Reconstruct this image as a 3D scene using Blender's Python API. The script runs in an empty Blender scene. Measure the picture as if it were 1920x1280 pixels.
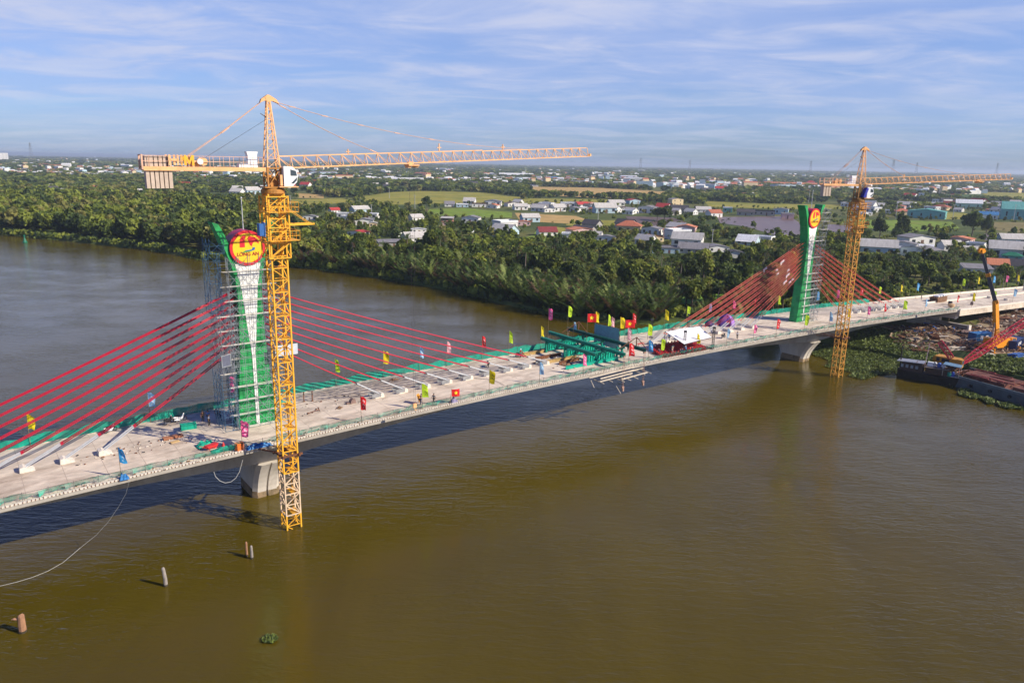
import bpy, bmesh, math, random
import numpy as np
from mathutils import Vector, Matrix, noise as mnoise
from mathutils.geometry import tessellate_polygon
R = math.radians
rng = random.Random(11)
npr = np.random.RandomState(7)
S = bpy.context.scene
COL = S.collection

# ------------------------------------------------------------------ camera
F_PX = 1393.0; CAM_Z = 45.0
PITCH = math.atan(335 / F_PX); ROLL = R(1.07)
_U0 = Vector((0, math.sin(PITCH), math.cos(PITCH))); _R0 = Vector((1, 0, 0))
FWD = Vector((0, math.cos(PITCH), -math.sin(PITCH)))
RGT = _R0 * math.cos(ROLL) + _U0 * math.sin(ROLL)
UPV = -_R0 * math.sin(ROLL) + _U0 * math.cos(ROLL)
CAM = Vector((0, 0, CAM_Z))
cd = bpy.data.cameras.new('camera'); cam = bpy.data.objects.new('camera', cd); COL.objects.link(cam)
cam.matrix_world = Matrix(((RGT.x, UPV.x, -FWD.x, 0), (RGT.y, UPV.y, -FWD.y, 0), (RGT.z, UPV.z, -FWD.z, CAM_Z), (0, 0, 0, 1)))
cd.sensor_width = 36; cd.lens = 36 * F_PX / 1920; cd.clip_start = 0.5; cd.clip_end = 60000
S.camera = cam
S.view_settings.view_transform = 'Standard'; S.view_settings.look = 'None'
S.view_settings.exposure = 0.42; S.view_settings.gamma = 1
S.cycles.use_denoising = True
S.cycles.max_bounces = 6; S.cycles.transparent_max_bounces = 16; S.cycles.volume_bounces = 0
S.cycles.use_adaptive_sampling = True; S.cycles.adaptive_threshold = 0.02

# ------------------------------------------------------------------ sun and sky
SUN_DIR = Vector((0.943, -0.333, 0)).normalized(); SUN_EL = R(33)      # towards the sun
sv = Vector((SUN_DIR.x * math.cos(SUN_EL), SUN_DIR.y * math.cos(SUN_EL), math.sin(SUN_EL)))
sd = bpy.data.lights.new('sun', 'SUN'); sun = bpy.data.objects.new('sun', sd); COL.objects.link(sun)
sun.rotation_euler = sv.to_track_quat('Z', 'Y').to_euler(); sun.location = (0, 0, 300)
sd.energy = 4.9; sd.angle = R(0.5); sd.color = (1.0, 0.89, 0.72)

W = bpy.data.worlds.new('World'); S.world = W; W.use_nodes = True
nt = W.node_tree; nt.nodes.clear()
def N(t, ty, **kw):
    n = t.nodes.new(ty)
    for k, v in kw.items(): setattr(n, k, v)
    return n
out = N(nt, 'ShaderNodeOutputWorld'); bg = N(nt, 'ShaderNodeBackground'); bg.inputs['Strength'].default_value = 0.092
sky = N(nt, 'ShaderNodeTexSky', sky_type='NISHITA', sun_disc=False)
sky.sun_elevation = SUN_EL; sky.sun_rotation = math.atan2(SUN_DIR.x, SUN_DIR.y)
sky.air_density = 1.1; sky.dust_density = 0.6; sky.ozone_density = 2.6; sky.altitude = 50
tc = N(nt, 'ShaderNodeTexCoord'); sep = N(nt, 'ShaderNodeSeparateXYZ'); nt.links.new(tc.outputs['Generated'], sep.inputs[0])
def mth(t, op, a, b=None, c=None):
    n = N(t, 'ShaderNodeMath', operation=op)
    for i, v in enumerate((a, b, c)):
        if v is None: continue
        if isinstance(v, (int, float)): n.inputs[i].default_value = v
        else: t.links.new(v, n.inputs[i])
    return n.outputs[0]
zz = mth(nt, 'ADD', mth(nt, 'MAXIMUM', sep.outputs['Z'], 0.0), 0.085)
cx = mth(nt, 'DIVIDE', sep.outputs['X'], zz); cy = mth(nt, 'DIVIDE', sep.outputs['Y'], zz)
cmb = N(nt, 'ShaderNodeCombineXYZ'); nt.links.new(cx, cmb.inputs[0]); nt.links.new(cy, cmb.inputs[1])
def cloud(scale, detail, dist, lo, hi, loc, sx=1.0, sy=1.0, rough=0.6):
    mp = N(nt, 'ShaderNodeMapping'); mp.inputs['Location'].default_value = loc; mp.inputs['Scale'].default_value = (sx, sy, 1); mp.inputs['Rotation'].default_value = (0, 0, R(12))
    nt.links.new(cmb.outputs[0], mp.inputs[0])
    nz = N(nt, 'ShaderNodeTexNoise'); nz.inputs['Scale'].default_value = scale; nz.inputs['Detail'].default_value = detail
    nz.inputs['Distortion'].default_value = dist; nz.inputs['Roughness'].default_value = rough; nt.links.new(mp.outputs[0], nz.inputs['Vector'])
    mr = N(nt, 'ShaderNodeMapRange'); mr.interpolation_type = 'SMOOTHSTEP'; mr.inputs['From Min'].default_value = lo; mr.inputs['From Max'].default_value = hi
    nt.links.new(nz.outputs['Fac'], mr.inputs['Value']); return mr.outputs[0]
c1 = cloud(0.55, 7, 0.4, 0.30, 0.64, (3.1, 1.7, 0), 0.85, 1.2, 0.52)
c2 = cloud(1.5, 8, 0.5, 0.36, 0.72, (9.1, 4.7, 2), 0.85, 1.2, 0.58)
c3 = cloud(0.40, 5, 0.4, 0.26, 0.60, (0.5, 7.7, 5), 0.6, 1.4, 0.55)
cov = mth(nt, 'MINIMUM', mth(nt, 'ADD', mth(nt, 'MULTIPLY', c1, 0.70), mth(nt, 'MULTIPLY', c2, mth(nt, 'MULTIPLY', c3, 0.75))), 1.0)
fade = N(nt, 'ShaderNodeMapRange'); fade.inputs['From Min'].default_value = 0.01; fade.inputs['From Max'].default_value = 0.14
nt.links.new(sep.outputs['Z'], fade.inputs['Value'])
hi_ = N(nt, 'ShaderNodeMapRange'); hi_.inputs['From Min'].default_value = 0.26; hi_.inputs['From Max'].default_value = 0.5; hi_.inputs['To Min'].default_value = 1.0; hi_.inputs['To Max'].default_value = 0.03
nt.links.new(sep.outputs['Z'], hi_.inputs['Value']); cov = mth(nt, 'MULTIPLY', mth(nt, 'ADD', mth(nt, 'MULTIPLY', cov, 0.58), 0.42), hi_.outputs[0])
fac = mth(nt, 'MULTIPLY', mth(nt, 'MULTIPLY', cov, 0.95), mth(nt, 'ADD', mth(nt, 'MULTIPLY', fade.outputs[0], 0.52), 0.48))
ccol = N(nt, 'ShaderNodeMix', data_type='RGBA'); ccol.inputs[6].default_value = (3.4, 4.3, 6.9, 1); ccol.inputs[7].default_value = (4.9, 5.3, 6.9, 1)
nt.links.new(c2, ccol.inputs[0])
tint = N(nt, 'ShaderNodeMix', data_type='RGBA', blend_type='MULTIPLY'); tint.inputs[0].default_value = 1.0
tz = N(nt, 'ShaderNodeMapRange'); tz.inputs['From Min'].default_value = 0.22; tz.inputs['From Max'].default_value = 0.42; nt.links.new(sep.outputs['Z'], tz.inputs['Value'])
tcol = N(nt, 'ShaderNodeMix', data_type='RGBA'); tcol.inputs[6].default_value = (0.52, 0.70, 1.18, 1); tcol.inputs[7].default_value = (0.12, 0.34, 0.95, 1); nt.links.new(tz.outputs[0], tcol.inputs[0])
nt.links.new(tcol.outputs[2], tint.inputs[7]); nt.links.new(sky.outputs[0], tint.inputs[6])
mx = N(nt, 'ShaderNodeMix', data_type='RGBA'); nt.links.new(fac, mx.inputs[0]); nt.links.new(tint.outputs[2], mx.inputs[6]); nt.links.new(ccol.outputs[2], mx.inputs[7])
nt.links.new(mx.outputs[2], bg.inputs['Color']); nt.links.new(bg.outputs[0], out.inputs['Surface'])

# ------------------------------------------------------------------ where things stand (survey of the place)
P1 = Vector((-34.915, 96.343, 0)); AX = Vector((0.79714, 0.60379, 0)); NN = Vector((0.60379, -0.79714, 0))
AXA = math.atan2(AX.y, AX.x)
def bw(s, w=0.0, z=0.0): return P1 + AX * s + NN * w + Vector((0, 0, z))
def zd(s): return 10.25 - (s - 55) ** 2 / 5600
def zt(s, w): return zd(s) + 0.018 * (9.3 - abs(w))
def ray(px, py): return FWD + RGT * ((px - 960) / F_PX) + UPV * ((640 - py) / F_PX)
def gnd(px, py, z=1.0):
    d = ray(px, py); return CAM + d * ((z - CAM_Z) / d.z)
def onplane(px, py, p, n):
    d = ray(px, py); return CAM + d * ((Vector(p) - CAM).dot(n) / d.dot(n))
def facing(p): 
    n = Vector((p[0], p[1], 0)); return n.normalized()
def sw(P): d = P - P1; return d.dot(AX), d.dot(NN)

# ------------------------------------------------------------------ materials
MATS = {}
def mat(name, col, rough=0.7, metal=0.0, var=0.18, scale=1.5, bump=0.0, objvar=0.0, spec=0.4, stain=None, stain_scale=0.3, lo=0.5, hi=0.7, trans=0.0, alpha=1.0, coat=0.0, stretch=None):
    if name in MATS: return MATS[name]
    m = bpy.data.materials.new(name); m.use_nodes = True; t = m.node_tree; t.nodes.clear()
    o = N(t, 'ShaderNodeOutputMaterial'); b = N(t, 'ShaderNodeBsdfPrincipled')
    b.inputs['Roughness'].default_value = rough; b.inputs['Metallic'].default_value = metal
    b.inputs['Specular IOR Level'].default_value = spec; b.inputs['Coat Weight'].default_value = coat
    c = N(t, 'ShaderNodeTexCoord'); vec = c.outputs['Object']
    if stretch:
        mp = N(t, 'ShaderNodeMapping'); mp.inputs['Scale'].default_value = stretch; mp.inputs['Rotation'].default_value = (0, 0, 0)
        t.links.new(vec, mp.inputs[0]); vec = mp.outputs[0]
    nz = N(t, 'ShaderNodeTexNoise'); nz.inputs['Scale'].default_value = scale; nz.inputs['Detail'].default_value = 6; nz.inputs['Roughness'].default_value = 0.65
    t.links.new(vec, nz.inputs['Vector'])
    mr = N(t, 'ShaderNodeMapRange'); mr.inputs['From Min'].default_value = 0.3; mr.inputs['From Max'].default_value = 0.7
    mr.inputs['To Min'].default_value = 1 - var; mr.inputs['To Max'].default_value = 1 + var; t.links.new(nz.outputs['Fac'], mr.inputs['Value'])
    fac = mr.outputs[0]
    if objvar:
        oi = N(t, 'ShaderNodeObjectInfo'); f2 = mth(t, 'ADD', mth(t, 'MULTIPLY', oi.outputs['Random'], 2 * objvar), 1 - objvar); fac = mth(t, 'MULTIPLY', fac, f2)
    mul = N(t, 'ShaderNodeVectorMath', operation='SCALE'); mul.inputs[0].default_value = col[:3]; t.links.new(fac, mul.inputs['Scale'])
    colout = mul.outputs[0]
    if stain:
        n2 = N(t, 'ShaderNodeTexNoise'); n2.inputs['Scale'].default_value = stain_scale; n2.inputs['Detail'].default_value = 8; n2.inputs['Roughness'].default_value = 0.7
        t.links.new(vec, n2.inputs['Vector'])
        m2 = N(t, 'ShaderNodeMapRange'); m2.inputs['From Min'].default_value = lo; m2.inputs['From Max'].default_value = hi; t.links.new(n2.outputs['Fac'], m2.inputs['Value'])
        mm = N(t, 'ShaderNodeMix', data_type='RGBA'); t.links.new(m2.outputs[0], mm.inputs[0]); t.links.new(colout, mm.inputs[6]); mm.inputs[7].default_value = (*stain, 1); colout = mm.outputs[2]
    t.links.new(colout, b.inputs['Base Color'])
    if bump:
        bp = N(t, 'ShaderNodeBump'); bp.inputs['Strength'].default_value = bump; bp.inputs['Distance'].default_value = 0.1
        t.links.new(nz.outputs['Fac'], bp.inputs['Height']); t.links.new(bp.outputs[0], b.inputs['Normal'])
    sh = b.outputs[0]
    if trans:
        tr = N(t, 'ShaderNodeBsdfTranslucent'); t.links.new(colout, tr.inputs['Color']); ms = N(t, 'ShaderNodeMixShader'); ms.inputs[0].default_value = trans
        t.links.new(sh, ms.inputs[1]); t.links.new(tr.outputs[0], ms.inputs[2]); sh = ms.outputs[0]
    if alpha < 1:
        tp = N(t, 'ShaderNodeBsdfTransparent'); ms = N(t, 'ShaderNodeMixShader')
        n3 = N(t, 'ShaderNodeTexNoise'); n3.inputs['Scale'].default_value = 0.9; n3.inputs['Detail'].default_value = 5; t.links.new(c.outputs['Object'], n3.inputs['Vector'])
        m3 = N(t, 'ShaderNodeMapRange'); m3.inputs['From Min'].default_value = 0.35; m3.inputs['From Max'].default_value = 0.65
        m3.inputs['To Min'].default_value = max(alpha - 0.25, 0); m3.inputs['To Max'].default_value = min(alpha + 0.25, 1); t.links.new(n3.outputs['Fac'], m3.inputs['Value'])
        t.links.new(m3.outputs[0], ms.inputs[0]); t.links.new(tp.outputs[0], ms.inputs[1]); t.links.new(sh, ms.inputs[2]); sh = ms.outputs[0]
    t.links.new(sh, o.inputs['Surface']); MATS[name] = m; return m

# ------------------------------------------------------------------ mesh helpers
class MB:
    def __init__(s): s.v = []; s.f = []; s.m = []; s.cm = 0
    def add(s, vs, fs):
        b = len(s.v); s.v += [tuple(v) for v in vs]; s.f += [tuple(i + b for i in f) for f in fs]; s.m += [s.cm] * len(fs); return s
    def box(s, c, size, M=None):
        c = Vector(c); hx, hy, hz = size[0] / 2, size[1] / 2, size[2] / 2
        vs = [Vector((x, y, z)) for x in (-hx, hx) for y in (-hy, hy) for z in (-hz, hz)]
        if M is not None: vs = [M @ v for v in vs]
        return s.add([v + c for v in vs], [(0, 1, 3, 2), (4, 6, 7, 5), (0, 4, 5, 1), (2, 3, 7, 6), (0, 2, 6, 4), (1, 5, 7, 3)])
    def bar(s, p, q, w, h=None, up=(0, 0, 1)):
        p = Vector(p); q = Vector(q); h = h or w; d = q - p; L = d.length
        if L < 1e-6: return s
        d /= L; u = Vector(up)
        if abs(d.dot(u)) > 0.98: u = Vector((1, 0, 0))
        x = d.cross(u).normalized(); y = x.cross(d)
        vs = [b + x * (w / 2 * i) + y * (h / 2 * j) for b in (p, q) for i, j in ((-1, -1), (1, -1), (1, 1), (-1, 1))]
        return s.add(vs, [(0, 3, 2, 1), (4, 5, 6, 7), (0, 1, 5, 4), (1, 2, 6, 5), (2, 3, 7, 6), (3, 0, 4, 7)])
    def tube(s, pts, r, n=6, caps=True):
        pts = [Vector(p) for p in pts]; rs = r if isinstance(r, (list, tuple)) else [r] * len(pts); base = len(s.v); vs = []; fs = []
        for i, p in enumerate(pts):
            d = (pts[min(i + 1, len(pts) - 1)] - pts[max(i - 1, 0)]).normalized()
            u = Vector((0, 0, 1)) if abs(d.z) < 0.95 else Vector((1, 0, 0))
            x = d.cross(u).normalized(); y = x.cross(d)
            for k in range(n):
                a = 2 * math.pi * k / n; vs.append(p + x * (math.cos(a) * rs[i]) + y * (math.sin(a) * rs[i]))
        for i in range(len(pts) - 1):
            for k in range(n):
                a = i * n + k; b = i * n + (k + 1) % n; fs.append((a, b, b + n, a + n))
        if caps: fs.append(tuple(range(n))[::-1]); fs.append(tuple(range((len(pts) - 1) * n, len(pts) * n)))
        return s.add(vs, fs)
    def prism(s, poly, a, b, fn=None):
        """poly in 2D extruded from a to b: fn(x, y, t) -> point"""
        fn = fn or (lambda x, y, t: (x, t, y)); n = len(poly)
        vs = [fn(x, y, a) for x, y in poly] + [fn(x, y, b) for x, y in poly]
        tri = tessellate_polygon([[Vector((x, y, 0)) for x, y in poly]])
        fs = [tuple(t) for t in tri] + [tuple(i + n for i in t)[::-1] for t in tri] + [(i, (i + 1) % n, (i + 1) % n + n, i + n) for i in range(n)]
        return s.add(vs, fs)
    def lathe(s, c, prof, n=12, axis='z'):
        c = Vector(c); vs = []; fs = []
        for r, z in prof:
            for k in range(n):
                a = 2 * math.pi * k / n
                vs.append(c + (Vector((r * math.cos(a), r * math.sin(a), z)) if axis == 'z' else Vector((r * math.cos(a), z, r * math.sin(a)))))
        for i in range(len(prof) - 1):
            for k in range(n): a = i * n + k; b = i * n + (k + 1) % n; fs.append((a, b, b + n, a + n))
        fs.append(tuple(range(n))[::-1]); fs.append(tuple(range((len(prof) - 1) * n, len(prof) * n)))
        return s.add(vs, fs)
    def mesh(s, name, mats):
        me = bpy.data.meshes.new(name); me.from_pydata(s.v, [], s.f)
        for m in (mats if isinstance(mats, (list, tuple)) else [mats]): me.materials.append(m)
        me.polygons.foreach_set('material_index', s.m); me.update()
        bm = bmesh.new(); bm.from_mesh(me); bmesh.ops.recalc_face_normals(bm, faces=bm.faces); bm.to_mesh(me); bm.free()
        return me
    def build(s, name, mats, parent=None, smooth=False, loc=None, mw=None):
        o = bpy.data.objects.new(name, s.mesh(name, mats)); COL.objects.link(o)
        if smooth: o.data.polygons.foreach_set('use_smooth', [True] * len(o.data.polygons))
        if parent: o.parent = parent
        if loc is not None: o.location = loc
        return o
def tag(o, label=None, cat=None, group=None, kind=None):
    if label: o['label'] = label
    if cat: o['category'] = cat
    if group: o['group'] = group
    if kind: o['kind'] = kind
    return o
def empty(name, loc=(0, 0, 0), rz=0.0, label=None, cat=None, group=None):
    o = bpy.data.objects.new(name, None); COL.objects.link(o); o.location = loc; o.rotation_euler = (0, 0, rz); o.empty_display_size = 0.3
    return tag(o, label, cat, group)
def npmesh(name, v, f, mats, mi=None):
    """fast mesh: v (n,3), f (m,k) constant k"""
    me = bpy.data.meshes.new(name); k = f.shape[1]
    me.vertices.add(len(v)); me.vertices.foreach_set('co', np.ascontiguousarray(v, dtype=np.float32).ravel())
    me.loops.add(f.size); me.loops.foreach_set('vertex_index', np.ascontiguousarray(f, dtype=np.int32).ravel())
    me.polygons.add(len(f)); me.polygons.foreach_set('loop_start', np.arange(0, f.size, k, dtype=np.int32)); me.polygons.foreach_set('loop_total', np.full(len(f), k, dtype=np.int32))
    for m in (mats if isinstance(mats, (list, tuple)) else [mats]): me.materials.append(m)
    if mi is not None: me.polygons.foreach_set('material_index', np.ascontiguousarray(mi, dtype=np.int32))
    me.update(calc_edges=True); me.validate(); return me
def mobj(name, me, parent=None, loc=None, rz=None, sc=None):
    o = bpy.data.objects.new(name, me); COL.objects.link(o)
    if parent: o.parent = parent
    if loc is not None: o.location = loc
    if rz is not None: o.rotation_euler = (0, 0, rz)
    if sc is not None: o.scale = sc
    return o
def copy_tree(o, parent=None):
    c = o.copy(); COL.objects.link(c); c.parent = parent
    for ch in list(o.children): copy_tree(ch, c)
    return c
ORD = ['first', 'second', 'third', 'fourth', 'fifth', 'sixth', 'seventh', 'eighth', 'ninth', 'tenth', 'eleventh', 'twelfth', 'thirteenth', 'fourteenth', 'fifteenth', 'sixteenth', 'seventeenth', 'eighteenth', 'nineteenth', 'twentieth']
HAZE = 0.00011
# ------------------------------------------------------------------ water, land, fields
def water_mat():
    m = bpy.data.materials.new('muddy_river_water'); m.use_nodes = True; t = m.node_tree; t.nodes.clear()
    o = N(t, 'ShaderNodeOutputMaterial'); b = N(t, 'ShaderNodeBsdfPrincipled'); c = N(t, 'ShaderNodeTexCoord')
    b.inputs['Roughness'].default_value = 0.06; b.inputs['IOR'].default_value = 1.335
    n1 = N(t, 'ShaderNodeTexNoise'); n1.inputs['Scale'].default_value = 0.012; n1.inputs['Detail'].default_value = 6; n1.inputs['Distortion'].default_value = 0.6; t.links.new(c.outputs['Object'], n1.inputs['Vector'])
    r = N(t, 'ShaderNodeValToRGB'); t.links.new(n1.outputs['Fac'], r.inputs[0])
    e = r.color_ramp.elements; e[0].position = 0.35; e[0].color = (0.068, 0.050, 0.002, 1); e[1].position = 0.68; e[1].color = (0.094, 0.068, 0.006, 1)  # broad tone patches put cloud reflections into the water colour
    ms = N(t, 'ShaderNodeMapping'); ms.inputs['Rotation'].default_value = (0, 0, R(-37)); ms.inputs['Scale'].default_value = (1.0, 0.16, 1); t.links.new(c.outputs['Object'], ms.inputs[0])
    ns = N(t, 'ShaderNodeTexNoise'); ns.inputs['Scale'].default_value = 0.09; ns.inputs['Detail'].default_value = 7; ns.inputs['Distortion'].default_value = 1.2; t.links.new(ms.outputs[0], ns.inputs['Vector'])
    st = N(t, 'ShaderNodeMapRange'); st.inputs['From Min'].default_value = 0.35; st.inputs['From Max'].default_value = 0.65; st.inputs['To Min'].default_value = 0.95; st.inputs['To Max'].default_value = 1.07; t.links.new(ns.outputs['Fac'], st.inputs['Value'])
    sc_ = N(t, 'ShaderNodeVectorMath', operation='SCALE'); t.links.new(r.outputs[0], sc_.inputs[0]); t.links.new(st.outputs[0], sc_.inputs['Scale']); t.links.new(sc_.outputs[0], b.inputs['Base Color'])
    rg_ = N(t, 'ShaderNodeMapRange'); rg_.inputs['From Min'].default_value = 0.35; rg_.inputs['From Max'].default_value = 0.7; rg_.inputs['To Min'].default_value = 0.03; rg_.inputs['To Max'].default_value = 0.11; t.links.new(ns.outputs['Fac'], rg_.inputs['Value']); t.links.new(rg_.outputs[0], b.inputs['Roughness'])
    def wave(scale, sx, sy, rot, det):
        mp = N(t, 'ShaderNodeMapping'); mp.inputs['Scale'].default_value = (sx, sy, 1); mp.inputs['Rotation'].default_value = (0, 0, rot); t.links.new(c.outputs['Object'], mp.inputs[0])
        n = N(t, 'ShaderNodeTexNoise'); n.inputs['Scale'].default_value = scale; n.inputs['Detail'].default_value = det; n.inputs['Roughness'].default_value = 0.55; n.inputs['Distortion'].default_value = 0.4
        t.links.new(mp.outputs[0], n.inputs['Vector']); return n.outputs['Fac']
    w1 = wave(0.75, 0.5, 1.6, R(20), 3); w2 = wave(2.4, 0.6, 1.4, R(-8), 3); w3 = wave(0.06, 0.8, 1.4, R(30), 4)
    patch = N(t, 'ShaderNodeMapRange'); patch.inputs['From Min'].default_value = 0.35; patch.inputs['From Max'].default_value = 0.65; patch.inputs['To Min'].default_value = 0.35; patch.inputs['To Max'].default_value = 1.15; t.links.new(w3, patch.inputs['Value'])
    h = mth(t, 'MULTIPLY', mth(t, 'ADD', mth(t, 'MULTIPLY', w1, 0.11), mth(t, 'MULTIPLY', w2, 0.045)), patch.outputs[0])
    bp = N(t, 'ShaderNodeBump'); bp.inputs['Strength'].default_value = 1.0; bp.inputs['Distance'].default_value = 1.0; t.links.new(h, bp.inputs['Height']); t.links.new(bp.outputs[0], b.inputs['Normal'])
    t.links.new(b.outputs[0], o.inputs['Surface']); return m
wm = MB(); 
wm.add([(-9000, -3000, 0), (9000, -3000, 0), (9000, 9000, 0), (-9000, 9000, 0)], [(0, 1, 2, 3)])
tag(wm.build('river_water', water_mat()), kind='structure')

BANK = [(0, 440), (50, 444), (100, 450), (150, 454), (200, 460), (250, 465), (300, 472), (340, 479), (380, 487), (440, 492), (500, 495), (550, 500), (600, 505), (640, 510), (700, 519), (750, 527), (800, 536), (850, 545), (900, 557), (950, 570), (1000, 582), (1070, 598), (1150, 606), (1290, 608), (1420, 618)]
bank = [Vector((-4800, 2700, 0)), Vector((-700, 640, 0))] + [gnd(x, y, 0) for x, y in BANK]
bank += [bw(150, -12), bw(155, 2), bw(152, 12), bw(150, 22), bw(156, 32), bw(156, 44), bw(158, 60), bw(162, 90), bw(175, 160), bw(220, 420), bw(400, 1500), bw(1200, 6000)]
land_xy = [(p.x, p.y) for p in bank] 
far_ring = [(26000, -9000), (30000, 12000), (16000, 28000), (0, 32000), (-16000, 28000), (-30000, 12000)]
def land_mat():
    m = bpy.data.materials.new('delta_ground'); m.use_nodes = True; t = m.node_tree; b = t.nodes['Principled BSDF']; b.inputs['Roughness'].default_value = 0.95; b.inputs['Specular IOR Level'].default_value = 0.15
    c = N(t, 'ShaderNodeTexCoord')
    n1 = N(t, 'ShaderNodeTexNoise'); n1.inputs['Scale'].default_value = 0.010; n1.inputs['Detail'].default_value = 7; t.links.new(c.outputs['Object'], n1.inputs['Vector'])
    n2 = N(t, 'ShaderNodeTexNoise'); n2.inputs['Scale'].default_value = 0.22; n2.inputs['Detail'].default_value = 8; n2.inputs['Roughness'].default_value = 0.7; t.links.new(c.outputs['Object'], n2.inputs['Vector'])
    r1 = N(t, 'ShaderNodeValToRGB'); t.links.new(n1.outputs['Fac'], r1.inputs[0]); e = r1.color_ramp.elements
    e[0].position = 0.36; e[0].color = (0.050, 0.075, 0.018, 1); e[1].position = 0.66; e[1].color = (0.17, 0.155, 0.05, 1)
    x = e.new(0.5); x.color = (0.085, 0.110, 0.026, 1)
    mr = N(t, 'ShaderNodeMapRange'); mr.inputs['From Min'].default_value = 0.3; mr.inputs['From Max'].default_value = 0.7; mr.inputs['To Min'].default_value = 0.55; mr.inputs['To Max'].default_value = 1.4; t.links.new(n2.outputs['Fac'], mr.inputs['Value'])
    sc = N(t, 'ShaderNodeVectorMath', operation='SCALE'); t.links.new(r1.outputs[0], sc.inputs[0]); t.links.new(mr.outputs[0], sc.inputs['Scale'])
    t.links.new(sc.outputs[0], b.inputs['Base Color']); return m
lm = MB(); pts = land_xy + far_ring; n = len(pts)
tri = tessellate_polygon([[Vector((x, y, 0)) for x, y in pts]])
lm.add([(x, y, 1.0) for x, y in pts], [tuple(t) for t in tri])
nb = len(land_xy)
for i in range(nb - 1):           # the earth bank down into the water
    (x0, y0), (x1, y1) = land_xy[i], land_xy[i + 1]
    d = Vector((x1 - x0, y1 - y0, 0)).normalized(); q = Vector((d.y, -d.x, 0)) * 1.5
    lm.add([(x0, y0, 1.0), (x1, y1, 1.0), (x1 + q.x, y1 + q.y, -0.6), (x0 + q.x, y0 + q.y, -0.6)], [(0, 1, 2, 3)])
tag(lm.build('ground', land_mat()), kind='structure')

FIELDS = []; FPX = []
def field(name, pxs, m, z=1.05):
    FPX.append(pxs); w = [gnd(x, y, z) for x, y in pxs]; FIELDS.append([(p.x, p.y) for p in w])
    b = MB(); b.add(w, [tuple(t) for t in tessellate_polygon([[Vector((p.x, p.y, 0)) for p in w]])])
    o = b.build(name, m); tag(o, kind='structure'); return o
rice = mat('ripening_rice', (0.30, 0.27, 0.055), 0.95, var=0.3, scale=0.08, stain=(0.18, 0.20, 0.035), stain_scale=0.02, lo=0.45, hi=0.65, spec=0.1)
stub = mat('harvested_stubble', (0.46, 0.31, 0.12), 0.95, var=0.2, scale=0.1, stain=(0.34, 0.26, 0.09), stain_scale=0.02, lo=0.5, hi=0.7, spec=0.1)
mead = mat('green_meadow', (0.17, 0.25, 0.035), 0.95, var=0.35, scale=0.12, stain=(0.20, 0.22, 0.05), stain_scale=0.03, lo=0.5, hi=0.7, spec=0.1)
lawn = mat('bright_grass', (0.15, 0.26, 0.03), 0.95, var=0.4, scale=0.4, spec=0.1)
mudm = mat('ploughed_mud', (0.15, 0.095, 0.07), 0.6, var=0.3, scale=0.15, stain=(0.09, 0.06, 0.045), stain_scale=0.05, lo=0.45, hi=0.6)
wetm = mat('flooded_paddy_mud', (0.16, 0.095, 0.070), 0.38, var=0.3, scale=0.1, stain=(0.17, 0.11, 0.08), stain_scale=0.04, lo=0.5, hi=0.55, spec=0.5)
rows = mat('vegetable_rows', (0.07, 0.12, 0.035), 0.95, var=0.5, scale=0.3, stretch=(0.3, 3, 1), spec=0.1)
field('rice_field', [(672, 369), (739, 360), (790, 358), (911, 361), (995, 372), (890, 380), (744, 384), (690, 382)], rice)
field('rice_field', [(880, 379), (1000, 372), (1170, 374), (1160, 380), (1020, 382), (900, 384)], rice, 1.12)
field('stubble_field', [(985, 350), (1120, 352), (1265, 360), (1262, 371), (1120, 371), (1000, 365)], stub)
field('stubble_field', [(552, 362), (607, 365), (607, 372), (560, 371)], stub)
field('rice_field', [(545, 374), (640, 372), (668, 378), (600, 384), (545, 385)], rice, 1.08)
field('green_field', [(805, 392), (868, 390), (960, 398), (960, 408), (880, 408), (800, 402)], mead)
field('stubble_field', [(965, 399), (1080, 405), (1105, 413), (1075, 420), (975, 414)], stub)
field('rice_field', [(1085, 412), (1180, 414), (1215, 424), (1110, 428), (1060, 422)], rice, 1.1)
field('ploughed_field', [(1172, 405), (1262, 408), (1290, 418), (1225, 424), (1180, 414)], mudm)
field('flooded_field', [(1345, 407), (1480, 405), (1500, 418), (1500, 448), (1470, 446), (1400, 425), (1350, 418)], wetm, 1.1)
field('flooded_field', [(1553, 420), (1600, 424), (1600, 440), (1548, 441)], wetm, 1.1)
field('rice_field', [(1320, 377), (1440, 382), (1579, 384), (1600, 392), (1480, 392), (1330, 388)], rice, 1.08)
field('green_field', [(1600, 412), (1700, 413), (1785, 416), (1800, 428), (1700, 436), (1600, 424)], mead)
field('rice_field', [(1760, 397), (1800, 399), (1850, 404), (1850, 412), (1770, 411)], rice, 1.08)
field('vegetable_field', [(1730, 364), (1900, 366), (1960, 372), (1960, 378), (1800, 376), (1740, 372)], rows)
field('rice_field', [(1840, 360), (1980, 363), (1980, 374), (1850, 370)], rice, 1.15)
field('stubble_field', [(1858, 416), (1980, 417), (1980, 433), (1900, 436), (1856, 430)], mat('dry_field', (0.20, 0.17, 0.07), 0.95, var=0.3, scale=0.1, spec=0.1))
field('flooded_field', [(1846, 438), (1905, 437), (1870, 446), (1846, 451)], wetm, 1.1)
field('flooded_field', [(1885, 447), (1980, 440), (1980, 456), (1880, 455)], wetm, 1.12)
field('lawn', [(1283, 548), (1320, 541), (1363, 546), (1368, 560), (1310, 572), (1270, 568)], lawn)
field('green_field', [(960, 455), (1000, 440), (1010, 425), (1060, 430), (1080, 445), (1000, 460)], mead)
field('green_field', [(1040, 425), (1100, 432), (1080, 440), (1030, 434)], rice, 1.1)
field('rice_field', [(215, 352), (280, 352), (300, 356), (230, 357)], rice)
field('rice_field', [(418, 342), (470, 342), (480, 346), (425, 347)], rice)
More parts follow.
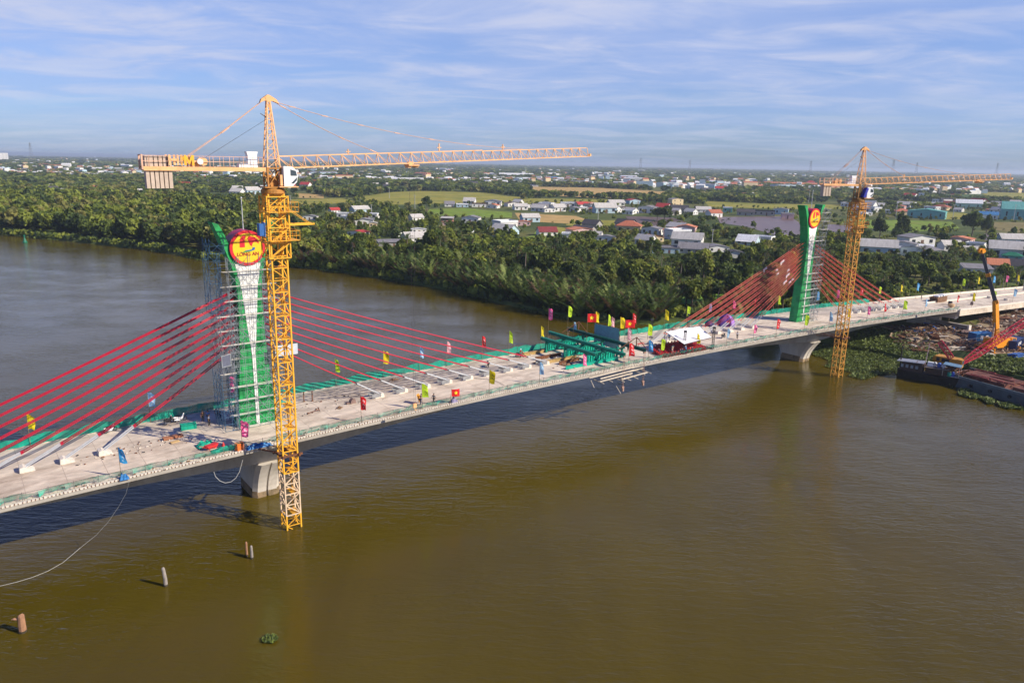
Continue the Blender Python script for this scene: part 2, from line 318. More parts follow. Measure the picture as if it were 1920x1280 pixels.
field('stubble_field', [(1655, 352), (1660, 363), (1626, 363), (1630, 353)], stub)
for a, b in (((655, 388), (560, 383)), ((760, 391), (690, 389))): pass
# ------------------------------------------------------------------ bridge
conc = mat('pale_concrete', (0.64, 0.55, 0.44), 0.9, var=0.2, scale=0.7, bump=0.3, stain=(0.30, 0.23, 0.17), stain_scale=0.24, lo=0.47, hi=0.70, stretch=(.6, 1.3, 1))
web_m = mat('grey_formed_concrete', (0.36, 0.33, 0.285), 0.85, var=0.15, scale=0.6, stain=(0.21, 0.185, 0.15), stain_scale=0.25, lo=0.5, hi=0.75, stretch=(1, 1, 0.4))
kerb_m = mat('raw_edge_concrete', (0.66, 0.60, 0.52), 0.9, var=0.2, scale=3)
rust = mat('rusty_steel', (0.16, 0.065, 0.03), 0.8, var=0.4, scale=4)
dark = mat('dark_steel', (0.03, 0.03, 0.035), 0.6, var=0.3)
def hdep(s):
    d = min(abs(s), abs(s - 130)); return 2.0 + 2.1 * max(0.0, 1 - d / 48) ** 1.7
bridge = empty('cable_stayed_bridge', bw(0, 0, 0), 0, 'pale concrete road bridge crossing the brown river on flared piers', 'bridge')
bridge.rotation_euler = (0, 0, AXA)      # local x = along the bridge, local y = -w
ss = [-78 + 4 * i for i in range(69)]    # -78 .. 194
g = MB()
for i, s in enumerate(ss):
    z = zd(s); D = hdep(s)
    pr = [(-9.3, z), (9.3, z), (9.3, z - 0.42), (5.6, z - 0.85), (4.7, z - D), (-4.7, z - D), (-5.6, z - 0.85), (-9.3, z - 0.42)]
    g.v += [(s, -w, zz_) for w, zz_ in pr]
for i in range(len(ss) - 1):
    for k in range(1, 8):
        a = i * 8 + k; b = i * 8 + (k + 1) % 8; g.f.append((a, b, b + 8, a + 8)); g.m.append(0)
g.f += [tuple(range(8)), tuple(range(len(g.v) - 8, len(g.v)))]; g.m += [0, 0]
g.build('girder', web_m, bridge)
t = MB(); nx = 2
for i, s in enumerate(ss): t.v += [(s, w, zt(s, w) if abs(w) < 9.3 else zd(s)) for w in (-9.28, 0, 9.28)]
for i in range(len(ss) - 1):
    for k in range(2): a = i * 3 + k; t.f.append((a, a + 1, a + 4, a + 3)); t.m.append(0)
sl = t.build('deck_slab', conc, bridge)
for side in (1, -1):
    k = MB()
    for i in range(len(ss) - 1):
        s0, s1 = ss[i], ss[i + 1]; y = -side * 9.13
        k.bar((s0, y, zd(s0) + 0.06), (s1, y, zd(s1) + 0.06), 0.30, 0.16)
    k.build('edge_kerb', kerb_m, bridge)
    k = MB(); s = -76
    while s < 193:
        k.bar((s, -side * 9.31, zd(s) - 0.02), (s + rng.uniform(-.06, .06), -side * 9.31, zd(s) + rng.uniform(.12, .26)), 0.07, 0.07)
        if rng.random() < 0.85: k.bar((s + .2, -side * 9.0, zd(s) + 0.2), (s + .2 + rng.uniform(-.1, .1), -side * 9.0, zd(s) + rng.uniform(.3, .5)), 0.03, 0.03)
        s += 0.38
    tag(k.build('starter_bars', rust, bridge), kind='stuff')
jt = MB()
for i in range(67):
    s = -76 + 4.06 * i
    for sg in (-1, 1): jt.bar((s, sg * .05, zt(s, 0) + .004), (s, sg * 8.9, zt(s, 8.9) + .004), .05, .008)
tag(jt.build('construction_joint', mat('joint_sealant', (.42, .34, .27), .9, var=.4), bridge), kind='stuff')
# approach deck beyond the main bridge
ap = MB()
for s in (194.2, 230, 270, 330): ap.v += [(s, y, zd(194) - (s - 194) * 0.048 + dz) for y, dz in ((-9.9, 0), (9.9, 0), (9.9, -1.5), (-9.9, -1.5))]
for i in range(3):
    for k in range(4): a = i * 4 + k; b = i * 4 + (k + 1) % 4; ap.f.append((a, b, b + 4, a + 4)); ap.m.append(0)
ap.f += [(0, 1, 2, 3), (12, 13, 14, 15)]; ap.m += [0, 0]
ap.build('approach_span', conc, bridge)
pk = MB()
for y in (-9.75, 9.75): pk.bar((194.3, y, zd(194) + 0.25), (330, y, zd(194) - 136 * .048 + .25), 0.3, 0.5)
pk.bar((199, 1.8, zd(194) - 5 * .048 + .2), (330, 1.8, zd(194) - 136 * .048 + .2), 0.35, 0.4)
pk.build('approach_parapet', kerb_m, bridge)
pier_m = mat('pier_concrete', (0.60, 0.55, 0.48), 0.9, var=0.12, scale=0.5, stain=(0.40, 0.35, 0.29), stain_scale=0.3, lo=0.5, hi=0.75, stretch=(1, 1, 0.3))
def pier(s0, top, name='pier'):
    """flared pier: outline across the bridge, extruded along it, with a groove down each end face"""
    b = MB(); prof = []
    for i in range(9):
        t_ = i / 8; z = -1.0 + (top + 1.0) * t_; w = 2.9 + 2.6 * max(0, (t_ - 0.15) / 0.85) ** 1.8; prof.append((w, z))
    rings = []
    for w, z in prof:                     # octagon-like plan with chamfers and a centre groove at the ends
        L = 1.85; c = 0.55; gq = 0.13; gd = 0.30
        rings.append([(-L, -w + c), (-L + c, -w), (-gq, -w), (-gq, -w + gd), (gq, -w + gd), (gq, -w), (L - c, -w), (L, -w + c), (L, w - c), (L - c, w), (gq, w), (gq, w - gd), (-gq, w - gd), (-gq, w), (-L + c, w), (-L, w - c)])
    n_ = 16
    for (w, z), rg in zip(prof, rings): b.v += [(s0 + x, y, z) for x, y in rg]
    for i in range(8):
        for k in range(n_): a = i * n_ + k; c_ = i * n_ + (k + 1) % n_; b.f.append((a, c_, c_ + n_, a + n_)); b.m.append(0)
    b.f.append(tuple(range(8 * n_, 9 * n_))); b.m.append(0)
    p = b.build(name, pier_m, bridge)
    st = MB(); w = 2.99
    L = 1.89; c = 0.56
    rg = [(-L, -w + c), (-L + c, -w), (-0.15, -w), (-.15, -w + .3), (.15, -w + .3), (.15, -w), (L - c, -w), (L, -w + c), (L, w - c), (L - c, w), (.15, w), (.15, w - .3), (-.15, w - .3), (-.15, w), (-L + c, w), (-L, w - c)]
    for z in (-0.9, 1.35): st.v += [(s0 + x, y, z) for x, y in rg]
    for k in range(16): st.f.append((k, (k + 1) % 16, (k + 1) % 16 + 16, k + 16)); st.m.append(0)
    st.build('tide_stain', mat('tide_stained_concrete', (0.27, 0.19, 0.11), 0.8, var=0.3, scale=1.5, stain=(0.06, 0.055, 0.03), stain_scale=0.7, lo=0.45, hi=0.65), p)
pier(0, zd(0) - hdep(0) + 0.02); pier(130, zd(130) - hdep(130) + 0.02)
for s0 in (195.5,):                       # land pier: slab column with a cap
    b = MB(); b.box((s0, 0, (zd(s0) - 3.2) / 2 + .4), (1.6, 9, zd(s0) - 3.0)); b.box((s0, 0, zd(s0) - 1.9), (2.2, 17.5, 1.1)); b.build('pier', pier_m, bridge)
for s0 in (240, 285):
    b = MB()
    for y in (-5, 0, 5): b.lathe((s0, y, 0.8), [(0.7, 0), (0.7, 4.5)], 12)
    b.box((s0, 0, zd(194) - (s0 - 194) * .048 - 2.1), (1.8, 17, 1.2)); b.build('pier', pier_m, bridge)
# anchor blocks of the stays on the centre line
SA = [18.5 + 4.06 * i for i in range(9)]
for base in (0, 130):
    for d in (-1, 1):
        for a in SA:
            s = base + d * a
            if s < -70: continue
            b = MB(); z = zt(s, 0)
            b.prism([(0.75 * d, 0), (-0.85 * d, 0), (-0.6 * d, 0.2), (0.35 * d, 0.68), (0.7 * d, 0.58)], -0.68, 0.68, lambda x, y, t_, s=s, z=z: (s + x, t_, z + y - .02))
            b.build('anchor_block', kerb_m, bridge)
            if base == 0 and d == 1 or base == 130 and d == 1:
                pl = MB()
                for y in (-0.70, 0.70): pl.box((s - 0.55 * d, y, z + 0.42), (1.5, 0.05, 0.55))
                pl.build('steel_trough', mat('galvanised_plate', (0.30, 0.31, 0.32), 0.5, 0.4, var=0.2), bridge)

# ------------------------------------------------------------------ pylons
green = mat('green_painted_face', (0.018, 0.32, 0.085), 0.5, var=0.2, scale=1.1, bump=1.0, stain=(0.012, 0.18, 0.055), stain_scale=0.4, lo=0.5, hi=0.65)
whitep = mat('white_stripe_paint', (0.80, 0.80, 0.78), 0.6, var=0.06, scale=1.2, stain=(0.6, 0.6, 0.6), stain_scale=0.5, lo=0.6, hi=0.8)
HALF = [(9.4, 2.62), (10.3, 2.58), (13, 2.36), (17, 2.02), (20, 1.78), (24, 1.60), (28, 1.55), (30, 1.75), (31.8, 2.15)]
WH = [(9.6, 0.2), (16.7, 0.2), (19.5, 0.22), (22, 0.46), (25.6, 0.80), (28.5, 1.04), (31.7, 1.62)]
red_e = mat('emblem_red', (0.62, 0.02, 0.035), 0.45, var=0.08); yel_e = mat('emblem_yellow', (0.85, 0.52, 0.02), 0.45, var=0.08)
mag_e = mat('emblem_rim_magenta', (0.45, 0.03, 0.10), 0.5, var=0.15); blu_e = mat('emblem_blue', (0.02, 0.12, 0.35), 0.5); grn_e = mat('emblem_green', (0.05, 0.30, 0.05), 0.5)
def text_mesh(txt, size, m, parent, mw, name='lettering', ext=0.01, sx=1.0):
    cu = bpy.data.curves.new(name, 'FONT'); cu.body = txt; cu.size = size; cu.align_x = 'CENTER'; cu.extrude = ext; cu.offset = 0.012
    o = bpy.data.objects.new('tmp', cu); COL.objects.link(o); bpy.context.view_layer.update()
    me = bpy.data.meshes.new_from_object(o.evaluated_get(bpy.context.evaluated_depsgraph_get())); bpy.data.objects.remove(o)
    me.materials.clear(); me.materials.append(m); r = bpy.data.objects.new(name, me); COL.objects.link(r); r.parent = parent; r.matrix_local = mw; r.scale.x *= sx; return r
def pylon(s0, label, horn_cut):
    root = empty('bridge_pylon', bw(s0, 0, 0), AXA, label, 'bridge pylon')
    out_ = HALF; b = MB()
    poly = [(w, z) for z, w in out_] + [(-w, z) for z, w in reversed(out_)]
    b.prism(poly, -1.0, 1.0); b.build('shaft', green, root)
    for d in (-1, 1):
        h = MB()
        hp = [(1.10, 31.82), (2.155, 31.82), (2.55, 33.0), (3.0, 34.3), (3.45, 35.5), (4.1, 37.1), (3.35, 36.85), (2.85, 35.9), (2.33, 34.6), (2.0, 33.2), (1.3, 32.2)]
        if not horn_cut: hp[5] = (4.25, 36.75); hp[6] = (3.1, 36.75)
        h.prism([(x * d, z) for x, z in hp], -0.98, 0.98); h.build('horn', green, root)
    for sg in (-1, 1):
        w = MB(); poly = [(x, z) for z, x in WH] + [(-x, z) for z, x in reversed(WH)]
        w.prism(poly, sg * 1.003, sg * 1.04); w.build('white_stripe', whitep, root)
    # emblem drum
    dr = MB(); dr.lathe((0, 0, 33.75), [(2.25, -1.25), (2.25, 1.25)], 48, 'y')
    drum = dr.build('emblem_drum', mag_e, root, smooth=False)
    for sg in (-1, 1):
        y0 = sg * 1.253
        def pl(name, prs, m, off):
            q = MB()
            for pr in prs: q.prism(pr, y0 + sg * off, y0 + sg * (off + 0.02), lambda x, z, t_: (x * (-sg), t_, z + 33.75))
            return q.build(name, m, drum)
        circ = lambda r, cx_=0, cz=0, n_=40, a0=0, a1=360: [(cx_ + r * math.cos(R(a0 + (a1 - a0) * i / n_)), cz + r * math.sin(R(a0 + (a1 - a0) * i / n_))) for i in range(n_ + (0 if a1 - a0 == 360 else 1))]
        pl('rim_disc', [circ(2.24)], red_e, 0.0)
        pl('yellow_disc', [circ(1.88)], yel_e, 0.03)
        # red flame strokes of the emblem (x grows to the viewer's right)
        bar_ = [(-.98, .12), (-.98, .75), (-.86, 1.22), (-.62, 1.52), (-.22, 1.62), (-.18, 1.45), (-.32, 1.1), (-.34, .12)]
        hook = [(.05, 1.28), (.28, 1.55), (.62, 1.42), (1.02, 1.30), (1.34, 1.0), (1.48, .55), (1.42, .5), (1.20, .70), (.92, .74), (.70, .62), (.60, .40), (.58, .18), (.36, .35), (.18, .7)]
        pl('flame_marks', [bar_, hook], red_e, 0.06)
        pl('rim_accent', [[(x, z) for x, z in circ(1.50, .1, 0, 24, 25, 75)] + [(x, z) for x, z in circ(1.40, .1, 0, 24, 75, 25)]], red_e, 0.062)
        pl('wave_mark', [[(-.95, -.38), (-.7, -.5), (-.45, -.38), (-.2, -.42), (.5, -.34), (.5, -.44), (-.2, -.54), (-.7, -.62)]], grn_e, 0.064)
        pl('bridge_mark', [[(-.35, -.30), (.55, -.2), (.62, .05), (.95, .05), (.88, -.28), (.6, -.36), (-.3, -.38)]], blu_e, 0.066)
        m4 = Matrix(((-sg, 0, 0, 0), (0, 0, sg, y0 + sg * 0.085), (0, 1, 0, 33.75 - 0.98), (0, 0, 0, 1)))
        text_mesh('LONG AN', 0.62, mat('emblem_dark_red', (0.32, 0.03, 0.02), 0.5), drum, m4)
    po = MB(); po.tube([(0, 0, 36), (0, 0, 39.9)], [0.075, 0.05], 8); po.build('lightning_rod', mat('galvanised_pole', (0.55, 0.56, 0.58), 0.4, 0.3), root)
    kn = MB(); kn.lathe((0, 0, 39.85), [(0.03, 0), (0.13, .08), (.13, .2), (0.03, .28)], 10); kn.build('rod_finial', mat('galvanised_pole', ()), root)
    return root
pylon(0, 'green bridge pylon with white stripe and round emblem, wrapped in scaffolding beside the big crane', True)
pylon(130, 'distant green bridge pylon seen side on, two green horns around a narrow emblem', False)

# ------------------------------------------------------------------ stay cables
cab_m = mat('red_cable_sheath', (0.42, 0.010, 0.035), 0.42, var=0.12, scale=0.6)
cab_sunlit = mat('sunlit_red_cable_sheath', (0.58, 0.07, 0.05), 0.45, var=0.12, scale=0.6)  # same red sheath, with the sunlight on the far fan put into its colour
pipe_m = mat('white_guide_pipe', (0.46, 0.48, 0.50), 0.4, 0.1, var=0.1)
def stay(s0, d, i):
    sa = s0 + d * SA[i]
    if sa < -70: return
    zb = zt(sa, 0) + 0.55; za = 20.9 + (28.2 - 20.9) * i / 8
    att = 1.55 if za > 22 else 1.65
    for k, w in enumerate((-0.30, 0.30)):
        nm = ('near', 'far')[s0 > 50]; sd_ = ('toward the river end', 'toward midspan') if s0 < 50 else ('toward midspan', 'toward the shore')
        sidew = sd_[0 if d < 0 else 1]
        r = empty('stay_cable', bw(sa, w, zb), AXA, f'red stay cable, {ORD[i]} lowest pair, {sidew} from the {nm} pylon', 'stay cable', f'stay cables of the {nm} pylon, {sidew} side')
        top = Vector((s0 + d * att - sa, 0, za - zb)); L = top.length; u = top / L; pl_ = 4.2 if s0 < 50 else 3.6
        c = MB(); nseg = 6
        pts_ = [u * pl_ + (top - u * pl_) * (j / nseg) - Vector((0, 0, 0.012 * (L - pl_) * 4 * (j / nseg) * (1 - j / nseg) * .6)) for j in range(nseg + 1)]
        c.tube(pts_, 0.08 if s0 < 50 else 0.062, 8); o = c.build('sheath', cab_m if s0 < 50 else cab_sunlit, r, smooth=True)
        p_ = MB(); p_.tube([Vector((0, 0, 0)) - u * .3, u * (pl_ + .15)], 0.09, 10); p_.build('guide_pipe', pipe_m, r)
        q_ = MB(); q_.tube([u * (pl_ - .1), u * (pl_ + .25)], 0.105, 8); q_.build('clamp_collar', cab_sunlit if s0 > 50 else cab_m if d < 0 else dark, r)
for s0 in (0, 130):
    for d in (-1, 1):
        for i in range(9): stay(s0, d, i)

# ------------------------------------------------------------------ safety nets along both edges
net_far = mat('teal_shade_net', (0.0, 0.26, 0.18), 0.8, var=0.3, scale=0.6, alpha=0.92)
net_near = mat('thin_teal_net', (0.05, 0.42, 0.30), 0.8, var=0.3, scale=0.8, alpha=0.50)
postm = mat('grey_post', (0.22, 0.21, 0.2), 0.6, 0.4)
post_me = MB().tube([(0, 0, 0), (0, 0, 1.15)], 0.03, 5).mesh('post', postm)
def net(s0, s1, side, m, label, grp, h=1.0, lean=0.5):
    r = empty('safety_net', bw(s0, side * 9.0, zd(s0)), AXA, label, 'safety net', grp)
    b = MB(); n_ = int((s1 - s0) / 0.6); rowsn = 4; prev = None
    for i in range(n_ + 1):
        s = (s1 - s0) * i / n_; sag = 0.12 * abs(math.sin(math.pi * s / 2.2))
        ph = mnoise.noise(Vector((s * .35 + s0, side * 5, 0))); ph2 = mnoise.noise(Vector((s * 1.3 + s0, side * 9, 3)))
        hh = h * (1 + 0.35 * ph) - sag; z0 = zd(s0 + s) - zd(s0)
        for k in range(rowsn + 1):
            t_ = k / rowsn
            y = side * ((0.05 + lean * (1 - t_) * (0.8 + ph2)) * (1 if side > 0 else -1) * (1 if side > 0 else -1)) 
            b.v.append((s + 0.05 * ph2 * k, side * (1 - t_) * lean * (0.5 + 0.8 * ph2) + 0.06 * mnoise.noise(Vector((s * 3, k, s0))), z0 + 0.12 + hh * t_))
    for i in range(n_):
        for k in range(rowsn): a = i * (rowsn + 1) + k; b.f.append((a, a + 1, a + rowsn + 2, a + rowsn + 1)); b.m.append(0)
    b.build('net_cloth', m, r)
    s = 0.3
    while s < s1 - s0:
        mobj('net_post', post_me, r, (s, 0, zd(s0 + s) - zd(s0))); s += 2.4
    w = MB(); w.bar((0, 0, 1.02), (s1 - s0, 0, zd(s1) - zd(s0) + 1.02), 0.03); w.build('top_wire', dark, r)
s = -76
while s < 196:
    e = min(s + 16, 197)
    net(s, e - .05, 1, net_near, 'thin pale teal netting on posts along the near edge of the deck', 'safety nets along the near deck edge', 0.95, 1.5)
    if s < 178: net(s, e - .05, -1, net_far, 'dense teal netting on posts along the far edge of the deck', 'safety nets along the far deck edge', 1.15, 0.3)
    s = e
# ------------------------------------------------------------------ tower cranes
cy1 = mat('crane_yellow', (0.80, 0.41, 0.03), 0.5, var=0.16, scale=0.9, stain=(.40, .16, .03), stain_scale=.8, lo=.55, hi=.8); cpale = mat('weathered_crane_paint', (0.66, 0.50, 0.34), 0.6, var=0.25, scale=1.2)
cor = mat('crane_pale_orange', (0.82, 0.45, 0.20), 0.55, var=0.14, scale=1.0, stain=(.45, .20, .08), stain_scale=.7, lo=.55, hi=.8); cy2 = mat('crane_ochre', (0.62, 0.30, 0.05), 0.55, var=0.2, scale=0.9)  # paler orange of the jibs and tower heads
wht = mat('white_enamel', (0.80, 0.81, 0.82), 0.4, var=0.06); glass = mat('tinted_glass', (0.05, 0.07, 0.09), 0.08, var=0.1, spec=0.8)
blk = mat('ballast_concrete', (0.52, 0.42, 0.34), 0.9, var=0.15, scale=2); steelc = mat('steel_rope', (0.12, 0.11, 0.11), 0.5, 0.5)
cpk = mat('faded_tie_paint', (.66, .40, .28), .6, var=.2)
def lattice_section(a, h, leg, br, flip=False):
    b = MB(); H2 = a / 2; cs = [(-H2, -H2), (H2, -H2), (H2, H2), (-H2, H2)]
    for x, y in cs: b.bar((x, y, 0), (x, y, h), leg, leg, (1, 0, 0))
    for k in range(4):
        (x0, y0), (x1, y1) = cs[k], cs[(k + 1) % 4]
        b.bar((x0, y0, 0.02), (x1, y1, 0.02), br * 1.25); b.bar((x0, y0, h / 2), (x1, y1, h / 2), br)
        if (k % 2 == 0) ^ flip: x0, y0, x1, y1 = x1, y1, x0, y0
        b.bar((x0, y0, 0.05), (x1, y1, h / 2), br); b.bar((x1, y1, h / 2), (x0, y0, h - .03), br)
    return b
def tri_section(L, w, h, ch, br):
    """triangular jib section along +x: two bottom chords, one top chord"""
    b = MB(); n_ = max(1, round(L / 1.5)); p = L / n_
    for y in (-w / 2, w / 2): b.bar((0, y, 0), (L, y, 0), ch)
    b.bar((0, 0, h), (L, 0, h), ch)
    for i in range(n_):
        x = i * p
        for y in (-w / 2, w / 2): b.bar((x, y, 0), (x + .02, 0, h), br); b.bar((x, 0, h), (x + p, y, 0), br)
        b.bar((x, -w / 2, 0), (x, w / 2, 0), br); b.bar((x, -w / 2, 0), (x + p, w / 2, 0), br * .8)
    return b
def crane(x, y, az, P, label):
    root = empty('tower_crane', (x, y, 0), AXA, label, 'tower crane')
    a = P['a']; sec = 2.8; n_ = P['n']; zt_ = P['z0'] + n_ * sec; m = P['mast']
    me = lattice_section(a, sec, 0.17, 0.085).mesh('mast_section', m); me2 = lattice_section(a, sec, 0.17, 0.085, True).mesh('mast_section', m)
    mep = lattice_section(a, sec, 0.16, 0.1).mesh('mast_section', cpale)
    for i in range(n_):
        o = mobj('mast_section', (mep if (P['pale'] and 1 <= i <= 2) else (me, me2)[i % 2]), root, (0, 0, P['z0'] + i * sec))
    # gusset platforms inside the mast
    for i in range(1, n_ - 1):
        if P['plates']:
            g_ = MB(); g_.box((0.35, 0.1, P['z0'] + i * sec), (a * .45, a * .8, 0.05)); g_.bar((.3, -.1, P['z0'] + i * sec - 2.6), (.3, .3, P['z0'] + i * sec + .1), 0.36, 0.05); g_.build('ladder_landing', m, root)
    # tie collar to the deck
    c_ = MB(); zc = P['tie']
    for sx in (-1, 1):
        c_.bar((sx * (a / 2 + .12), -a / 2 - .5, zc), (sx * (a / 2 + .12), a / 2 + .5, zc), 0.22, .28); c_.bar((-a / 2 - .6, sx * (a / 2 + .12), zc + .02), (a / 2 + .6, sx * (a / 2 + .12), zc + .02), 0.2, .24)
        c_.bar((sx * a / 2, a / 2, zc), (sx * 2.4, P['reach'], zc - .1), 0.16)
        c_.bar((sx * a / 2, a / 2, zc), (-sx * .6, P['reach'], zc - .1), 0.14)
    c_.build('wall_tie', rust, root)
    # climbing cage
    zc0 = zt_ - P['cage']; cg = MB(); s2 = a / 2 + .33
    for sx in (-1, 1):
        for sy in (-1, 1): cg.bar((sx * s2, sy * s2, zc0), (sx * s2, sy * s2, zt_ - .2), .13)
    lev = 4
    for i in range(lev + 1):
        z = zc0 + (P['cage'] - .3) * i / lev
        for k in range(4):
            q0 = ((-1, -1), (1, -1), (1, 1), (-1, 1))[k]; q1 = ((1, -1), (1, 1), (-1, 1), (-1, -1))[k]
            cg.bar((q0[0] * s2, q0[1] * s2, z), (q1[0] * s2, q1[1] * s2, z), .11)
            if i < lev: cg.bar((q0[0] * s2, q0[1] * s2, z), (q1[0] * s2, q1[1] * s2, z + (P['cage'] - .3) / lev), .08)
    cg.build('climbing_cage', P['cagem'], root)
    for zp, full in P['plats']:
        q = MB(); e = s2 + 1.0
        for k in range(4):
            cx_, cy_ = ((0, -1), (1, 0), (0, 1), (-1, 0))[k]
            if cx_ == -1: continue
            q.box((.5 if cx_ == 0 else s2 + .5, cy_ * (s2 + .25), zp), (2 * s2 + 1.0 if cx_ == 0 else 1.0, 2 * s2 if cx_ else .5, .06))
        for hz in (.55, 1.1):
            for k in range(4):
                q0 = ((-1, -1), (1, -1), (1, 1), (-1, 1))[k]; q1 = ((1, -1), (1, 1), (-1, 1), (-1, -1))[k]
                X_ = lambda a_: e if a_ > 0 else -s2; ey = s2 + .5; q.bar((X_(q0[0]), q0[1] * ey, zp + hz), (X_(q1[0]), q1[1] * ey, zp + hz), .045)
                for t_ in (0, .33, .66): xx, yy = X_(q0[0]) * (1 - t_) + X_(q1[0]) * t_, ey * (q0[1] * (1 - t_) + q1[1] * t_); q.bar((xx, yy, zp), (xx, yy, zp + 1.1), .045)
        q.build('platform', P['cagem'], root)
    if P['mono']:
        q = MB(); zp = P['mono']; q.bar((s2, -.5, zp), (s2 + 3.3, -.5, zp), .14, .2); q.bar((s2, .5, zp), (s2 + 3.3, .5, zp), .14, .2); q.bar((s2 + 3.2, -.6, zp), (s2 + 3.2, .6, zp), .12)
        for yy in (-.5, .5): q.bar((s2, yy, zp + 2.0), (s2 + 2.8, yy, zp + .1), .05)
        q.build('monorail_beam', P['cagem'], root)
    # slewing part
    sl_ = az - AXA; ca, sa_ = math.cos(sl_), math.sin(sl_); M4 = Matrix.Rotation(sl_, 4, 'Z')
    def part(mb, name, mt, parent=root, **k):
        mb.v = [tuple(M4 @ Vector(v)) for v in mb.v]; return mb.build(name, mt, parent, **k)
    zj = P['zj']; tp = P['top']
    q = MB(); q.lathe((0, 0, zt_ - .1), [(a * .62, 0), (a * .72, .15), (a * .72, .55), (a * .62, .7)], 24); part(q, 'slewing_ring', P['head2'])
    q = MB(); q.box((0, 0, zt_ + .72), (2.5, 2.3, .12))
    w = .72
    for sx in (-1, 1):
        for sy in (-1, 1): q.bar((sx * w, sy * w, zt_ + .75), (sx * w, sy * w, zj + .1), .17)
        q.bar((sx * w, -w, zt_ + .8), (sx * w, w, zj), .1); q.bar((-w, sx * w, zt_ + .8), (w, sx * w, zj), .1); q.bar((-w, sx * w, zj), (w, sx * w, zt_ + .8), .08)
        q.bar((-w, sx * w, zj), (w, sx * w, zj), .14); q.bar((sx * w, -w, zj), (sx * w, w, zj), .14)
    q.box((.1, 0, zt_ + 1.3), (.9, .8, 1.0)); q.lathe((-.3, .2, zt_ + 1.0), [(.3, 0), (.3, 1.1)], 12)
    part(q, 'slewing_turret', P['head2'])
    q = MB(); nt_ = 7; hh = tp - zj
    for i in range(nt_):
        t0 = i / nt_; t1 = (i + 1) / nt_; w0 = w * (1 - t0) + .16 * t0; w1 = w * (1 - t1) + .16 * t1; z0 = zj + hh * t0; z1 = zj + hh * t1
        for k in range(4):
            q0 = ((-1, -1), (1, -1), (1, 1), (-1, 1))[k]; q1 = ((1, -1), (1, 1), (-1, 1), (-1, -1))[k]
            q.bar((q0[0] * w0, q0[1] * w0, z0), (q0[0] * w1, q0[1] * w1, z1), .12); q.bar((q0[0] * w0, q0[1] * w0, z0), (q1[0] * w1, q1[1] * w1, z1), .055); q.bar((q0[0] * w1, q0[1] * w1, z1), (q1[0] * w1, q1[1] * w1, z1), .05)
    part(q, 'tower_head', P['headm'])
    q = MB(); q.prism([(-.45, -.1), (-.95, -.35), (-.8, .05), (-.1, .55), (.1, .55), (.9, .1), (1.15, -.35), (.5, -.1)], -.22, .22, lambda x, z, t_: (x, t_, z + tp)); q.lathe((0, 0, tp + .1), [(.32, -.25), (.32, .25)], 16, 'y')
    part(q, 'head_sheave', P['headm'])
    # cab
    cx0 = w + .15; q = MB()
    q.prism([(0, 0), (.95, 0), (1.45, .45), (1.6, 1.1), (1.45, 1.75), (1.0, 2.15), (0, 2.2)], -.62, .62, lambda x, z, t_: (cx0 + x, t_ - .75, zt_ + .85 + z)); cab = part(q, 'cab', wht)
    q = MB()
    for (x0, z0, x1, z1, x2, z2, x3, z3) in ((.75, 1.15, 1.5, 1.15, 1.38, 1.7, .75, 1.85), (.75, .3, 1.1, .3, 1.45, .65, 1.5, 1.02)):
        for yy in (-1.378, -.122): q.prism([(x0, z0), (x1, z1), (x2, z2), (x3, z3)], yy - .006, yy + .006, lambda x, z, t_: (cx0 + x, t_, zt_ + .85 + z))
    q.box((cx0 + 1.59, -.75, zt_ + 1.95), (.04, .95, .5)); part(q, 'cab_window', glass, cab)
    q = MB(); q.box((cx0 + .5, -.75, zt_ + .78), (2.2, 1.5, .1)); q.box((cx0 - .22, -.95, zt_ + 1.5), (.3, .5, 1.2)); part(q, 'cab_bracket', P['headm'])
    if P['tarp']:
        q = MB(); q.box((cx0 - .3, -.75, zt_ + 1.9), (.5, 1.4, 2.0), Matrix.Rotation(R(18), 3, 'Y')); part(q, 'blue_tarpaulin', mat('blue_tarpaulin', (.02, .03, .35), .6))
    # jib
    L = P['L']; ns = P['ns']; rise = P['rise']; Ls = L / ns
    A = Matrix.Rotation(-math.atan2(rise, L), 4, 'Y')
    for i in range(ns):
        h = P['jh'] * (1 if i < ns * .6 else .93); me_ = tri_section(Ls, 1.15, h, .12 if i < ns * .7 else .10, .055).mesh('jib_section', P['jibm'])
        me_.transform(M4 @ Matrix.Translation((w, 0, zj)) @ A @ Matrix.Translation((Ls * i, 0, 0)) ); mobj('jib_section', me_, root)
    jp = lambda l, yy=0, zz_=0: Vector((w + l, yy, zj + rise * l / L + zz_))
    q = MB(); q.bar(jp(L, -.57), jp(L + .9, 0, .1), .08); q.bar(jp(L, .57), jp(L + .9, 0, .1), .08); q.bar(jp(L, 0, P['jh'] * .93), jp(L + .3, 0, .1), .07); q.box(jp(L + .6, 0, .2), (.3, .3, .3)); part(q, 'jib_nose', P['jibm'])
    apx = Vector((0.6, 0, tp - .1))
    for l, ks in P['pend']:
        q = MB(); e = jp(l, 0, P['jh']); nn_ = len(ks)
        sagf = lambda t_: apx.lerp(e, t_) - Vector((0, 0, (e - apx).length * .028 * 4 * t_ * (1 - t_) * P['sagk']))
        for yy in (-.06, .06): q.tube([sagf(i / 10) + Vector((0, yy, 0)) for i in range(11)], .026, 5)
        for t_ in ks:
            c_ = sagf(t_); d_ = (e - apx).normalized(); q.bar(c_ - d_ * .35, c_ + d_ * .35, .16, .10)
        part(q, 'pendant_bar', P['penm'])
    for (l, hh_) in P['spikes']:
        q = MB(); q.bar(jp(l, 0, P['jh']), jp(l, 0, P['jh'] + hh_), .12); q.bar(jp(l - .3, 0, P['jh'] + hh_ * .5), jp(l + .3, 0, P['jh'] + hh_ * .5), .1); part(q, 'sheave_post', P['jibm'])
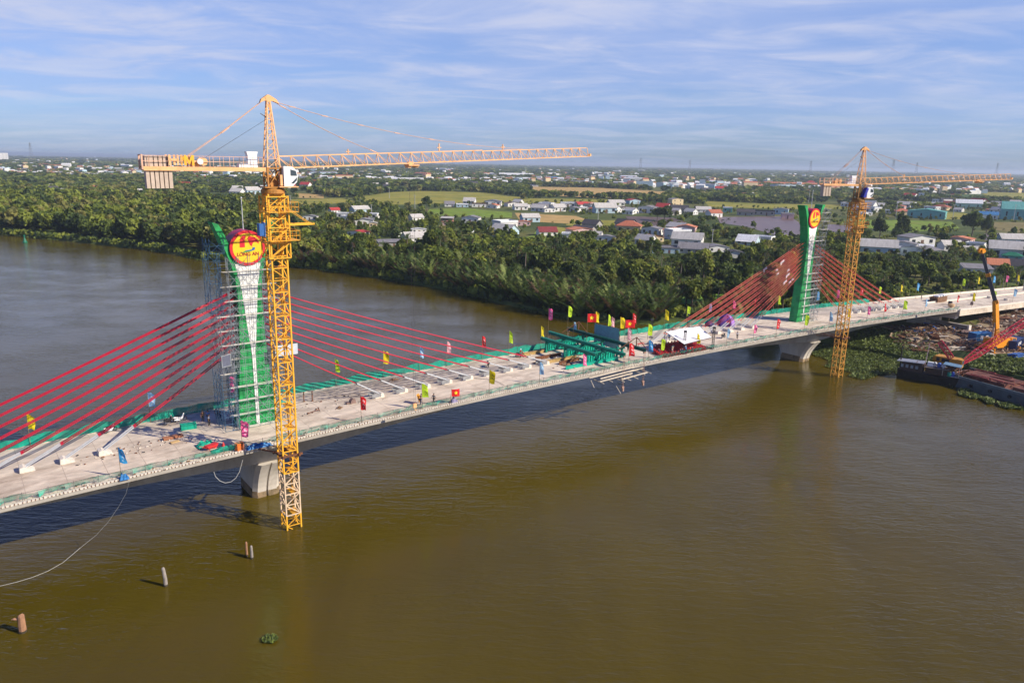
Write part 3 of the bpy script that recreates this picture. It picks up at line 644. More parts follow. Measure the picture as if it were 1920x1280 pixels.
    l = P['trol']; q = MB(); q.box(jp(l, 0, -.25), (1.5, 1.4, .16)); q.box(jp(l - .5, 0, -.42), (.4, .9, .3)); q.box(jp(l + .5, 0, -.42), (.4, .9, .3)); q.box(jp(l, .3, -.05), (.7, .3, .4)); tr_ = part(q, 'trolley', P['jibm'])
    hb = P['hookz']
    if hb:
        q = MB()
        for xx, yy in ((-.35, 0), (.35, 0)): q.tube([jp(l + xx, yy, -.5), Vector((w + l + xx * .3, yy, hb))], .014, 4)
        part(q, 'hoist_rope', steelc)
        q = MB(); q.box((w + l, 0, hb - .3), (.5, .25, .6)); q.tube([(w + l, 0, hb - .6), (w + l, 0, hb - .9), (w + l + .15, 0, hb - 1.05), (w + l + .28, 0, hb - .9)], .05, 6); part(q, 'hook_block', P['jibm'])
    # counter jib
    C_ = P['C']; q = MB(); zb = zj - .15
    for y_ in (-.62, .62): q.bar((-w, y_, zb), (-C_, y_, zb), .16, .42)
    i = 1.5
    while i < C_: q.bar((-i, -.6, zb), (-i, .6, zb), .1); i += 1.5
    q.box((-C_ / 2 - .3, 0, zb + .12), (C_ - 1.5, 1.1, .04)); part(q, 'counter_jib', P['headm'])
    q = MB(); i = 1.2
    while i < C_ + .1:
        for y_ in (-.72, .72): q.bar((-i, y_, zb + .2), (-i, y_, zb + 1.3), .045)
        i += 1.05
    for y_ in (-.72, .72):
        for hz in (.75, 1.3): q.bar((-1.2, y_, zb + hz), (-C_ - .1, y_, zb + hz), .05)
    for hz in (.3, 1.35): q.bar((-C_ - .1, -.72, zb + hz), (-C_ - .1, .72, zb + hz), .1)
    q.bar((-C_ - .1, -.72, zb - .1), (-C_ - .1, -.72, zb + 1.4), .16); q.bar((-C_ - .1, .72, zb - .1), (-C_ - .1, .72, zb + 1.4), .16)
    part(q, 'handrail', P['penm'])
    bl0, nb_, bth, btop, bbot = P['bal']
    for i in range(nb_):
        q = MB(); q.box((-(bl0 + i * bth * 1.28), 0, (zb + btop + zb + bbot) / 2), (bth, 1.0, btop - bbot)); part(q, 'ballast_block', blk)
    q = MB(); bx = P['winch']
    q.lathe((-bx, 0, zb + .75), [(.42, -.55), (.42, -.45), (.28, -.45), (.28, .45), (.42, .45), (.42, .55)], 16, 'y'); q.box((-bx - .8, 0, zb + .5), (.7, .9, .7)); part(q, 'hoist_winch', P['headm'])
    q = MB(); ex = P['ebox']; q.prism([(-.5, 0), (.5, 0), (.5, 1.15), (.62, 1.55), (-.62, 1.55), (-.5, 1.15)], -.4, .4, lambda x, z, t_: (x - ex, t_, zb + .35 + z)); q.box((-ex - .5, 0, zb + .4), (2.0, .9, .4)); part(q, 'control_cabinet', wht)
    tl = P['tie_l']; q = MB(); s_ = Vector((-.6, 0, tp - .1)); e = Vector((-tl, 0, zb + 1.3))
    for y_ in (-.5, .5):
        q.tube([s_ + Vector((0, y_ * .3, 0)), s_.lerp(e, .55) + Vector((0, y_ * .5, -.15)), e + Vector((0, y_, 0))], .034, 5)
        c_ = s_.lerp(e, .52) + Vector((0, y_ * .5, -.15)); d_ = (e - s_).normalized(); q.bar(c_ - d_ * .5, c_ + d_ * .5, .16, .12)
        q.bar(e + Vector((0, y_, 0)), (-tl, y_, zb), .12)
    part(q, 'counter_jib_tie', P['penm'])
    q = MB(); q.tube([(-.3, 0, zj + hh * .72), (-7.0, 0, zb + 1.2)], .016, 4); q.bar((-.2, 0, zj + hh * .74), (-.9, 0, zj + hh * .8), .08); part(q, 'luffing_rope', steelc)
    if P['letter']:
        for yy, fl in ((-.80, 1), (.80, -1)):
            b_ = MB(); th = .26
            b_.prism([(-.5, 0), (-.5, 1.05), (-.27, 1.05), (0, .45), (.27, 1.05), (.5, 1.05), (.5, 0), (.27, 0), (.27, .62), (.06, .12), (-.06, .12), (-.27, .62), (-.27, 0)], yy - .04, yy + .04, lambda x, z, t_: (x - P['letter'], t_, zb + .35 + z))
            part(b_, 'sign_letter', cy1)
            b_ = MB(); l2 = P['letter'] + 1.5
            for sx in (-.4, .4): b_.bar((-l2 + sx, yy, zb + .35), (-l2 + sx, yy, zb + 1.4), .08, .2)
            b_.bar((-l2 - .4, yy, zb + .9), (-l2 + .4, yy, zb + .9), .08, .2); part(b_, 'sign_letter', cor)
        q = MB(); q.lathe((-P['letter'] + 1.1, -.78, zb + .75), [(.30, -.06), (.30, .06)], 20, 'y'); q.lathe((-P['letter'] + 1.1, -.78, zb + .75), [(.1, -.1), (.1, .1)], 10, 'y'); part(q, 'cable_reel', wht)
    if P['box']:
        bz, bc = P['box']; q = MB(); q.box((-s2 - .75, -s2 + .3, bz), (.5, .8, 1.35)); q.box((-s2 - .4, -s2 + .3, bz), (.1, .9, 1.6)); q.build('hydraulic_pack', bc, root)
    return root
crane(-27.36, 85.61, math.atan2(.59, .808), dict(a=1.8, n=15, z0=-.9, mast=cy1, pale=True, plates=True, tie=9.75, reach=3.6, cage=7.2, cagem=cy1,
    plats=((35.9, 1), (39.1, 1)), mono=37.6, zj=43.9, top=51.2, head2=mat('crane_brown_orange', (0.42, 0.19, 0.04), .55, var=.25), headm=cor, jibm=cor, penm=cpk, tarp=False,
    L=46.2, ns=10, rise=2.2, jh=1.3, pend=((12.6, (.08, .62, .93)), (34.4, (.06, .17, .30, .44, .58, .74))), sagk=1.0, spikes=((21, 1.0), (31, .7), (8.5, .6)), trol=17.0, hookz=13.0,
    C=13.3, bal=(10.75, 6, .34, 1.25, -2.0), winch=7.4, ebox=2.2, tie_l=8.8, letter=8.9, box=(37.2, mat('blue_painted_steel', (.03, .12, .35), .5))),
    'big yellow tower crane standing in the river beside the scaffolded pylon')
crane(72.54, 159.8, math.atan2(.26, .966), dict(a=1.8, n=14, z0=-.9, mast=cy2, pale=False, plates=False, tie=8.9, reach=4.6, cage=6.5, cagem=cy2,
    plats=((37.0, 1), (33.0, 1)), mono=0, zj=41.9, top=49.0, head2=mat('crane_brown', (0.30, 0.15, 0.04), .6, var=.25), headm=cor, jibm=cor, penm=cpk, tarp=True,
    L=38.3, ns=9, rise=1.5, jh=1.25, pend=((10.5, (.5, .93)), (28.0, (.3, .55, .8))), sagk=1.0, spikes=((10, .6),), trol=30, hookz=0,
    C=9.3, bal=(7.6, 3, .5, .1, -2.3), winch=5.4, ebox=2.0, tie_l=7.2, letter=0, box=None),
    'distant ochre tower crane standing among floating weeds beside the far pylon')
# ------------------------------------------------------------------ scaffolding around the pylons
sca = mat('scaffold_steel', (0.30, 0.33, 0.36), 0.5, 0.3, var=0.3); scab = mat('blue_scaffold_steel', (0.06, 0.14, 0.24), 0.5, 0.2, var=0.3)
plk = mat('bleached_planks', (0.62, 0.58, 0.50), 0.85, var=0.2)
def scaffold(s0, boxes, label):
    """boxes: (x0,x1,y0,y1,z0,z1,dx,mat) bays of tube frames; local frame x along the bridge, y to the far side"""
    z00 = zd(s0) + .15
    root = empty('scaffolding', bw(s0, 0, 0), AXA, label, 'scaffolding')
    for (x0, x1, y0, y1, z0, z1, dx, mt, jx) in boxes:
        z = z0; lv = 0
        while z < z1 - .1:
            b = MB(); zn = min(z + 1.9, z1); nx = max(1, round((x1 - x0) / dx)); ny = max(1, round((y1 - y0) / 1.3))
            xs = [x0 + (x1 - x0) * i / nx for i in range(nx + 1)]; ys = [y0 + (y1 - y0) * i / ny for i in range(ny + 1)]
            r_ = .030
            for i, x in enumerate(xs):
                for j, y in enumerate(ys):
                    if 0 < j < ny and 0 < i < nx and ny > 1: continue
                    b.tube([(x + rng.uniform(-.03, .03), y, z), (x, y, zn + .12)], r_, 4, False)
            for y in (ys[0], ys[-1]):
                b.tube([(x0 - rng.uniform(0, jx), y, z + .08), (x1 + rng.uniform(0, jx), y, z + .08 + rng.uniform(-.06, .06))], r_, 4, False)
                if rng.random() < .75: b.tube([(x0 - rng.uniform(0, jx), y - .04, z + 1.0), (x1 + rng.uniform(0, jx), y - .04, z + 1.0)], r_ * .8, 4, False)
                for i in range(nx):
                    if rng.random() < .6: b.tube([(xs[i], y - .05, z + .1), (xs[i + 1], y - .05, zn - .05)], r_ * .75, 4, False); b.tube([(xs[i + 1], y - .08, z + .1), (xs[i], y - .08, zn - .05)], r_ * .75, 4, False)
            for x in (xs[0], xs[-1]):
                b.tube([(x, y0 - rng.uniform(0, .5), z + .05), (x, y1 + rng.uniform(0, .4), z + .05)], r_, 4, False)
                for j in range(ny):
                    b.tube([(x, ys[j], z + .1), (x, ys[j + 1], zn)], r_ * .75, 4, False)
                    b.tube([(x, ys[j + 1], z + .1), (x, ys[j], zn)], r_ * .75, 4, False)
            b.build('scaffold_lift', mt, root)
            if jx > .2 and rng.random() < .75:
                q = MB(); yy = y0 + .1
                for k in range(2): q.bar((x0 - rng.uniform(.1, jx * 1.5), yy + k * .24, z + .14), (x1 + rng.uniform(-.9, jx), yy + k * .24 + rng.uniform(-.05, .05), z + .16 + rng.uniform(-.1, .1)), .13, .04)
                q.build('plank', plk, root)
            z = zn; lv += 1
    return root
zb1 = zd(0) + .2
scaffold(0, [(-2.9, 2.7, -2.1, -1.35, zb1, 32.8, 1.25, sca, .9), (-2.9, 2.7, 1.25, 2.1, zb1, 31, 1.9, sca, .15), (-4.6, -2.75, -2.1, 2.1, zb1, 17.5, 1.2, scab, .1), (-4.3, -2.2, -2.0, 2.0, 17.5, 25.5, 1.2, sca, .3), (-5.0, -3.6, -1.4, 1.2, 25.6, 33.2, 1.6, scab, .1),
             (2.75, 3.8, -2.0, 2.0, zb1, 27.5, 1.2, sca, .2), (-4.8, -3.0, -1.6, 1.4, 33.2, 35.0, 1.6, scab, .0)],
         'steel tube scaffolding with pale planks wrapped around the near pylon')
zb2 = zd(130) + .2
scaffold(130, [(-1.6, 2.7, -2.1, -1.25, zb2, 30, 1.3, sca, .5), (2.6, 4.4, -2.0, 1.2, zb2, 31.0, 1.8, sca, .4), (2.6, 5.2, -2.0, -.6, 31, 36, 2.4, sca, .5)],
         'steel tube scaffolding stacked along the shore side of the far pylon')
q = MB(); q.tube([(-.5, -2.4, 20), (3.6, -2.4, 26.5)], .05, 5)
# things hung on the scaffold
o = MB(); o.box((0, 0, 0), (1.4, .05, 1.5)); o = o.build('notice_board', mat('grey_board', (.10, .11, .16), .6), loc=bw(-4.0, 2.35, 19.6)); o.rotation_euler = (0, 0, AXA + R(25)); tag(o, 'dark framed notice board hung on the river side of the near scaffolding', 'notice board')
f_ = MB(); 
for dx_ in (-.7, .7): f_.box((dx_, -.04, 0), (.1, .06, 1.6))
for dz_ in (-.75, .75): f_.box((0, -.04, dz_), (1.3, .06, .1))
f_.build('board_frame', sca, o)
o = MB(); o.box((0, 0, 0), (3.1, .06, 1.5)); o = o.build('white_banner', mat('white_sheet', (.50, .55, .62), .6, var=.12), loc=bw(3.9, 2.5, 20.0)); o.rotation_euler = (R(2), 0, AXA); tag(o, 'plain white banner board hung between the near pylon and the yellow crane', 'banner')
f_ = MB()
for dz_ in (-.8, .8): f_.box((0, 0, dz_), (3.2, .1, .06))
f_.build('banner_rail', dark, o)

# ------------------------------------------------------------------ flags
FC = {'red': (.75, .015, .02), 'yellow': (.85, .68, .01), 'lime': (.55, .80, .03), 'blue': (.05, .38, .75), 'pale blue': (.30, .55, .78), 'pink': (.85, .12, .33), 'pale pink': (.85, .42, .45), 'white': (.7, .75, .85)}
def fmat(c): return mat('flag_' + c.replace(' ', '_'), FC[c], .8, var=.10, scale=2, trans=.35)
markm = {c: mat('flag_mark_' + c.replace(' ', '_'), tuple(min(1, x * (.55 if c in ('lime', 'yellow', 'white') else .6) + (.0 if c in ('lime', 'yellow', 'white') else .33)) for x in FC[c]), .8) for c in FC}
polem = mat('bamboo_flag_pole', (.22, .16, .09), .7)
# (px centre x, cloth top y, cloth bottom y, colour, side) : +1 near edge, -1 far edge
FL = [(50, 776, 804, 'yellow', -1), (278, 735, 762, 'pale blue', -1), (431, 705, 735, 'pink', -1), (452, 788, 820, 'pink', 1), (222, 838, 868, 'blue', 1), (629, 672, 697, 'lime', -1), (718, 658, 682, 'yellow', -1), (787, 650, 670, 'pale blue', -1), (838, 639, 661, 'pale pink', -1),
      (905, 629, 651, 'red', -1), (955, 620, 642, 'lime', -1), (677, 742, 768, 'red', 1), (792, 718, 744, 'lime', 1), (918, 693, 718, 'yellow', 1), (1013, 677, 701, 'pale blue', 1), (1016, 611, 630, 'yellow', -1), (1030, 578, 599, 'pink', -1), (1066, 573, 594, 'lime', -1),
      (1076, 603, 617, 'pale blue', -1), (1118, 584, 604, 'yellow', -1), (1141, 589, 611, 'lime', -1), (1147, 594, 612, 'pale pink', -1), (1165, 594, 615, 'yellow', -1), (1188, 587, 606, 'red', -1), (1179, 614, 637, 'pale pink', 0.2), (1181, 643, 667, 'red', 1), (1095, 663, 685, 'pink', 1),
      (1216, 607, 629, 'lime', -.4), (1248, 580, 599, 'yellow', -1), (1289, 574, 592, 'lime', -1), (1218, 638, 658, 'blue', 1), (1241, 635, 656, 'lime', 1), (1309, 624, 643, 'yellow', 1), (1331, 569, 584, 'white', -1), (1376, 563, 578, 'pink', -1), (1416, 560, 573, 'red', -1), (1461, 553, 570, 'lime', -1),
      (1415, 608, 624, 'pink', 1), (1458, 598, 616, 'red', 1), (1511, 590, 609, 'lime', 1), (1533, 546, 562, 'blue', -1), (1558, 584, 601, 'pale blue', 1), (1571, 543, 558, 'pink', -1), (1614, 539, 553, 'red', -1), (1365, 615, 633, 'pale blue', 1),
      (1650, 537, 550, 'lime', -1), (1691, 533, 546, 'yellow', -1), (1721, 530, 544, 'blue', -1), (1806, 522, 535, 'lime', -1), (1836, 519, 533, 'yellow', -1), (1864, 517, 530, 'blue', -1), (1888, 516, 529, 'pink', -1), (1910, 515, 527, 'yellow', -1),
      (1592, 577, 594, 'yellow', 1), (1629, 574, 589, 'pink', 1), (1660, 569, 584, 'red', 1), (1696, 563, 579, 'lime', 1), (1737, 560, 574, 'pale blue', 1), (1797, 553, 566, 'red', 1), (1826, 549, 564, 'yellow', 1), (1866, 545, 559, 'lime', 1), (1903, 541, 556, 'pale blue', 1)]
fcount = {}
for (px, y0, y1, c, side) in sorted(FL, key=lambda t: t[0]):
    w = side * 8.75; P_ = onplane(px, y0, bw(0, w), NN); s, _ = sw(P_); zt_ = P_.z
    Pb = onplane(px, y1, bw(0, w), NN); hgt = max(.9, min(zt_ - Pb.z, 2.4)); base = zd(s) + .03 if s < 194 else zd(194) - (s - 194) * .048 + .02
    key = (c, side > 0); fcount[key] = fcount.get(key, 0) + 1; k = fcount[key] - 1
    where = 'near' if side > 0 else ('far' if side == -1 else 'middle')
    lean = rng.uniform(-.12, .12)
    rt = empty('feather_flag', bw(s, w, base), AXA + rng.uniform(-.5, .35) + R(-22), f'{c} feather flag, {ORD[k]} {c} one from the left along the {where} deck edge', 'flag', 'feather flags along the deck')
    H_ = zt_ - base
    p_ = MB(); p_.tube([(-.05, 0, 0), (-.05 + lean * .5, 0, H_ * .6), (-.05 + lean, 0, H_ + .05)], [.035, .028, .02], 5); p_.build('pole', polem, rt)
    b = MB(); nx, nz = 5, 14; ph = rng.uniform(0, 6); cw = hgt * rng.uniform(.28, .44); am = rng.uniform(.05, .2); tw = rng.uniform(-.25, .25)
    for j in range(nz + 1):
        v_ = j / nz; z = H_ - hgt * (1 - v_)
        for i in range(nx + 1):
            u_ = i / nx; wd = cw * (1 - .35 * max(0, (v_ - .8) / .2) ** 2)
            b.v.append((-.03 + lean * z / H_ + u_ * wd + tw * u_ * (v_ - .5) * cw, am * u_ * math.sin(u_ * 3.5 + v_ * 5 + ph) + .06 * u_ * math.sin(v_ * 11 + ph * 2), z - (.10 + abs(tw) * .9) * u_ * (1 if v_ > .5 else .5) - .05 * math.sin(u_ * 6 + ph)))
    for j in range(nz):
        for i in range(nx):
            a_ = j * (nx + 1) + i; mk = 1 if (2 <= j <= nz - 3 and i in (2, 3) and (j * 7 + i * 3 + k) % 4 in (0, 1) and c != 'white') else 0
            b.f.append((a_, a_ + 1, a_ + nx + 2, a_ + nx + 1)); b.m.append(mk)
    b.build('flag_cloth', [fmat(c), markm[c]], rt, smooth=True)
# national flags
def star(cx, cz, r): return [(cx + (r if i % 2 == 0 else r * .4) * math.sin(math.pi * i / 5), cz + (r if i % 2 == 0 else r * .4) * math.cos(math.pi * i / 5)) for i in range(10)]
def nflag(loc, H_, wd, hg, rz, label, ph=0., lean=0.):
    rt = empty('national_flag', loc, rz, label, 'flag'); p_ = MB(); p_.tube([(0, 0, 0), (lean, 0, H_ + .1)], [.04, .025], 6); p_.build('pole', polem, rt)
    wv = lambda x, z: (.12 * math.sin(x * 3.2 + ph + z * .8) * min(1, x * 1.2))
    b = MB(); n_ = 12
    for i in range(n_ + 1):
        for j in range(7): x = wd * i / n_; z = H_ - hg * j / 6; b.v.append((lean + x, wv(x, z), z - .06 * x))
    for i in range(n_):
        for j in range(6): a_ = i * 7 + j; b.f.append((a_, a_ + 1, a_ + 8, a_ + 7)); b.m.append(0)
    cl = b.build('flag_cloth', fmat('red'), rt, smooth=True)
    for sg in (-1, 1):
        q = MB(); sp = star(wd / 2, H_ - hg / 2, hg * .3); q.v = [(lean + x, wv(x, z) + sg * .02, z - .06 * x) for x, z in sp] + [(lean + wd / 2, wv(wd / 2, H_ - hg / 2) + sg * .02, H_ - hg / 2 - .03 * wd)]
        for i in range(10): q.f.append((i, (i + 1) % 10, 10)); q.m.append(0)
        q.build('star', mat('flag_star_yellow', (.9, .7, .02), .7), cl)
def onw(px, py, w): P_ = onplane(px, py, bw(0, w), NN); s, _ = sw(P_); return s, P_.z
s, z = onw(1102, 588, -8.6); nflag(bw(s, -8.6, zd(s)), z - zd(s), 1.9, 1.7, AXA - R(20), 'square red flag with yellow star on the far deck edge behind the steel beams', 1.)
s, z = onw(1173, 600, -6); nflag(bw(s, -6, zd(s)), z - zd(s), 2.2, 1.6, AXA - R(15), 'red flag with yellow star flying beside the tall blue sheet panels', 2.)
s = 25.6; nflag(bw(s, 9.1, zd(s)), 2.3, 1.3, 1.1, AXA - R(10), 'crumpled red flag with yellow star held over the near deck edge', 1.6, .3)
# ------------------------------------------------------------------ people
skin_m = mat('skin', (.32, .17, .10), .6, var=.08); hair_m = mat('black_hair', (.012, .01, .01), .6)
def skinned(name, pts, edges, m, parent=None, sub=1, root=0):
    me = bpy.data.meshes.new(name); me.from_pydata([p[:3] for p in pts], edges, []); o = bpy.data.objects.new('tmp', me); COL.objects.link(o)
    sk = o.modifiers.new('s', 'SKIN'); sk.use_smooth_shade = True
    lay = me.skin_vertices[0].data if len(me.skin_vertices) else None
    if lay is None:
        bm = bmesh.new(); bm.from_mesh(me); bm.verts.layers.skin.verify(); bm.to_mesh(me); bm.free(); lay = me.skin_vertices[0].data
    for i, p in enumerate(pts): r_ = p[3]; lay[i].radius = (r_ if not isinstance(r_, tuple) else r_[0], r_ if not isinstance(r_, tuple) else r_[1]); lay[i].use_root = (i == root)
    if sub: o.modifiers.new('u', 'SUBSURF').levels = sub; o.modifiers['u'].render_levels = sub
    bpy.context.view_layer.update(); dg = bpy.context.evaluated_depsgraph_get(); m2 = bpy.data.meshes.new_from_object(o.evaluated_get(dg)); bpy.data.objects.remove(o)
    m2.name = name; m2.materials.clear(); m2.materials.append(m); m2.polygons.foreach_set('use_smooth', [True] * len(m2.polygons)); return m2
def person_meshes(pose, shirt, trous, key):
    """front is -y; returns body, shirt, trousers, hair meshes for a 1.68 m person"""
    sh = {'stand': ((.0, -.02, .0), (.0, .02, .0), 0), 'walk': ((.0, -.28, .0), (.0, .26, .0), 1), 'reach': ((.0, -.10, .0), (.0, .10, .0), 2), 'sit': ((0, 0, 0), (0, 0, 0), 3)}[pose]
    hip = .88 if pose != 'sit' else .80
    Lh = Vector((.10, 0, hip)); Rh = Vector((-.10, 0, hip))
    if pose == 'sit': Lk, Rk = Vector((.22, -.40, hip - .1)), Vector((-.22, -.40, hip - .1)); La, Ra = Vector((.24, -.30, hip - .50)), Vector((-.24, -.30, hip - .50))
    else: Lk, Rk = Vector((.11, sh[0][1] * .7 - .03, .48)), Vector((-.11, sh[1][1] * .3 - .03, .48)); La, Ra = Vector((.11, sh[0][1], .08)), Vector((-.11, sh[1][1] + .05, .10))
    ln = -.10 if pose in ('reach', 'sit') else 0
    ch = Vector((0, ln, hip + .38)); nk = Vector((0, ln * 1.3, hip + .58)); hd = Vector((0, ln * 1.5 - .01, hip + .70)); tpv = Vector((0, ln * 1.5, hip + .78))
    Ls, Rs = ch + Vector((.19, 0, .12)), ch + Vector((-.19, 0, .12))
    if pose in ('reach', 'sit'): Le, Re = Ls + Vector((.06, -.20, -.16)), Rs + Vector((-.06, -.20, -.16)); Lw, Rw = Le + Vector((0, -.22, .02)), Re + Vector((0, -.22, .02))
    elif pose == 'walk': Le, Re = Ls + Vector((.05, .12, -.24)), Rs + Vector((-.05, -.10, -.25)); Lw, Rw = Le + Vector((0, .03, -.24)), Re + Vector((0, -.16, -.18))
    else: Le, Re = Ls + Vector((.07, .02, -.27)), Rs + Vector((-.07, .02, -.27)); Lw, Rw = Le + Vector((.0, -.08, -.23)), Re + Vector((0, -.05, -.24))
    P_ = [(*Vector((0, 0, hip)), .11), (0, ln * .5, hip + .2, .105), (*ch, .12), (*nk, .05), (*hd, .085), (*tpv, .07)]; E_ = [(0, 1), (1, 2), (2, 3), (3, 4), (4, 5)]
    def chain(st, lst):
        pv = st
        for l in lst: P_.append((l[0].x, l[0].y, l[0].z, l[1])); E_.append((pv, len(P_) - 1)); pv = len(P_) - 1
        return pv
    for h_, k_, a_ in ((Lh, Lk, La), (Rh, Rk, Ra)): chain(0, [(h_, .085), (k_, .055), (a_, .04), (a_ + Vector((0, -.15, -.04)), .032)])
    hands = []
    for s_, e_, w_ in ((Ls, Le, Lw), (Rs, Re, Rw)): chain(2, [(s_, .055), (e_, .042), (w_, .03), (w_ + (w_ - e_).normalized() * .07, .034)]); hands.append((w_, (w_ - e_).normalized()))
    body = skinned('body', P_, E_, skin_m)
    # fingers, feet tips and face joined into the same mesh
    b = MB()
    for (w_, d_) in hands:
        x_ = d_.cross(Vector((0, 0, 1)) if abs(d_.z) < .9 else Vector((0, 1, 0))).normalized(); kn = w_ + d_ * .09
        for fi, ln_ in enumerate((.065, .075, .07, .055)):
            o_ = kn + x_ * ((fi - 1.5) * .02); b.tube([o_, o_ + d_ * ln_ * .5, o_ + d_ * ln_ * .85 + Vector((0, -.015, -.01))], [.011, .010, .008], 5)
        b.tube([w_ + d_ * .03 + x_ * .035, w_ + d_ * .06 + x_ * .06, w_ + d_ * .09 + x_ * .062], [.012, .011, .009], 5)
    b.tube([hd + Vector((0, -.075, .02)), hd + Vector((0, -.105, -.015))], [.012, .018], 5)
    for sx in (-1, 1): b.tube([hd + Vector((sx * .078, 0, .015)), hd + Vector((sx * .09, .01, -.02))], [.018, .012], 5)
    bm = bmesh.new(); bm.from_mesh(body); tmp = b.mesh('t', skin_m); bm.from_mesh(tmp); bm.to_mesh(body); bm.free(); bpy.data.meshes.remove(tmp)
    sp = [(0, 0, hip + .03, .128), (0, ln * .5, hip + .2, .122), (*ch, .14), (*(ch + Vector((0, 0, .12))), .075)]; se = [(0, 1), (1, 2), (2, 3)]
    for s_, e_ in ((Ls, Le), (Rs, Re)): sp += [(*s_, .075), (*(s_.lerp(e_, .9)), .06)]; n0 = len(sp) - 2; se += [(2, n0), (n0, n0 + 1)]
    shm = skinned('shirt', sp, se, shirt)
    tp_ = [(0, 0, hip, .125)]; te = []
    for h_, k_, a_ in ((Lh, Lk, La), (Rh, Rk, Ra)): tp_ += [(*h_, .10), (*k_, .075), (*(k_.lerp(a_, .92)), .062)]; n0 = len(tp_) - 3; te += [(0, n0), (n0, n0 + 1), (n0 + 1, n0 + 2)]
    trm = skinned('trousers', tp_, te, trous)
    hb = MB(); c0 = hd + Vector((0, .015, .03)); rg = []
    for i in range(6):
        a_ = R(-5 + 19 * i); rg.append((.098 * math.cos(a_), .098 * math.sin(a_)))
    hb.lathe(c0, [(.088, -.045)] + rg, 12); hm = hb.mesh('hair', hair_m)
    return body, shm, trm, hm
PC = {}
cloth = {'white': (.7, .7, .7), 'navy': (.015, .03, .09), 'black': (.02, .02, .022), 'blue': (.08, .22, .5), 'red': (.5, .02, .03), 'grey': (.2, .2, .21), 'brown': (.18, .09, .05), 'khaki': (.35, .27, .16), 'dusty pink': (.45, .25, .22)}
def cm(c): return mat('cloth_' + c.replace(' ', '_'), cloth[c], .85, var=.12, scale=5)
def person(s, w, face, pose, sh, tr, label, hat=None, lift=0, grp=None):
    k = (pose, sh, tr)
    if k not in PC: PC[k] = person_meshes(pose, cm(sh), cm(tr), k)
    bd, sm, tm, hm = PC[k]
    z = (zt(s, w) if s < 194 else zd(194) - (s - 194) * .048) + .02 + lift
    o = mobj('person', bd, None, bw(s, w, z), AXA + face); tag(o, label, 'person', grp)
    mobj('shirt', sm, o); mobj('trousers', tm, o); mobj('hair', hm, o)
    if hat:
        hd = .88 + .72; b = MB(); b.lathe((0, (-.15 if pose in ('reach', 'sit') else 0), hd - (.08 if pose == 'sit' else 0)), hat[1], 16); b.build('hat', hat[0], o)
    return o
cone = [(.24, 0), (.02, .17)]; helm = [(.15, -.02), (.12, .02), (.12, .07), (.08, .13), (.02, .15)]
hatm = mat('straw_hat', (.6, .52, .33), .8); helw = mat('white_helmet', (.75, .75, .75), .4); hely = mat('yellow_helmet', (.75, .5, .03), .4)
person(-5.6, -2.0, R(60), 'stand', 'white', 'black', 'person in white shirt and black trousers standing left of the near scaffolding')
person(-5.2, -3.9, R(-60), 'stand', 'blue', 'navy', 'person in blue shirt facing the river, in the group left of the near pylon')
person(-5.8, -4.3, R(20), 'stand', 'brown', 'black', 'person in brown top at the back of the group left of the near pylon')
person(-4.0, -4.1, R(150), 'stand', 'navy', 'navy', 'person in dark navy clothes at the back, beside the scaffold foot')
person(-3.9, -2.9, R(200), 'reach', 'black', 'navy', 'person in black top reaching forward beside the scaffold foot')
person(21.9, 6.9, R(100), 'reach', 'khaki', 'navy', 'person in navy trousers holding an orange cloth on the open deck')
person(23.7, 7.7, R(-80), 'walk', 'grey', 'black', 'slim person in grey shirt walking beside the crumpled red flag')
person(70.6, 1.4, R(-60), 'stand', 'white', 'black', 'person in white shirt and black trousers between steel beams and canopy')
person(71.4, .6, R(80), 'stand', 'navy', 'brown', 'person in navy top right behind the white shirted one by the beams')
person(75.6, 8.0, R(10), 'stand', 'dusty pink', 'grey', 'person in pale pink top and hat by the blue flag near the chairs', (hatm, cone))
person(78.8, 8.6, R(190), 'reach', 'blue', 'navy', 'person in pale blue top by the lime flag next to the chairs', (helw, helm))
person(98.6, 5.6, R(120), 'walk', 'white', 'black', 'person in white shirt and black trousers walking right of the white canopy')
person(206, -6.2, R(40), 'stand', 'brown', 'grey', 'person standing alone on the approach span at the far right')
person(181, -6.6, R(90), 'stand', 'white', 'grey', 'person in white shirt beside the timber stack on the far deck end')
person(83.6, .2, R(-90), 'stand', 'blue', 'black', 'person in blue shirt standing in the shade left of the canopy')
person(82.3, 4.1, R(-40), 'stand', 'red', 'black', 'person in red shirt standing at the left end of the red chairs')
person(107.3, -3.0, R(30), 'stand', 'black', 'black', 'person in black standing below the purple dome tent')

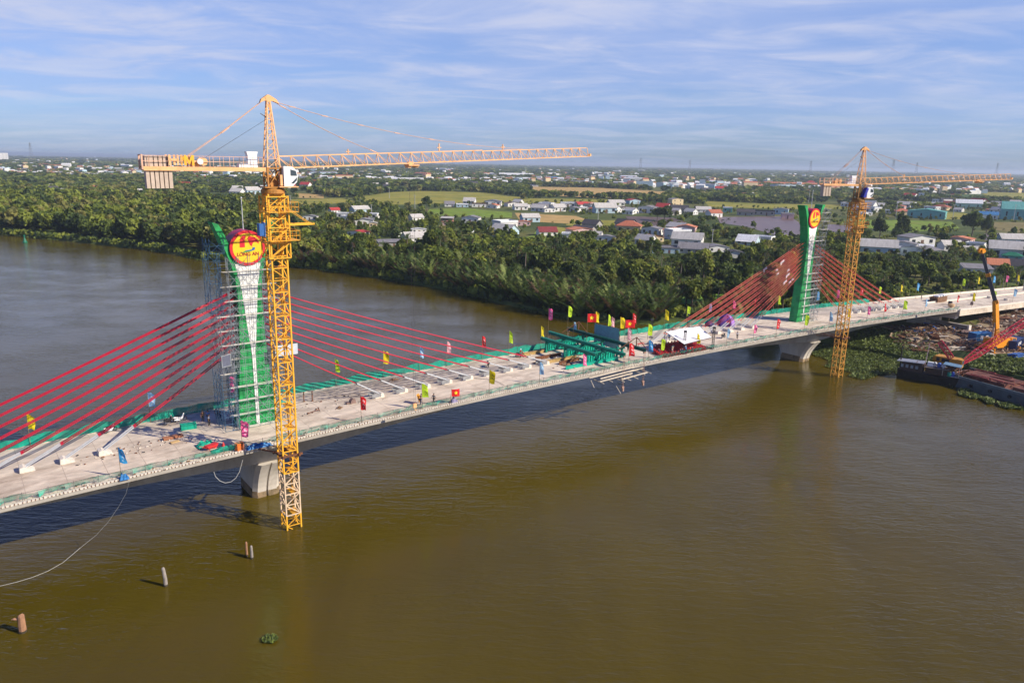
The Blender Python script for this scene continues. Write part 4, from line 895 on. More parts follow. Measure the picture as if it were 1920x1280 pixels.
# ------------------------------------------------------------------ motorbikes
def motorbike(s, w, rz, bodyc, label):
    z = zt(s, w); rt = empty('motorbike', bw(s, w, z + .02), AXA + rz, label, 'motorbike')
    ty = mat('tyre_rubber', (.02, .02, .02), .8)
    for x, nm in ((-.62, 0), (.62, 1)):
        a = MB(); n_ = 20; ring = [(x + .27 * math.cos(2 * math.pi * i / n_), 0, .3 + .27 * math.sin(2 * math.pi * i / n_)) for i in range(n_ + 1)]; a.tube(ring, .045, 6, False); wh = a.build('wheel', ty, rt)
        q = MB(); q.lathe((x, 0, .3), [(.06, -.05), (.06, .05)], 8, 'y')
        for i in range(6): q.bar((x, 0, .3), (x + .24 * math.cos(i * math.pi / 3), 0, .3 + .24 * math.sin(i * math.pi / 3)), .02)
        q.build('rim', mat('rim_alloy', (.5, .5, .5), .3, .8), wh)
    b = MB(); b.prism([(-.85, .62), (-.55, .45), (-.2, .30), (.2, .30), (.38, .55), (.52, .98), (.40, 1.0), (.25, .62), (-.1, .60), (-.4, .74), (-.85, .78)], -.10, .10); b.box((0, 0, .38), (.35, .26, .25)); b.build('body', bodyc, rt)
    b = MB(); b.prism([(-.75, .80), (-.8, .86), (-.2, .84), (.12, .74), (.1, .68), (-.2, .72)], -.12, .12); b.build('seat', ty, rt)
    b = MB(); b.tube([(.62, 0, .3), (.44, 0, 1.0)], .035, 6); b.tube([(.36, -.32, 1.06), (.44, -.1, 1.0), (.44, .1, 1.0), (.36, .32, 1.06)], .022, 6); b.build('handlebar', ty, rt)
    b = MB(); b.lathe((.50, 0, .93), [(.03, 0), (.08, .04), (.08, .12), (.04, .16)], 10); b.build('headlight', wht, rt)
    b = MB(); b.tube([(-.75, -.14, .35), (-.2, -.14, .25), (.1, -.1, .25)], [.05, .045, .02], 6); b.build('exhaust', mat('rim_alloy', ()), rt); return rt
motorbike(-8.2, -6.6, R(5), wht, 'white motorbike parked by the far netting, nearest the group of people')
motorbike(-9.7, -6.4, R(35), mat('black_paint', (.03, .03, .035), .3), 'black motorbike parked directly beside the white motorbike')
motorbike(-16.6, -7.9, R(20), wht, 'white motorbike parked alone at the far netting behind the cables')
motorbike(50.6, -6.4, R(-30), mat('red_paint', (.45, .02, .02), .3), 'red motorbike with a rider behind the last cable before the steel beams')
person(50.5, -6.4, R(-30) - R(90) + R(180), 'sit', 'red', 'grey', 'rider in red sitting on the motorbike before the steel beams', (helw, helm), -.02)
motorbike(41.9, -4.3, R(60), mat('black_paint', ()), 'small black motorbike parked between the cable anchors')
motorbike(96.6, 3.6, R(10), mat('black_paint', ()), 'dark motorbike parked right of the white canopy')
# ------------------------------------------------------------------ form travellers at midspan
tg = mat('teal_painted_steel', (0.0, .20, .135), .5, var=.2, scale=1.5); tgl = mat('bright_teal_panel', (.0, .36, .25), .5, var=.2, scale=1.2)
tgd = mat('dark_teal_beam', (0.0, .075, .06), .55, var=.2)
tr = empty('form_traveller', bw(61, 0, 10.55), AXA, 'teal steel form traveller with three long cross beams standing on the deck at midspan', 'form traveller')
lz = lambda z: z - 10.55; lp = lambda z: lz(z + 1.15)
def ibeam(b, p, q, w=.3, h=.55):
    p = Vector(p); q = Vector(q); up = Vector((0, 0, 1)); b.bar(p + up * h / 2, q + up * h / 2, w, .06); b.bar(p - up * h / 2, q - up * h / 2, w, .06); b.bar(p, q, .08, h)
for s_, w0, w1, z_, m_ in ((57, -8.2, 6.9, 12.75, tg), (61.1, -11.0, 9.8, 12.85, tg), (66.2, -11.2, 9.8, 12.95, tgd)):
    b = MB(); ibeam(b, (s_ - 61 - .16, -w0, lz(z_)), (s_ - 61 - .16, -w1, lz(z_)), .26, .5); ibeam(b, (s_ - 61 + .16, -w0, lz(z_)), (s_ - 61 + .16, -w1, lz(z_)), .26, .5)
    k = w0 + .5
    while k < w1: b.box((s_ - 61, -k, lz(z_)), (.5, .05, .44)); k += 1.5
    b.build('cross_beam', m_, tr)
for w_ in (-6.6, -1.3, 4.1):
    b = MB(); x0, x1 = -3.6, 3.4
    b.box(((x0 + x1) / 2, -w_, lz(11.35)), (x1 - x0, .12, 1.15))
    x = x0 + .3
    while x < x1: b.box((x, -w_, lz(11.35)), (.14, .46, 1.15)); x += .62
    b.bar((x0 - .2, -w_, lz(11.98)), (x1 + .2, -w_, lz(11.98)), .5, .12); b.bar((x0 - .2, -w_, lz(10.75)), (x1 + .2, -w_, lz(10.75)), .5, .12)
    b.build('ribbed_panel', tgl, tr)
    b = MB()
    for x in (-4.1, .1, 3.9, 5.2): b.bar((x, -w_, lz(10.3)), (x, -w_, lz(12.6)), .3, .3); b.box((x, -w_, .02), (.6, .5, .22))
    b.bar((-4.1, -w_, lz(10.7)), (.1, -w_, lz(12.5)), .16); b.bar((5.2, -w_, lz(10.7)), (0.1, -w_, lz(12.6)), .16); b.bar((-4.2, -w_ - .5, lz(12.4)), (5.3, -w_ - .5, lz(12.4)), .2, .26)
    b.build('leg_frame', tg, tr)
b = MB()
for (xa, wa, xb, wb) in ((-4, -6.6, 0, -1.3), (-4, 4.1, 0, -1.3), (5.2, -6.6, .1, -1.3), (5.2, 4.1, .1, -1.3), (-4, -1.3, 0, 4.1), (0, -6.6, 4, -1.3)): b.bar((xa, -wa, lz(11.9)), (xb, -wb, lz(12.3)), .14)
for i in range(26):
    x = rng.uniform(-4, 4.5); w_ = rng.uniform(-7, 5); b.bar((x, -w_, lz(rng.uniform(11.6, 12.6))), (x + rng.uniform(-1.2, 1.2), -w_ + rng.uniform(-1, 1), lz(rng.uniform(11.8, 12.7))), .12)
b.build('bracing', tgl, tr)
b = MB()
for wa in (-8, 7.6):
    b.bar((5.2, -wa, lz(13.2)), (5.2, -wa, lz(14.9)), .14); b.bar((5.2, -wa, lz(14.9)), (5.2, -wa - 2.6, lz(13.2)), .1); b.bar((5.2, -wa, lz(14.9)), (5.2, -wa + 2.2, lz(13.2)), .1); b.bar((5.2, -wa, lz(14.9)), (1.5, -wa + .6, lz(13.1)), .09)
b.build('stayed_strut', rust, tr)
hangm = mat('pinkish_rusted_bar', (.36, .22, .17), .7, var=.3); palew = mat('weathered_timber', (.55, .48, .38), .85, var=.25, scale=2)
for s_, w_, zb in ((61.1, 9.7, 6.6), (66.2, 9.7, 6.8), (61.1, -10.8, 6.8), (66.2, -11, 6.8)):
    b = MB()
    for dx in (-.16, .16): b.tube([(s_ - 61 + dx, -w_, lz(12.7)), (s_ - 61 + dx, -w_, lz(zb))], .035, 6)
    b.box((s_ - 61, -w_, lz(12.5)), (.5, .3, .25)); b.box((s_ - 61, -w_, lz(zb + .3)), (.5, .3, .3)); b.box((s_ - 61 + .1, -w_, lz(zb - .1)), (.3, .24, .7))
    b.build('hanger_rods', hangm, tr)
for i, (x0, x1, w_, z_) in enumerate(((-8.0, 2.8, 10.1, 8.75), (-6.3, 1.6, 10.9, 8.0), (-5.8, 2.6, 10.5, 8.35), (-1.6, 4.6, 11.4, 7.75), (-1.0, 5.6, 10.8, 7.5), (-.6, 6.2, 10.3, 7.3), (-3.2, 5.8, 9.6, 8.0))):
    b = MB(); b.bar((x0, -w_ + .45, lp(z_)), (x1, -w_ + .55, lp(z_ + .25)), .22, .16); b.build('platform_beam', palew, tr)
b = MB()
for x in (-6, -4, -1, 1.5, 4, 5.6): b.bar((x, -8.6, lp(7.9)), (x + .2, -11.0, lp(7.7)), .12, .12)
for x in (-1.2, 0.4, 2.2): b.bar((x, -8.6, lp(7.5)), (x, -11.3, lp(7.35)), .2, .05)
b.bar((-7.6, -9.6, lz(9.4)), (-7.3, -10.2, lz(8.2)), .12); b.bar((-2, -10.2, lz(7.6)), (-1.2, -10.6, lz(6.2)), .1)
b.build('platform_joists', palew, tr)
# rails and beams lying on deck under the traveller
for nm, s0_, s1_, w0, w1, m_, lab in (('rail_beam', 52.1, 64.5, 4.6, 4.9, tgl, 'bright teal rail beam lying nearest the deck edge under the traveller'), ('rail_beam', 50.6, 58.5, -.1, .1, mat('yellow_brown_beam', (.40, .27, .10), .7, var=.25), 'yellowish steel beam lying in front of the traveller at mid deck'),
        ('rail_beam', 51.5, 57.5, -3.1, -3.0, rust, 'rusty beam lying on the deck between two yellowish beams'), ('rail_beam', 50.0, 56.5, -6.9, -6.8, mat('yellow_brown_beam', ()), 'yellowish steel beam lying beside the motorbike rider'), ('rail_beam', 53, 58, 1.8, 1.5, rust, 'rusty beam lying behind the bright teal rail beam')):
    b = MB(); L = s1_ - s0_; ibeam(b, (0, 0, .28), (L, -(w1 - w0), .28), .32, .5); o = b.build(nm, m_, loc=bw(s0_, w0, zt(s0_, w0) + .03)); o.rotation_euler = (0, 0, AXA); tag(o, lab, 'steel beam')
    c = MB(); [c.box((L * t_, -(w1 - w0) * t_, .05), (.2, .7, .14)) for t_ in (.15, .5, .85)]; c.build('sleeper', palew, o)
# blue sheet hoarding behind the beams
pa = onplane(1115, 606, bw(68), AX); pb = onplane(1161, 616, bw(68), AX); wa, wb = sw(pa)[1], sw(pb)[1]
hb = empty('sheet_hoarding', bw(68, 0, zt(68, 0)), AXA, 'tall hoarding of blue grey corrugated sheets standing behind the dark teal beam', 'hoarding')
nsh = 5; shm_ = mat('blue_grey_sheet', (.16, .32, .40), .5, .2, var=.15)
for i in range(nsh):
    y0, y1 = -(wa + (wb - wa) * i / nsh), -(wa + (wb - wa) * (i + 1) / nsh); b = MB(); n_ = 10; zb_ = .6; zt_ = pa.z - zt(68, 0) - (pa.z - pb.z) * i / nsh
    pts_ = [((k % 2) * .05, y0 + (y1 - y0) * k / n_) for k in range(n_ + 1)]
    for x, y in pts_: b.v += [(x, y, zb_), (x, y, zt_), (x + .03, y, zb_), (x + .03, y, zt_)]
    for k in range(n_): a_ = 4 * k; b.f += [(a_, a_ + 4, a_ + 5, a_ + 1), (a_ + 2, a_ + 3, a_ + 7, a_ + 6), (a_ + 1, a_ + 5, a_ + 7, a_ + 3)]; b.m += [0] * 3
    b.build('sheet', shm_, hb)
b = MB(); 
for w_ in (wa, (wa + wb) / 2, wb): b.bar((.15, -w_, 0), (.15, -w_, 3.6), .1); b.bar((.15, -w_, 2.6), (1.4, -w_, 0), .08)
b.build('support_frame', dark, hb)

# ------------------------------------------------------------------ canopy, chairs, dome tent
canm = mat('white_canvas', (.82, .82, .84), .7, var=.05, trans=.15)
cn = [gnd(1247, 621, 14.3), gnd(1311, 611, 14.3), gnd(1335, 632, 12.6), gnd(1283, 645, 12.6)]
cr_ = empty('event_canopy', bw(85, 5, zt(85, 5)), 0, 'white canvas canopy on truss posts above red chairs', 'canopy'); o0 = cr_.location
b = MB(); n_ = 10
for i in range(n_ + 1):
    for j in range(n_ + 1):
        u_, v_ = i / n_, j / n_; p_ = (cn[0].lerp(cn[1], u_)).lerp(cn[3].lerp(cn[2], u_), v_); b.v.append(tuple(p_ - o0 - Vector((0, 0, .35 * math.sin(math.pi * u_) * math.sin(math.pi * v_) + .05 * math.sin(9 * u_)))))
for i in range(n_):
    for j in range(n_): a_ = i * (n_ + 1) + j; b.f.append((a_, a_ + 1, a_ + n_ + 2, a_ + n_ + 1)); b.m.append(0)
b.build('canvas_roof', canm, cr_, smooth=True)
b = MB()
for p_, q_ in zip(cn, cn[1:] + cn[:1]): b.tube([p_ - o0 - Vector((0, 0, .05)), q_ - o0 - Vector((0, 0, .05))], .05, 6)
b.build('edge_truss', dark, cr_)
for p_ in [cn[0], cn[1]]:
    s_, w_ = sw(p_); b = MB(); b.tube([p_ - o0, Vector((p_.x, p_.y, zt(s_, w_))) - o0], .06, 6); b.build('canopy_post', dark, cr_)
for s_, w_, ht in ((78.6, 8.3, 4.3), (86.8, 8.6, 4.2), (83.5, -4.6, 3.6), (96.0, -5.4, 3.4)):
    b = lattice_section(.36, ht / 3, .05, .03); v0 = list(b.v); f0 = list(b.f)
    for k in (1, 2): b.add([(x, y, z + ht / 3 * k) for x, y, z in v0], f0)
    b.box((0, 0, .04), (.8, .8, .08)); b.box((0, 0, ht + .1), (.5, .5, .35)); b.build('truss_post', mat('black_truss', (.05, .05, .055), .5, .3), cr_, loc=bw(s_, w_, zt(s_, w_) + .01) - o0)
redp = mat('red_plastic', (.36, .015, .02), .45, var=.15, objvar=.2)
b = MB(); b.box((0, 0, .43), (.42, .42, .04)); b.prism([(-.21, .45), (.21, .45), (.19, .82), (-.19, .82)], .19, .225)
for x in (-.19, .19):
    for y in (-.19, .19): b.bar((x, y, 0), (x * .9, y * .9, .43), .035)
    b.bar((x * 1.1, -.15, .64), (x * 1.1, .2, .66), .04); b.bar((x * 1.1, -.15, .43), (x * 1.1, -.15, .64), .03)
ch0 = b.build('plastic_chair', redp); first = True
for r_ in range(9):
    for k in range(14):
        s_ = 72.6 + k * .92 + r_ * .35; w_ = 8.35 - r_ * .72
        if rng.random() < .08: continue
        o = ch0 if first else ch0.copy()
        if not first: COL.objects.link(o)
        first = False; o.location = bw(s_, w_, zt(s_, w_) + .02); o.rotation_euler = (0, 0, AXA + rng.uniform(-.08, .08)); tag(o, 'red plastic chair standing in the rows beside the white canopy', 'chair', 'red plastic chairs in rows')
for k in range(12):
    s_ = 74 + rng.random() * 10; w_ = 8.35 - rng.randint(0, 8) * .72
    person(s_, w_, R(180), 'sit', rng.choice(['red', 'navy', 'white']), 'navy', 'person seated among the rows of red chairs beside the canopy', None, -.33, 'people seated on the red chairs')
cp = MB(); cp.box((0, 0, 0), (14.0, 6.4, .02)); o = cp.build('red_carpet', mat('red_carpet', (.12, .012, .025), .95, var=.2), loc=bw(80.2, 5.2, zt(80, 5.2) + .05)); o.rotation_euler = (0, 0, AXA); tag(o, 'dark red carpet spread under the rows of red chairs', 'carpet')
tb = MB(); tb.box((0, 0, .74), (1.6, .6, .05)); [tb.bar((x, y, 0), (x, y, .74), .05) for x in (-.75, .75) for y in (-.25, .25)]
o = tb.build('long_table', mat('red_cloth', (.55, .02, .02), .8), loc=bw(75.0, .4, zt(75, 0) + .02)); o.rotation_euler = (0, 0, AXA); tag(o, 'small red table left of the canopy behind the people', 'table')
dm = empty('dome_tent', bw(108.8, -5.0, zt(109, -5) + .02), AXA, 'purple dome tent standing on the far side of the deck behind the cables', 'tent')
for i in range(10):
    b = MB(); a0, a1 = 2 * math.pi * i / 10, 2 * math.pi * (i + 1) / 10; n_ = 6
    for j in range(n_ + 1):
        e = math.pi / 2 * j / n_
        for a_ in (a0, (a0 + a1) / 2, a1): r_ = 2.1 * math.cos(e) * (1 if a_ != (a0 + a1) / 2 else .97); b.v.append((r_ * math.cos(a_), r_ * math.sin(a_), 2.5 * math.sin(e)))
    for j in range(n_):
        for k in range(2): a_ = j * 3 + k; b.f.append((a_, a_ + 1, a_ + 4, a_ + 3)); b.m.append(0)
    b.build('gore_panel', [mat('deep_purple_fabric', (.10, .015, .16), .7), mat('lilac_fabric', (.32, .16, .50), .7)][i % 2], dm)
b = MB(); b.lathe((0, 0, 2.48), [(.25, 0), (.1, .15), (.02, .3)], 10); b.build('dome_cap', mat('lilac_fabric', ()), dm)
o = MB(); o.lathe((0, 0, 0), [(.75, 0), (.95, .4), (.7, .9), (.25, 1.15)], 12); o = o.build('covered_heap', mat('dark_violet_sheet', (.05, .03, .12), .7, var=.3), loc=bw(104.5, -6.5, zt(104, -6.5) + .02)); tag(o, 'dark violet covered heap left of the purple dome tent', 'heap')

# ------------------------------------------------------------------ loose things on the deck
def place(b, name, m, s, w, rz, label, cat, group=None, dz=.02):
    z = zt(s, w) if s < 194 else zd(194) - (s - 194) * .048
    o = b.build(name, m, loc=bw(s, w, z + dz)); o.rotation_euler = (0, 0, AXA + rz); return tag(o, label, cat, group)
def rag(nx, ny, sx, sy, h, seed):
    b = MB()
    for i in range(nx + 1):
        for j in range(ny + 1):
            u_, v_ = i / nx - .5, j / ny - .5; e = max(0, 1 - (2 * abs(u_)) ** 3) * max(0, 1 - (2 * abs(v_)) ** 3)
            b.v.append((u_ * sx, v_ * sy, h * e * (.55 + .9 * mnoise.noise(Vector((u_ * 4 + seed, v_ * 4, seed)))) + .03))
    for i in range(nx):
        for j in range(ny): a_ = i * (ny + 1) + j; b.f.append((a_, a_ + 1, a_ + ny + 2, a_ + ny + 1)); b.m.append(0)
    return b
teal = mat('teal_sheet', (.0, .30, .2), .75, var=.3, scale=2)
def crate(b, x, y, z):
    b.box((0, 0, z / 2), (x, y, z)); [b.bar((sx * x / 2, sy * y / 2, 0), (sx * x / 2, sy * y / 2, z + .06), .07) for sx in (-1, 1) for sy in (-1, 1)]; b.bar((-x / 2, -y / 2 - .03, z * .9), (x / 2, -y / 2 - .03, z * .9), .07); return b
place(crate(MB(), 1.9, .8, .75), 'site_crate', teal, -8.1, -2.7, R(-6), 'teal crate standing in front of the parked motorbikes', 'crate')
place(rag(12, 8, 2.2, 1.4, .9, 3), 'netting_heap', teal, -7.9, 4.7, R(5), 'small teal netting heap near the near edge, left of the pylon foot', 'netting heap')
place(rag(14, 6, 3.4, 1.2, .5, 8), 'netting_heap', teal, -6.2, 7.4, R(-3), 'low teal netting heap beside the small red trolley', 'netting heap')
place(rag(10, 6, 3.0, 1.2, .5, 5), 'netting_heap', teal, 5.6, -5.6, R(-3), 'teal netting heap right of the yellow crane mast on the deck', 'netting heap')
place(rag(12, 6, 3.4, .9, .7, 15), 'tarpaulin', mat('blue_tarp', (.02, .15, .38), .6, var=.3), -2.6, 9.0, 0, 'blue and teal tarpaulin bundled on the near edge above the pier', 'tarpaulin')
place(rag(10, 8, 1.0, .9, .9, 25), 'water_bag', mat('blue_tarp', ()), -18.0, 9.15, 0, 'blue sack hanging on the near netting by the first flag', 'sack')
place(rag(10, 8, 1.2, 1.0, .9, 35), 'sack', mat('purple_grey_sack', (.22, .2, .33), .8, var=.2), 26.6, 8.6, 0, 'purple grey sack leaning on the near netting', 'sack')
b = MB(); b.box((0, 0, .5), (.9, .6, .75)); b.box((0, 0, .95), (.95, .65, .1)); b.bar((-.4, -.31, .1), (.4, -.31, .9), .06); place(b, 'generator', mat('orange_paint', (.75, .17, .03), .5, var=.15), -4.9, 8.7, R(15), 'orange generator box on the deck edge left of the yellow crane', 'generator')
b = MB(); b.prism([(-.6, .3), (.6, .3), (.8, .65), (-.8, .65)], -.35, .35); b.bar((-.7, -.3, .5), (-1.5, -.3, .75), .05); b.bar((-.7, .3, .5), (-1.5, .3, .75), .05); b.lathe((.5, 0, .2), [(.2, -.05), (.2, .05)], 12, 'y'); b.bar((-.5, .3, 0), (-.5, .3, .4), .05); b.bar((-.5, -.3, 0), (-.5, -.3, .4), .05)
place(b, 'wheelbarrow', mat('red_painted_metal', (.55, .03, .03), .5), -7.6, 6.3, R(20), 'small red wheelbarrow left of the orange generator', 'wheelbarrow')
b = MB(); b.lathe((0, 0, 0), [(.35, 0), (.3, .1), (.08, .75), (.05, .8)], 10); place(b, 'marker_cone', mat('red_painted_metal', ()), -6.3, 6.8, 0, 'red cone beside the wheelbarrow', 'cone')
b = MB(); [b.bar((-1.2, y, .08 + .09 * k), (1.2, y + .05 * k, .08 + .09 * k), .22, .08) for k in range(3) for y in (-.25, .05, .3)]; place(b, 'plank_pile', mat('brick_red_wood', (.36, .15, .08), .8, var=.25), -10.6, -.2, R(2), 'reddish brown plank pile on the open deck left of the pylon', 'planks')
b = MB(); [b.bar((-.5, y, .08), (.6, y + .1, .1), .14, .1) for y in (-.25, 0, .2)]; place(b, 'plank_pile', mat('ochre_wood', (.48, .33, .16), .8, var=.25), -10.8, 1.4, R(8), 'short ochre planks in front of the reddish plank pile', 'planks')
for i, (s_, w_) in enumerate(((8.6, -4.4), (9.7, -3.9))):
    b = MB(); b.bar((0, 0, 0), (0, 0, 1.5), .12, .12); b.box((0, 0, .03), (.3, .3, .06)); b.box((0, 0, 1.48), (.2, .2, .04)); place(b, 'steel_stub', rust, s_, w_, 0, ('left', 'right')[i] + ' one of two rusty upright steel stubs on the deck behind the crane', 'steel post')
b = MB(); b.bar((-.9, 0, .12), (.9, .1, .2), .08, .08); b.bar((.85, -.2, .1), (.95, .4, .4), .1, .1); b.box((-.9, 0, .1), (.2, .35, .1)); place(b, 'steel_bracket', rust, 7.8, 1.2, R(8), 'long rusty steel bracket lying between crane and red flag', 'bracket')
b = MB(); b.prism([(-.5, 0), (.5, 0), (.35, .6), (0, .75), (-.3, .5)], -.3, .3); b.box((-.7, .1, .12), (.5, .4, .22)); place(b, 'hydraulic_jack', mat('brown_grey_metal', (.2, .13, .11), .6, var=.3), 14.0, .6, R(8), 'brownish jack block standing on the deck left of the first right anchor', 'jack')
cl = rag(8, 8, .9, 1.2, .5, 44); place(cl, 'orange_cloth', mat('orange_cloth', (.8, .35, .04), .8, trans=.2), 22.0, 6.2, R(40), 'orange cloth held up by the person in navy trousers', 'cloth', dz=.9).rotation_euler.x = R(70)
for i in range(16):       # strands laid on the deck
    w_ = -7.6 + i * .36; s0_ = 6 + rng.uniform(0, 9); s1_ = s0_ + rng.uniform(14, 34); b = MB(); n_ = 8; sgn = rng.uniform(-.4, .4)
    b.tube([(0 + (s1_ - s0_) * k / n_, sgn * math.sin(3 * k / n_) + .12 * mnoise.noise(Vector((k * 1.3, i, 0))), zt(s0_ + (s1_ - s0_) * k / n_, w_) - zt(s0_, w_)) for k in range(n_ + 1)], .018, 4)
    place(b, 'steel_strand', mat('strand_steel', (.16, .13, .12), .6, .4), s0_, w_, 0, 'long grey steel strand laid along the deck beside the midspan cable anchors', 'steel strand', 'strands laid along the deck', .05)
b = MB(); b.tube([(0, 0, .05), (1.2, -1.2, .05), (2.6, -1.6, .06), (3.9, -3.4, .05), (4.4, -5.4, .05), (4.0, -7.6, .05)], .03, 5); place(b, 'power_cable', dark, 33.2, -1.0, R(3), 'thin black cable snaking from the anchors to the near edge', 'cable')
for i in range(26):      # anchor bars along the deck left of the pylon and dirt heaps
    pass
for (s_, w_, sx, lab) in ((5.4, -1.6, 1.5, 'brown dirt patch on the deck just right of the crane mast'), (24.8, -6.6, 1.0, 'small dark dirt patch beside the netting behind the second cable'), (54.2, 2.6, 1.6, 'brown heap of rubble in front of the teal rail beam'), (50.6, -1.4, 1.2, 'brown heap of rubble beside the last anchor'), (11.6, 1.5, .7, 'little dark heap of dirt on the deck left of the red flag')):
    place(rag(10, 10, sx * 1.4, sx, .35, s_), 'dirt_heap', mat('brown_dirt', (.20, .12, .07), .95, var=.4, scale=4), s_, w_, rng.random(), lab, 'dirt heap', dz=.0)
rb = MB()
for i in range(300):
    k = rng.random()
    s_, w_ = (rng.uniform(-24, 12), rng.uniform(7.6, 9.2)) if k < .45 else ((rng.uniform(-22, -8), rng.uniform(-1.5, 2.5)) if k < .7 else ((rng.uniform(4, 20), rng.uniform(-4, 2)) if k < .85 else (rng.uniform(50, 70), rng.uniform(-8, 8))))
    p_ = bw(s_, w_, zt(s_, w_) + .06); a_ = rng.uniform(.05, .15); rb.cm = rng.randint(0, 2); rb.box(p_, (a_ * rng.uniform(1, 3), a_, a_ * .7), Matrix.Rotation(rng.uniform(0, 3), 3, 'Z'))
tag(rb.build('deck_rubble', [rust, kerb_m, dark]), kind='stuff')
# timber stack at the far end of the deck
pt_ = gnd(1761, 552, 8.3); s_, w_ = sw(pt_); st = empty('timber_stack', bw(s_, w_, zd(s_) + .05), AXA, 'large brown timber stack with white sheets on top at the far deck end', 'timber stack')
for k in range(5):
    b = MB(); [b.bar((-3.2 + rng.uniform(-.3, .3), y, .2 + k * .34), (3.2 + rng.uniform(-.3, .3), y, .2 + k * .34), .26, .24) for y in (-1.1, -.55, 0, .55, 1.1)]; b.build('timber_layer', mat('old_brown_timber', (.20, .11, .06), .85, var=.35), st)
for x in (-2, -.4, 1.4, 2.6): b = MB(); b.box((0, 0, 0), (1.0, 1.6, .3)); b.build('white_sack', wht, st, loc=(x, -.2, 1.95))
for px_, py_, lab in ((1783, 560, 'round dark drum lying on the deck at the far end'), ):
    q = gnd(px_, py_, 8.2); s_, w_ = sw(q); b = MB(); b.lathe((0, 0, .6), [(.55, -.5), (.6, -.45), (.6, .45), (.55, .5)], 16, 'y'); place(b, 'steel_drum', dark, s_, w_, R(30), lab, 'drum')
b = MB(); b.box((0, 0, .35), (1.2, .8, .6)); b.box((0, 0, .8), (.8, .6, .3)); place(b, 'mixing_machine', mat('brown_grey_metal', ()), 213, 5.4, R(20), 'small dark machine on the approach span near its parapet', 'machine')
# lamp-like round stands below the far deck edge skipped; hoses over the edge
ropem = mat('pale_rope', (.42, .42, .40), .8)
pts_ = []
for px_, py_, z in ((242, 903, 9.4), (236, 925, 7.6), (222, 950, 5.6), (203, 978, 3.6), (180, 1003, 1.9), (150, 1027, .5), (118, 1054, .05), (90, 1070, .04), (60, 1082, .04), (30, 1091, .04), (-30, 1105, .04)): pts_.append(gnd(px_, py_, z))
b = MB(); b.tube(pts_, .022, 5); o = b.build('mooring_rope', ropem, loc=(0, 0, 0)); tag(o, 'pale rope hanging from the deck edge and floating off to the left on the water', 'rope')
pts_ = [onplane(x, y, bw(0, 9.45), NN) for x, y in ((401, 884), (404, 893), (412, 901), (422, 905), (433, 903), (442, 896), (449, 884), (455, 862))]
b = MB(); b.tube(pts_, .035, 5); tag(b.build('hose', ropem), 'white hose looping below the deck edge beside the near pier', 'hose')

ragm = mat('torn_white_sheet', (.55, .47, .48), .8, var=.2)
for k in range(9):
    i_ = k % 8 + 1; sa = 130 - SA[i_]; za = 20.9 + 7.3 * i_ / 8; t_ = .84 - .11 * ((k * 5) % 3) / 2 - .05 * rng.random(); s_ = sa + (128.4 - sa) * t_; z_ = zt(sa, 0) + .55 + (za - zt(sa, 0) - .55) * t_
    b = MB(); L_ = rng.uniform(.5, 1.3); b.add([(0, -.1, .1), (L_, -.12, .1 + L_ * .55), (L_ * .95, -.2, -.3 + L_ * .5), (L_ * .7, .1, -.1), (L_ * .5, .15, -.75), (L_ * .25, 0, -.3), (0, -.1, -.5)], [(0, 1, 2, 3), (0, 3, 4, 5), (0, 5, 6)]); b.tube([(0, 0, 0), (L_, 0, L_ * .55)], .085, 5)
    o = b.build('torn_sheeting', ragm, loc=bw(s_, .4, z_)); o.rotation_euler = (0, 0, AXA); tag(o, 'scrap of torn white sheeting wrapped on the cables left of the far pylon', 'sheeting', 'torn sheeting on the far cables')
# ------------------------------------------------------------------ things in the river
wood = mat('wet_timber', (.30, .16, .09), .8, var=.3, scale=2); woodg = mat('grey_timber', (.27, .24, .21), .8, var=.3)
for px_, yt, yb, r_, m_, lab in ((43, 1150, 1184, .36, wood, 'thick broken brown timber pile at the bottom left of the river'), (311, 1063, 1098, .22, woodg, 'grey leaning timber pile midway between the broken pile and the pair'), (463, 1015, 1042, .15, wood, 'reddish pile, left one of the pair in front of the near pier'), (472.5, 1022, 1047, .17, woodg, 'grey pile, right one of the pair in front of the near pier')):
    p_ = gnd(px_, yb, 0); h_ = onplane(px_, yt, p_, facing(p_)).z; b = MB()
    b.tube([(0, 0, -1), (0, 0, h_ * .4), (rng.uniform(-.05, .05) - (.12 if r_ == .22 else 0), 0, h_ * .93), (-.02 - (.15 if r_ == .22 else 0), .03, h_)], [r_, r_ * .95, r_ * .8, r_ * .55], 9)
    if r_ > .3: b.tube([(0, 0, h_ * .72), (-.55, -.2, h_ * .80), (-.75, -.2, h_ * .76)], [.14, .12, .08], 6); b.tube([(.08, 0, h_ * .8), (.2, 0, h_ * 1.0)], [.16, .08], 6)
    o = b.build('timber_pile', m_, loc=(p_.x, p_.y, 0)); tag(o, lab, 'timber pile')
    c = MB(); c.tube([(0, 0, -.2), (0, 0, .22)], r_ * 1.06, 9); c.build('tide_band', mat('dark_wet_wood', (.05, .04, .025), .5), o)
p_ = gnd(47, 455, 0); b = MB(); b.lathe((0, 0, 0), [(1.1, -.2), (1.2, .3), (.9, .6), (.35, 2.4), (.3, 3.2)], 12); bo = b.build('channel_buoy', mat('green_buoy_paint', (.01, .14, .08), .5), loc=p_); tag(bo, 'small green channel buoy floating near the far left bank', 'buoy')
b = MB(); b.lathe((0, 0, 3.2), [(.3, 0), (.6, .3), (.05, .9)], 8); b.build('buoy_lantern', mat('green_buoy_paint', ()), bo)

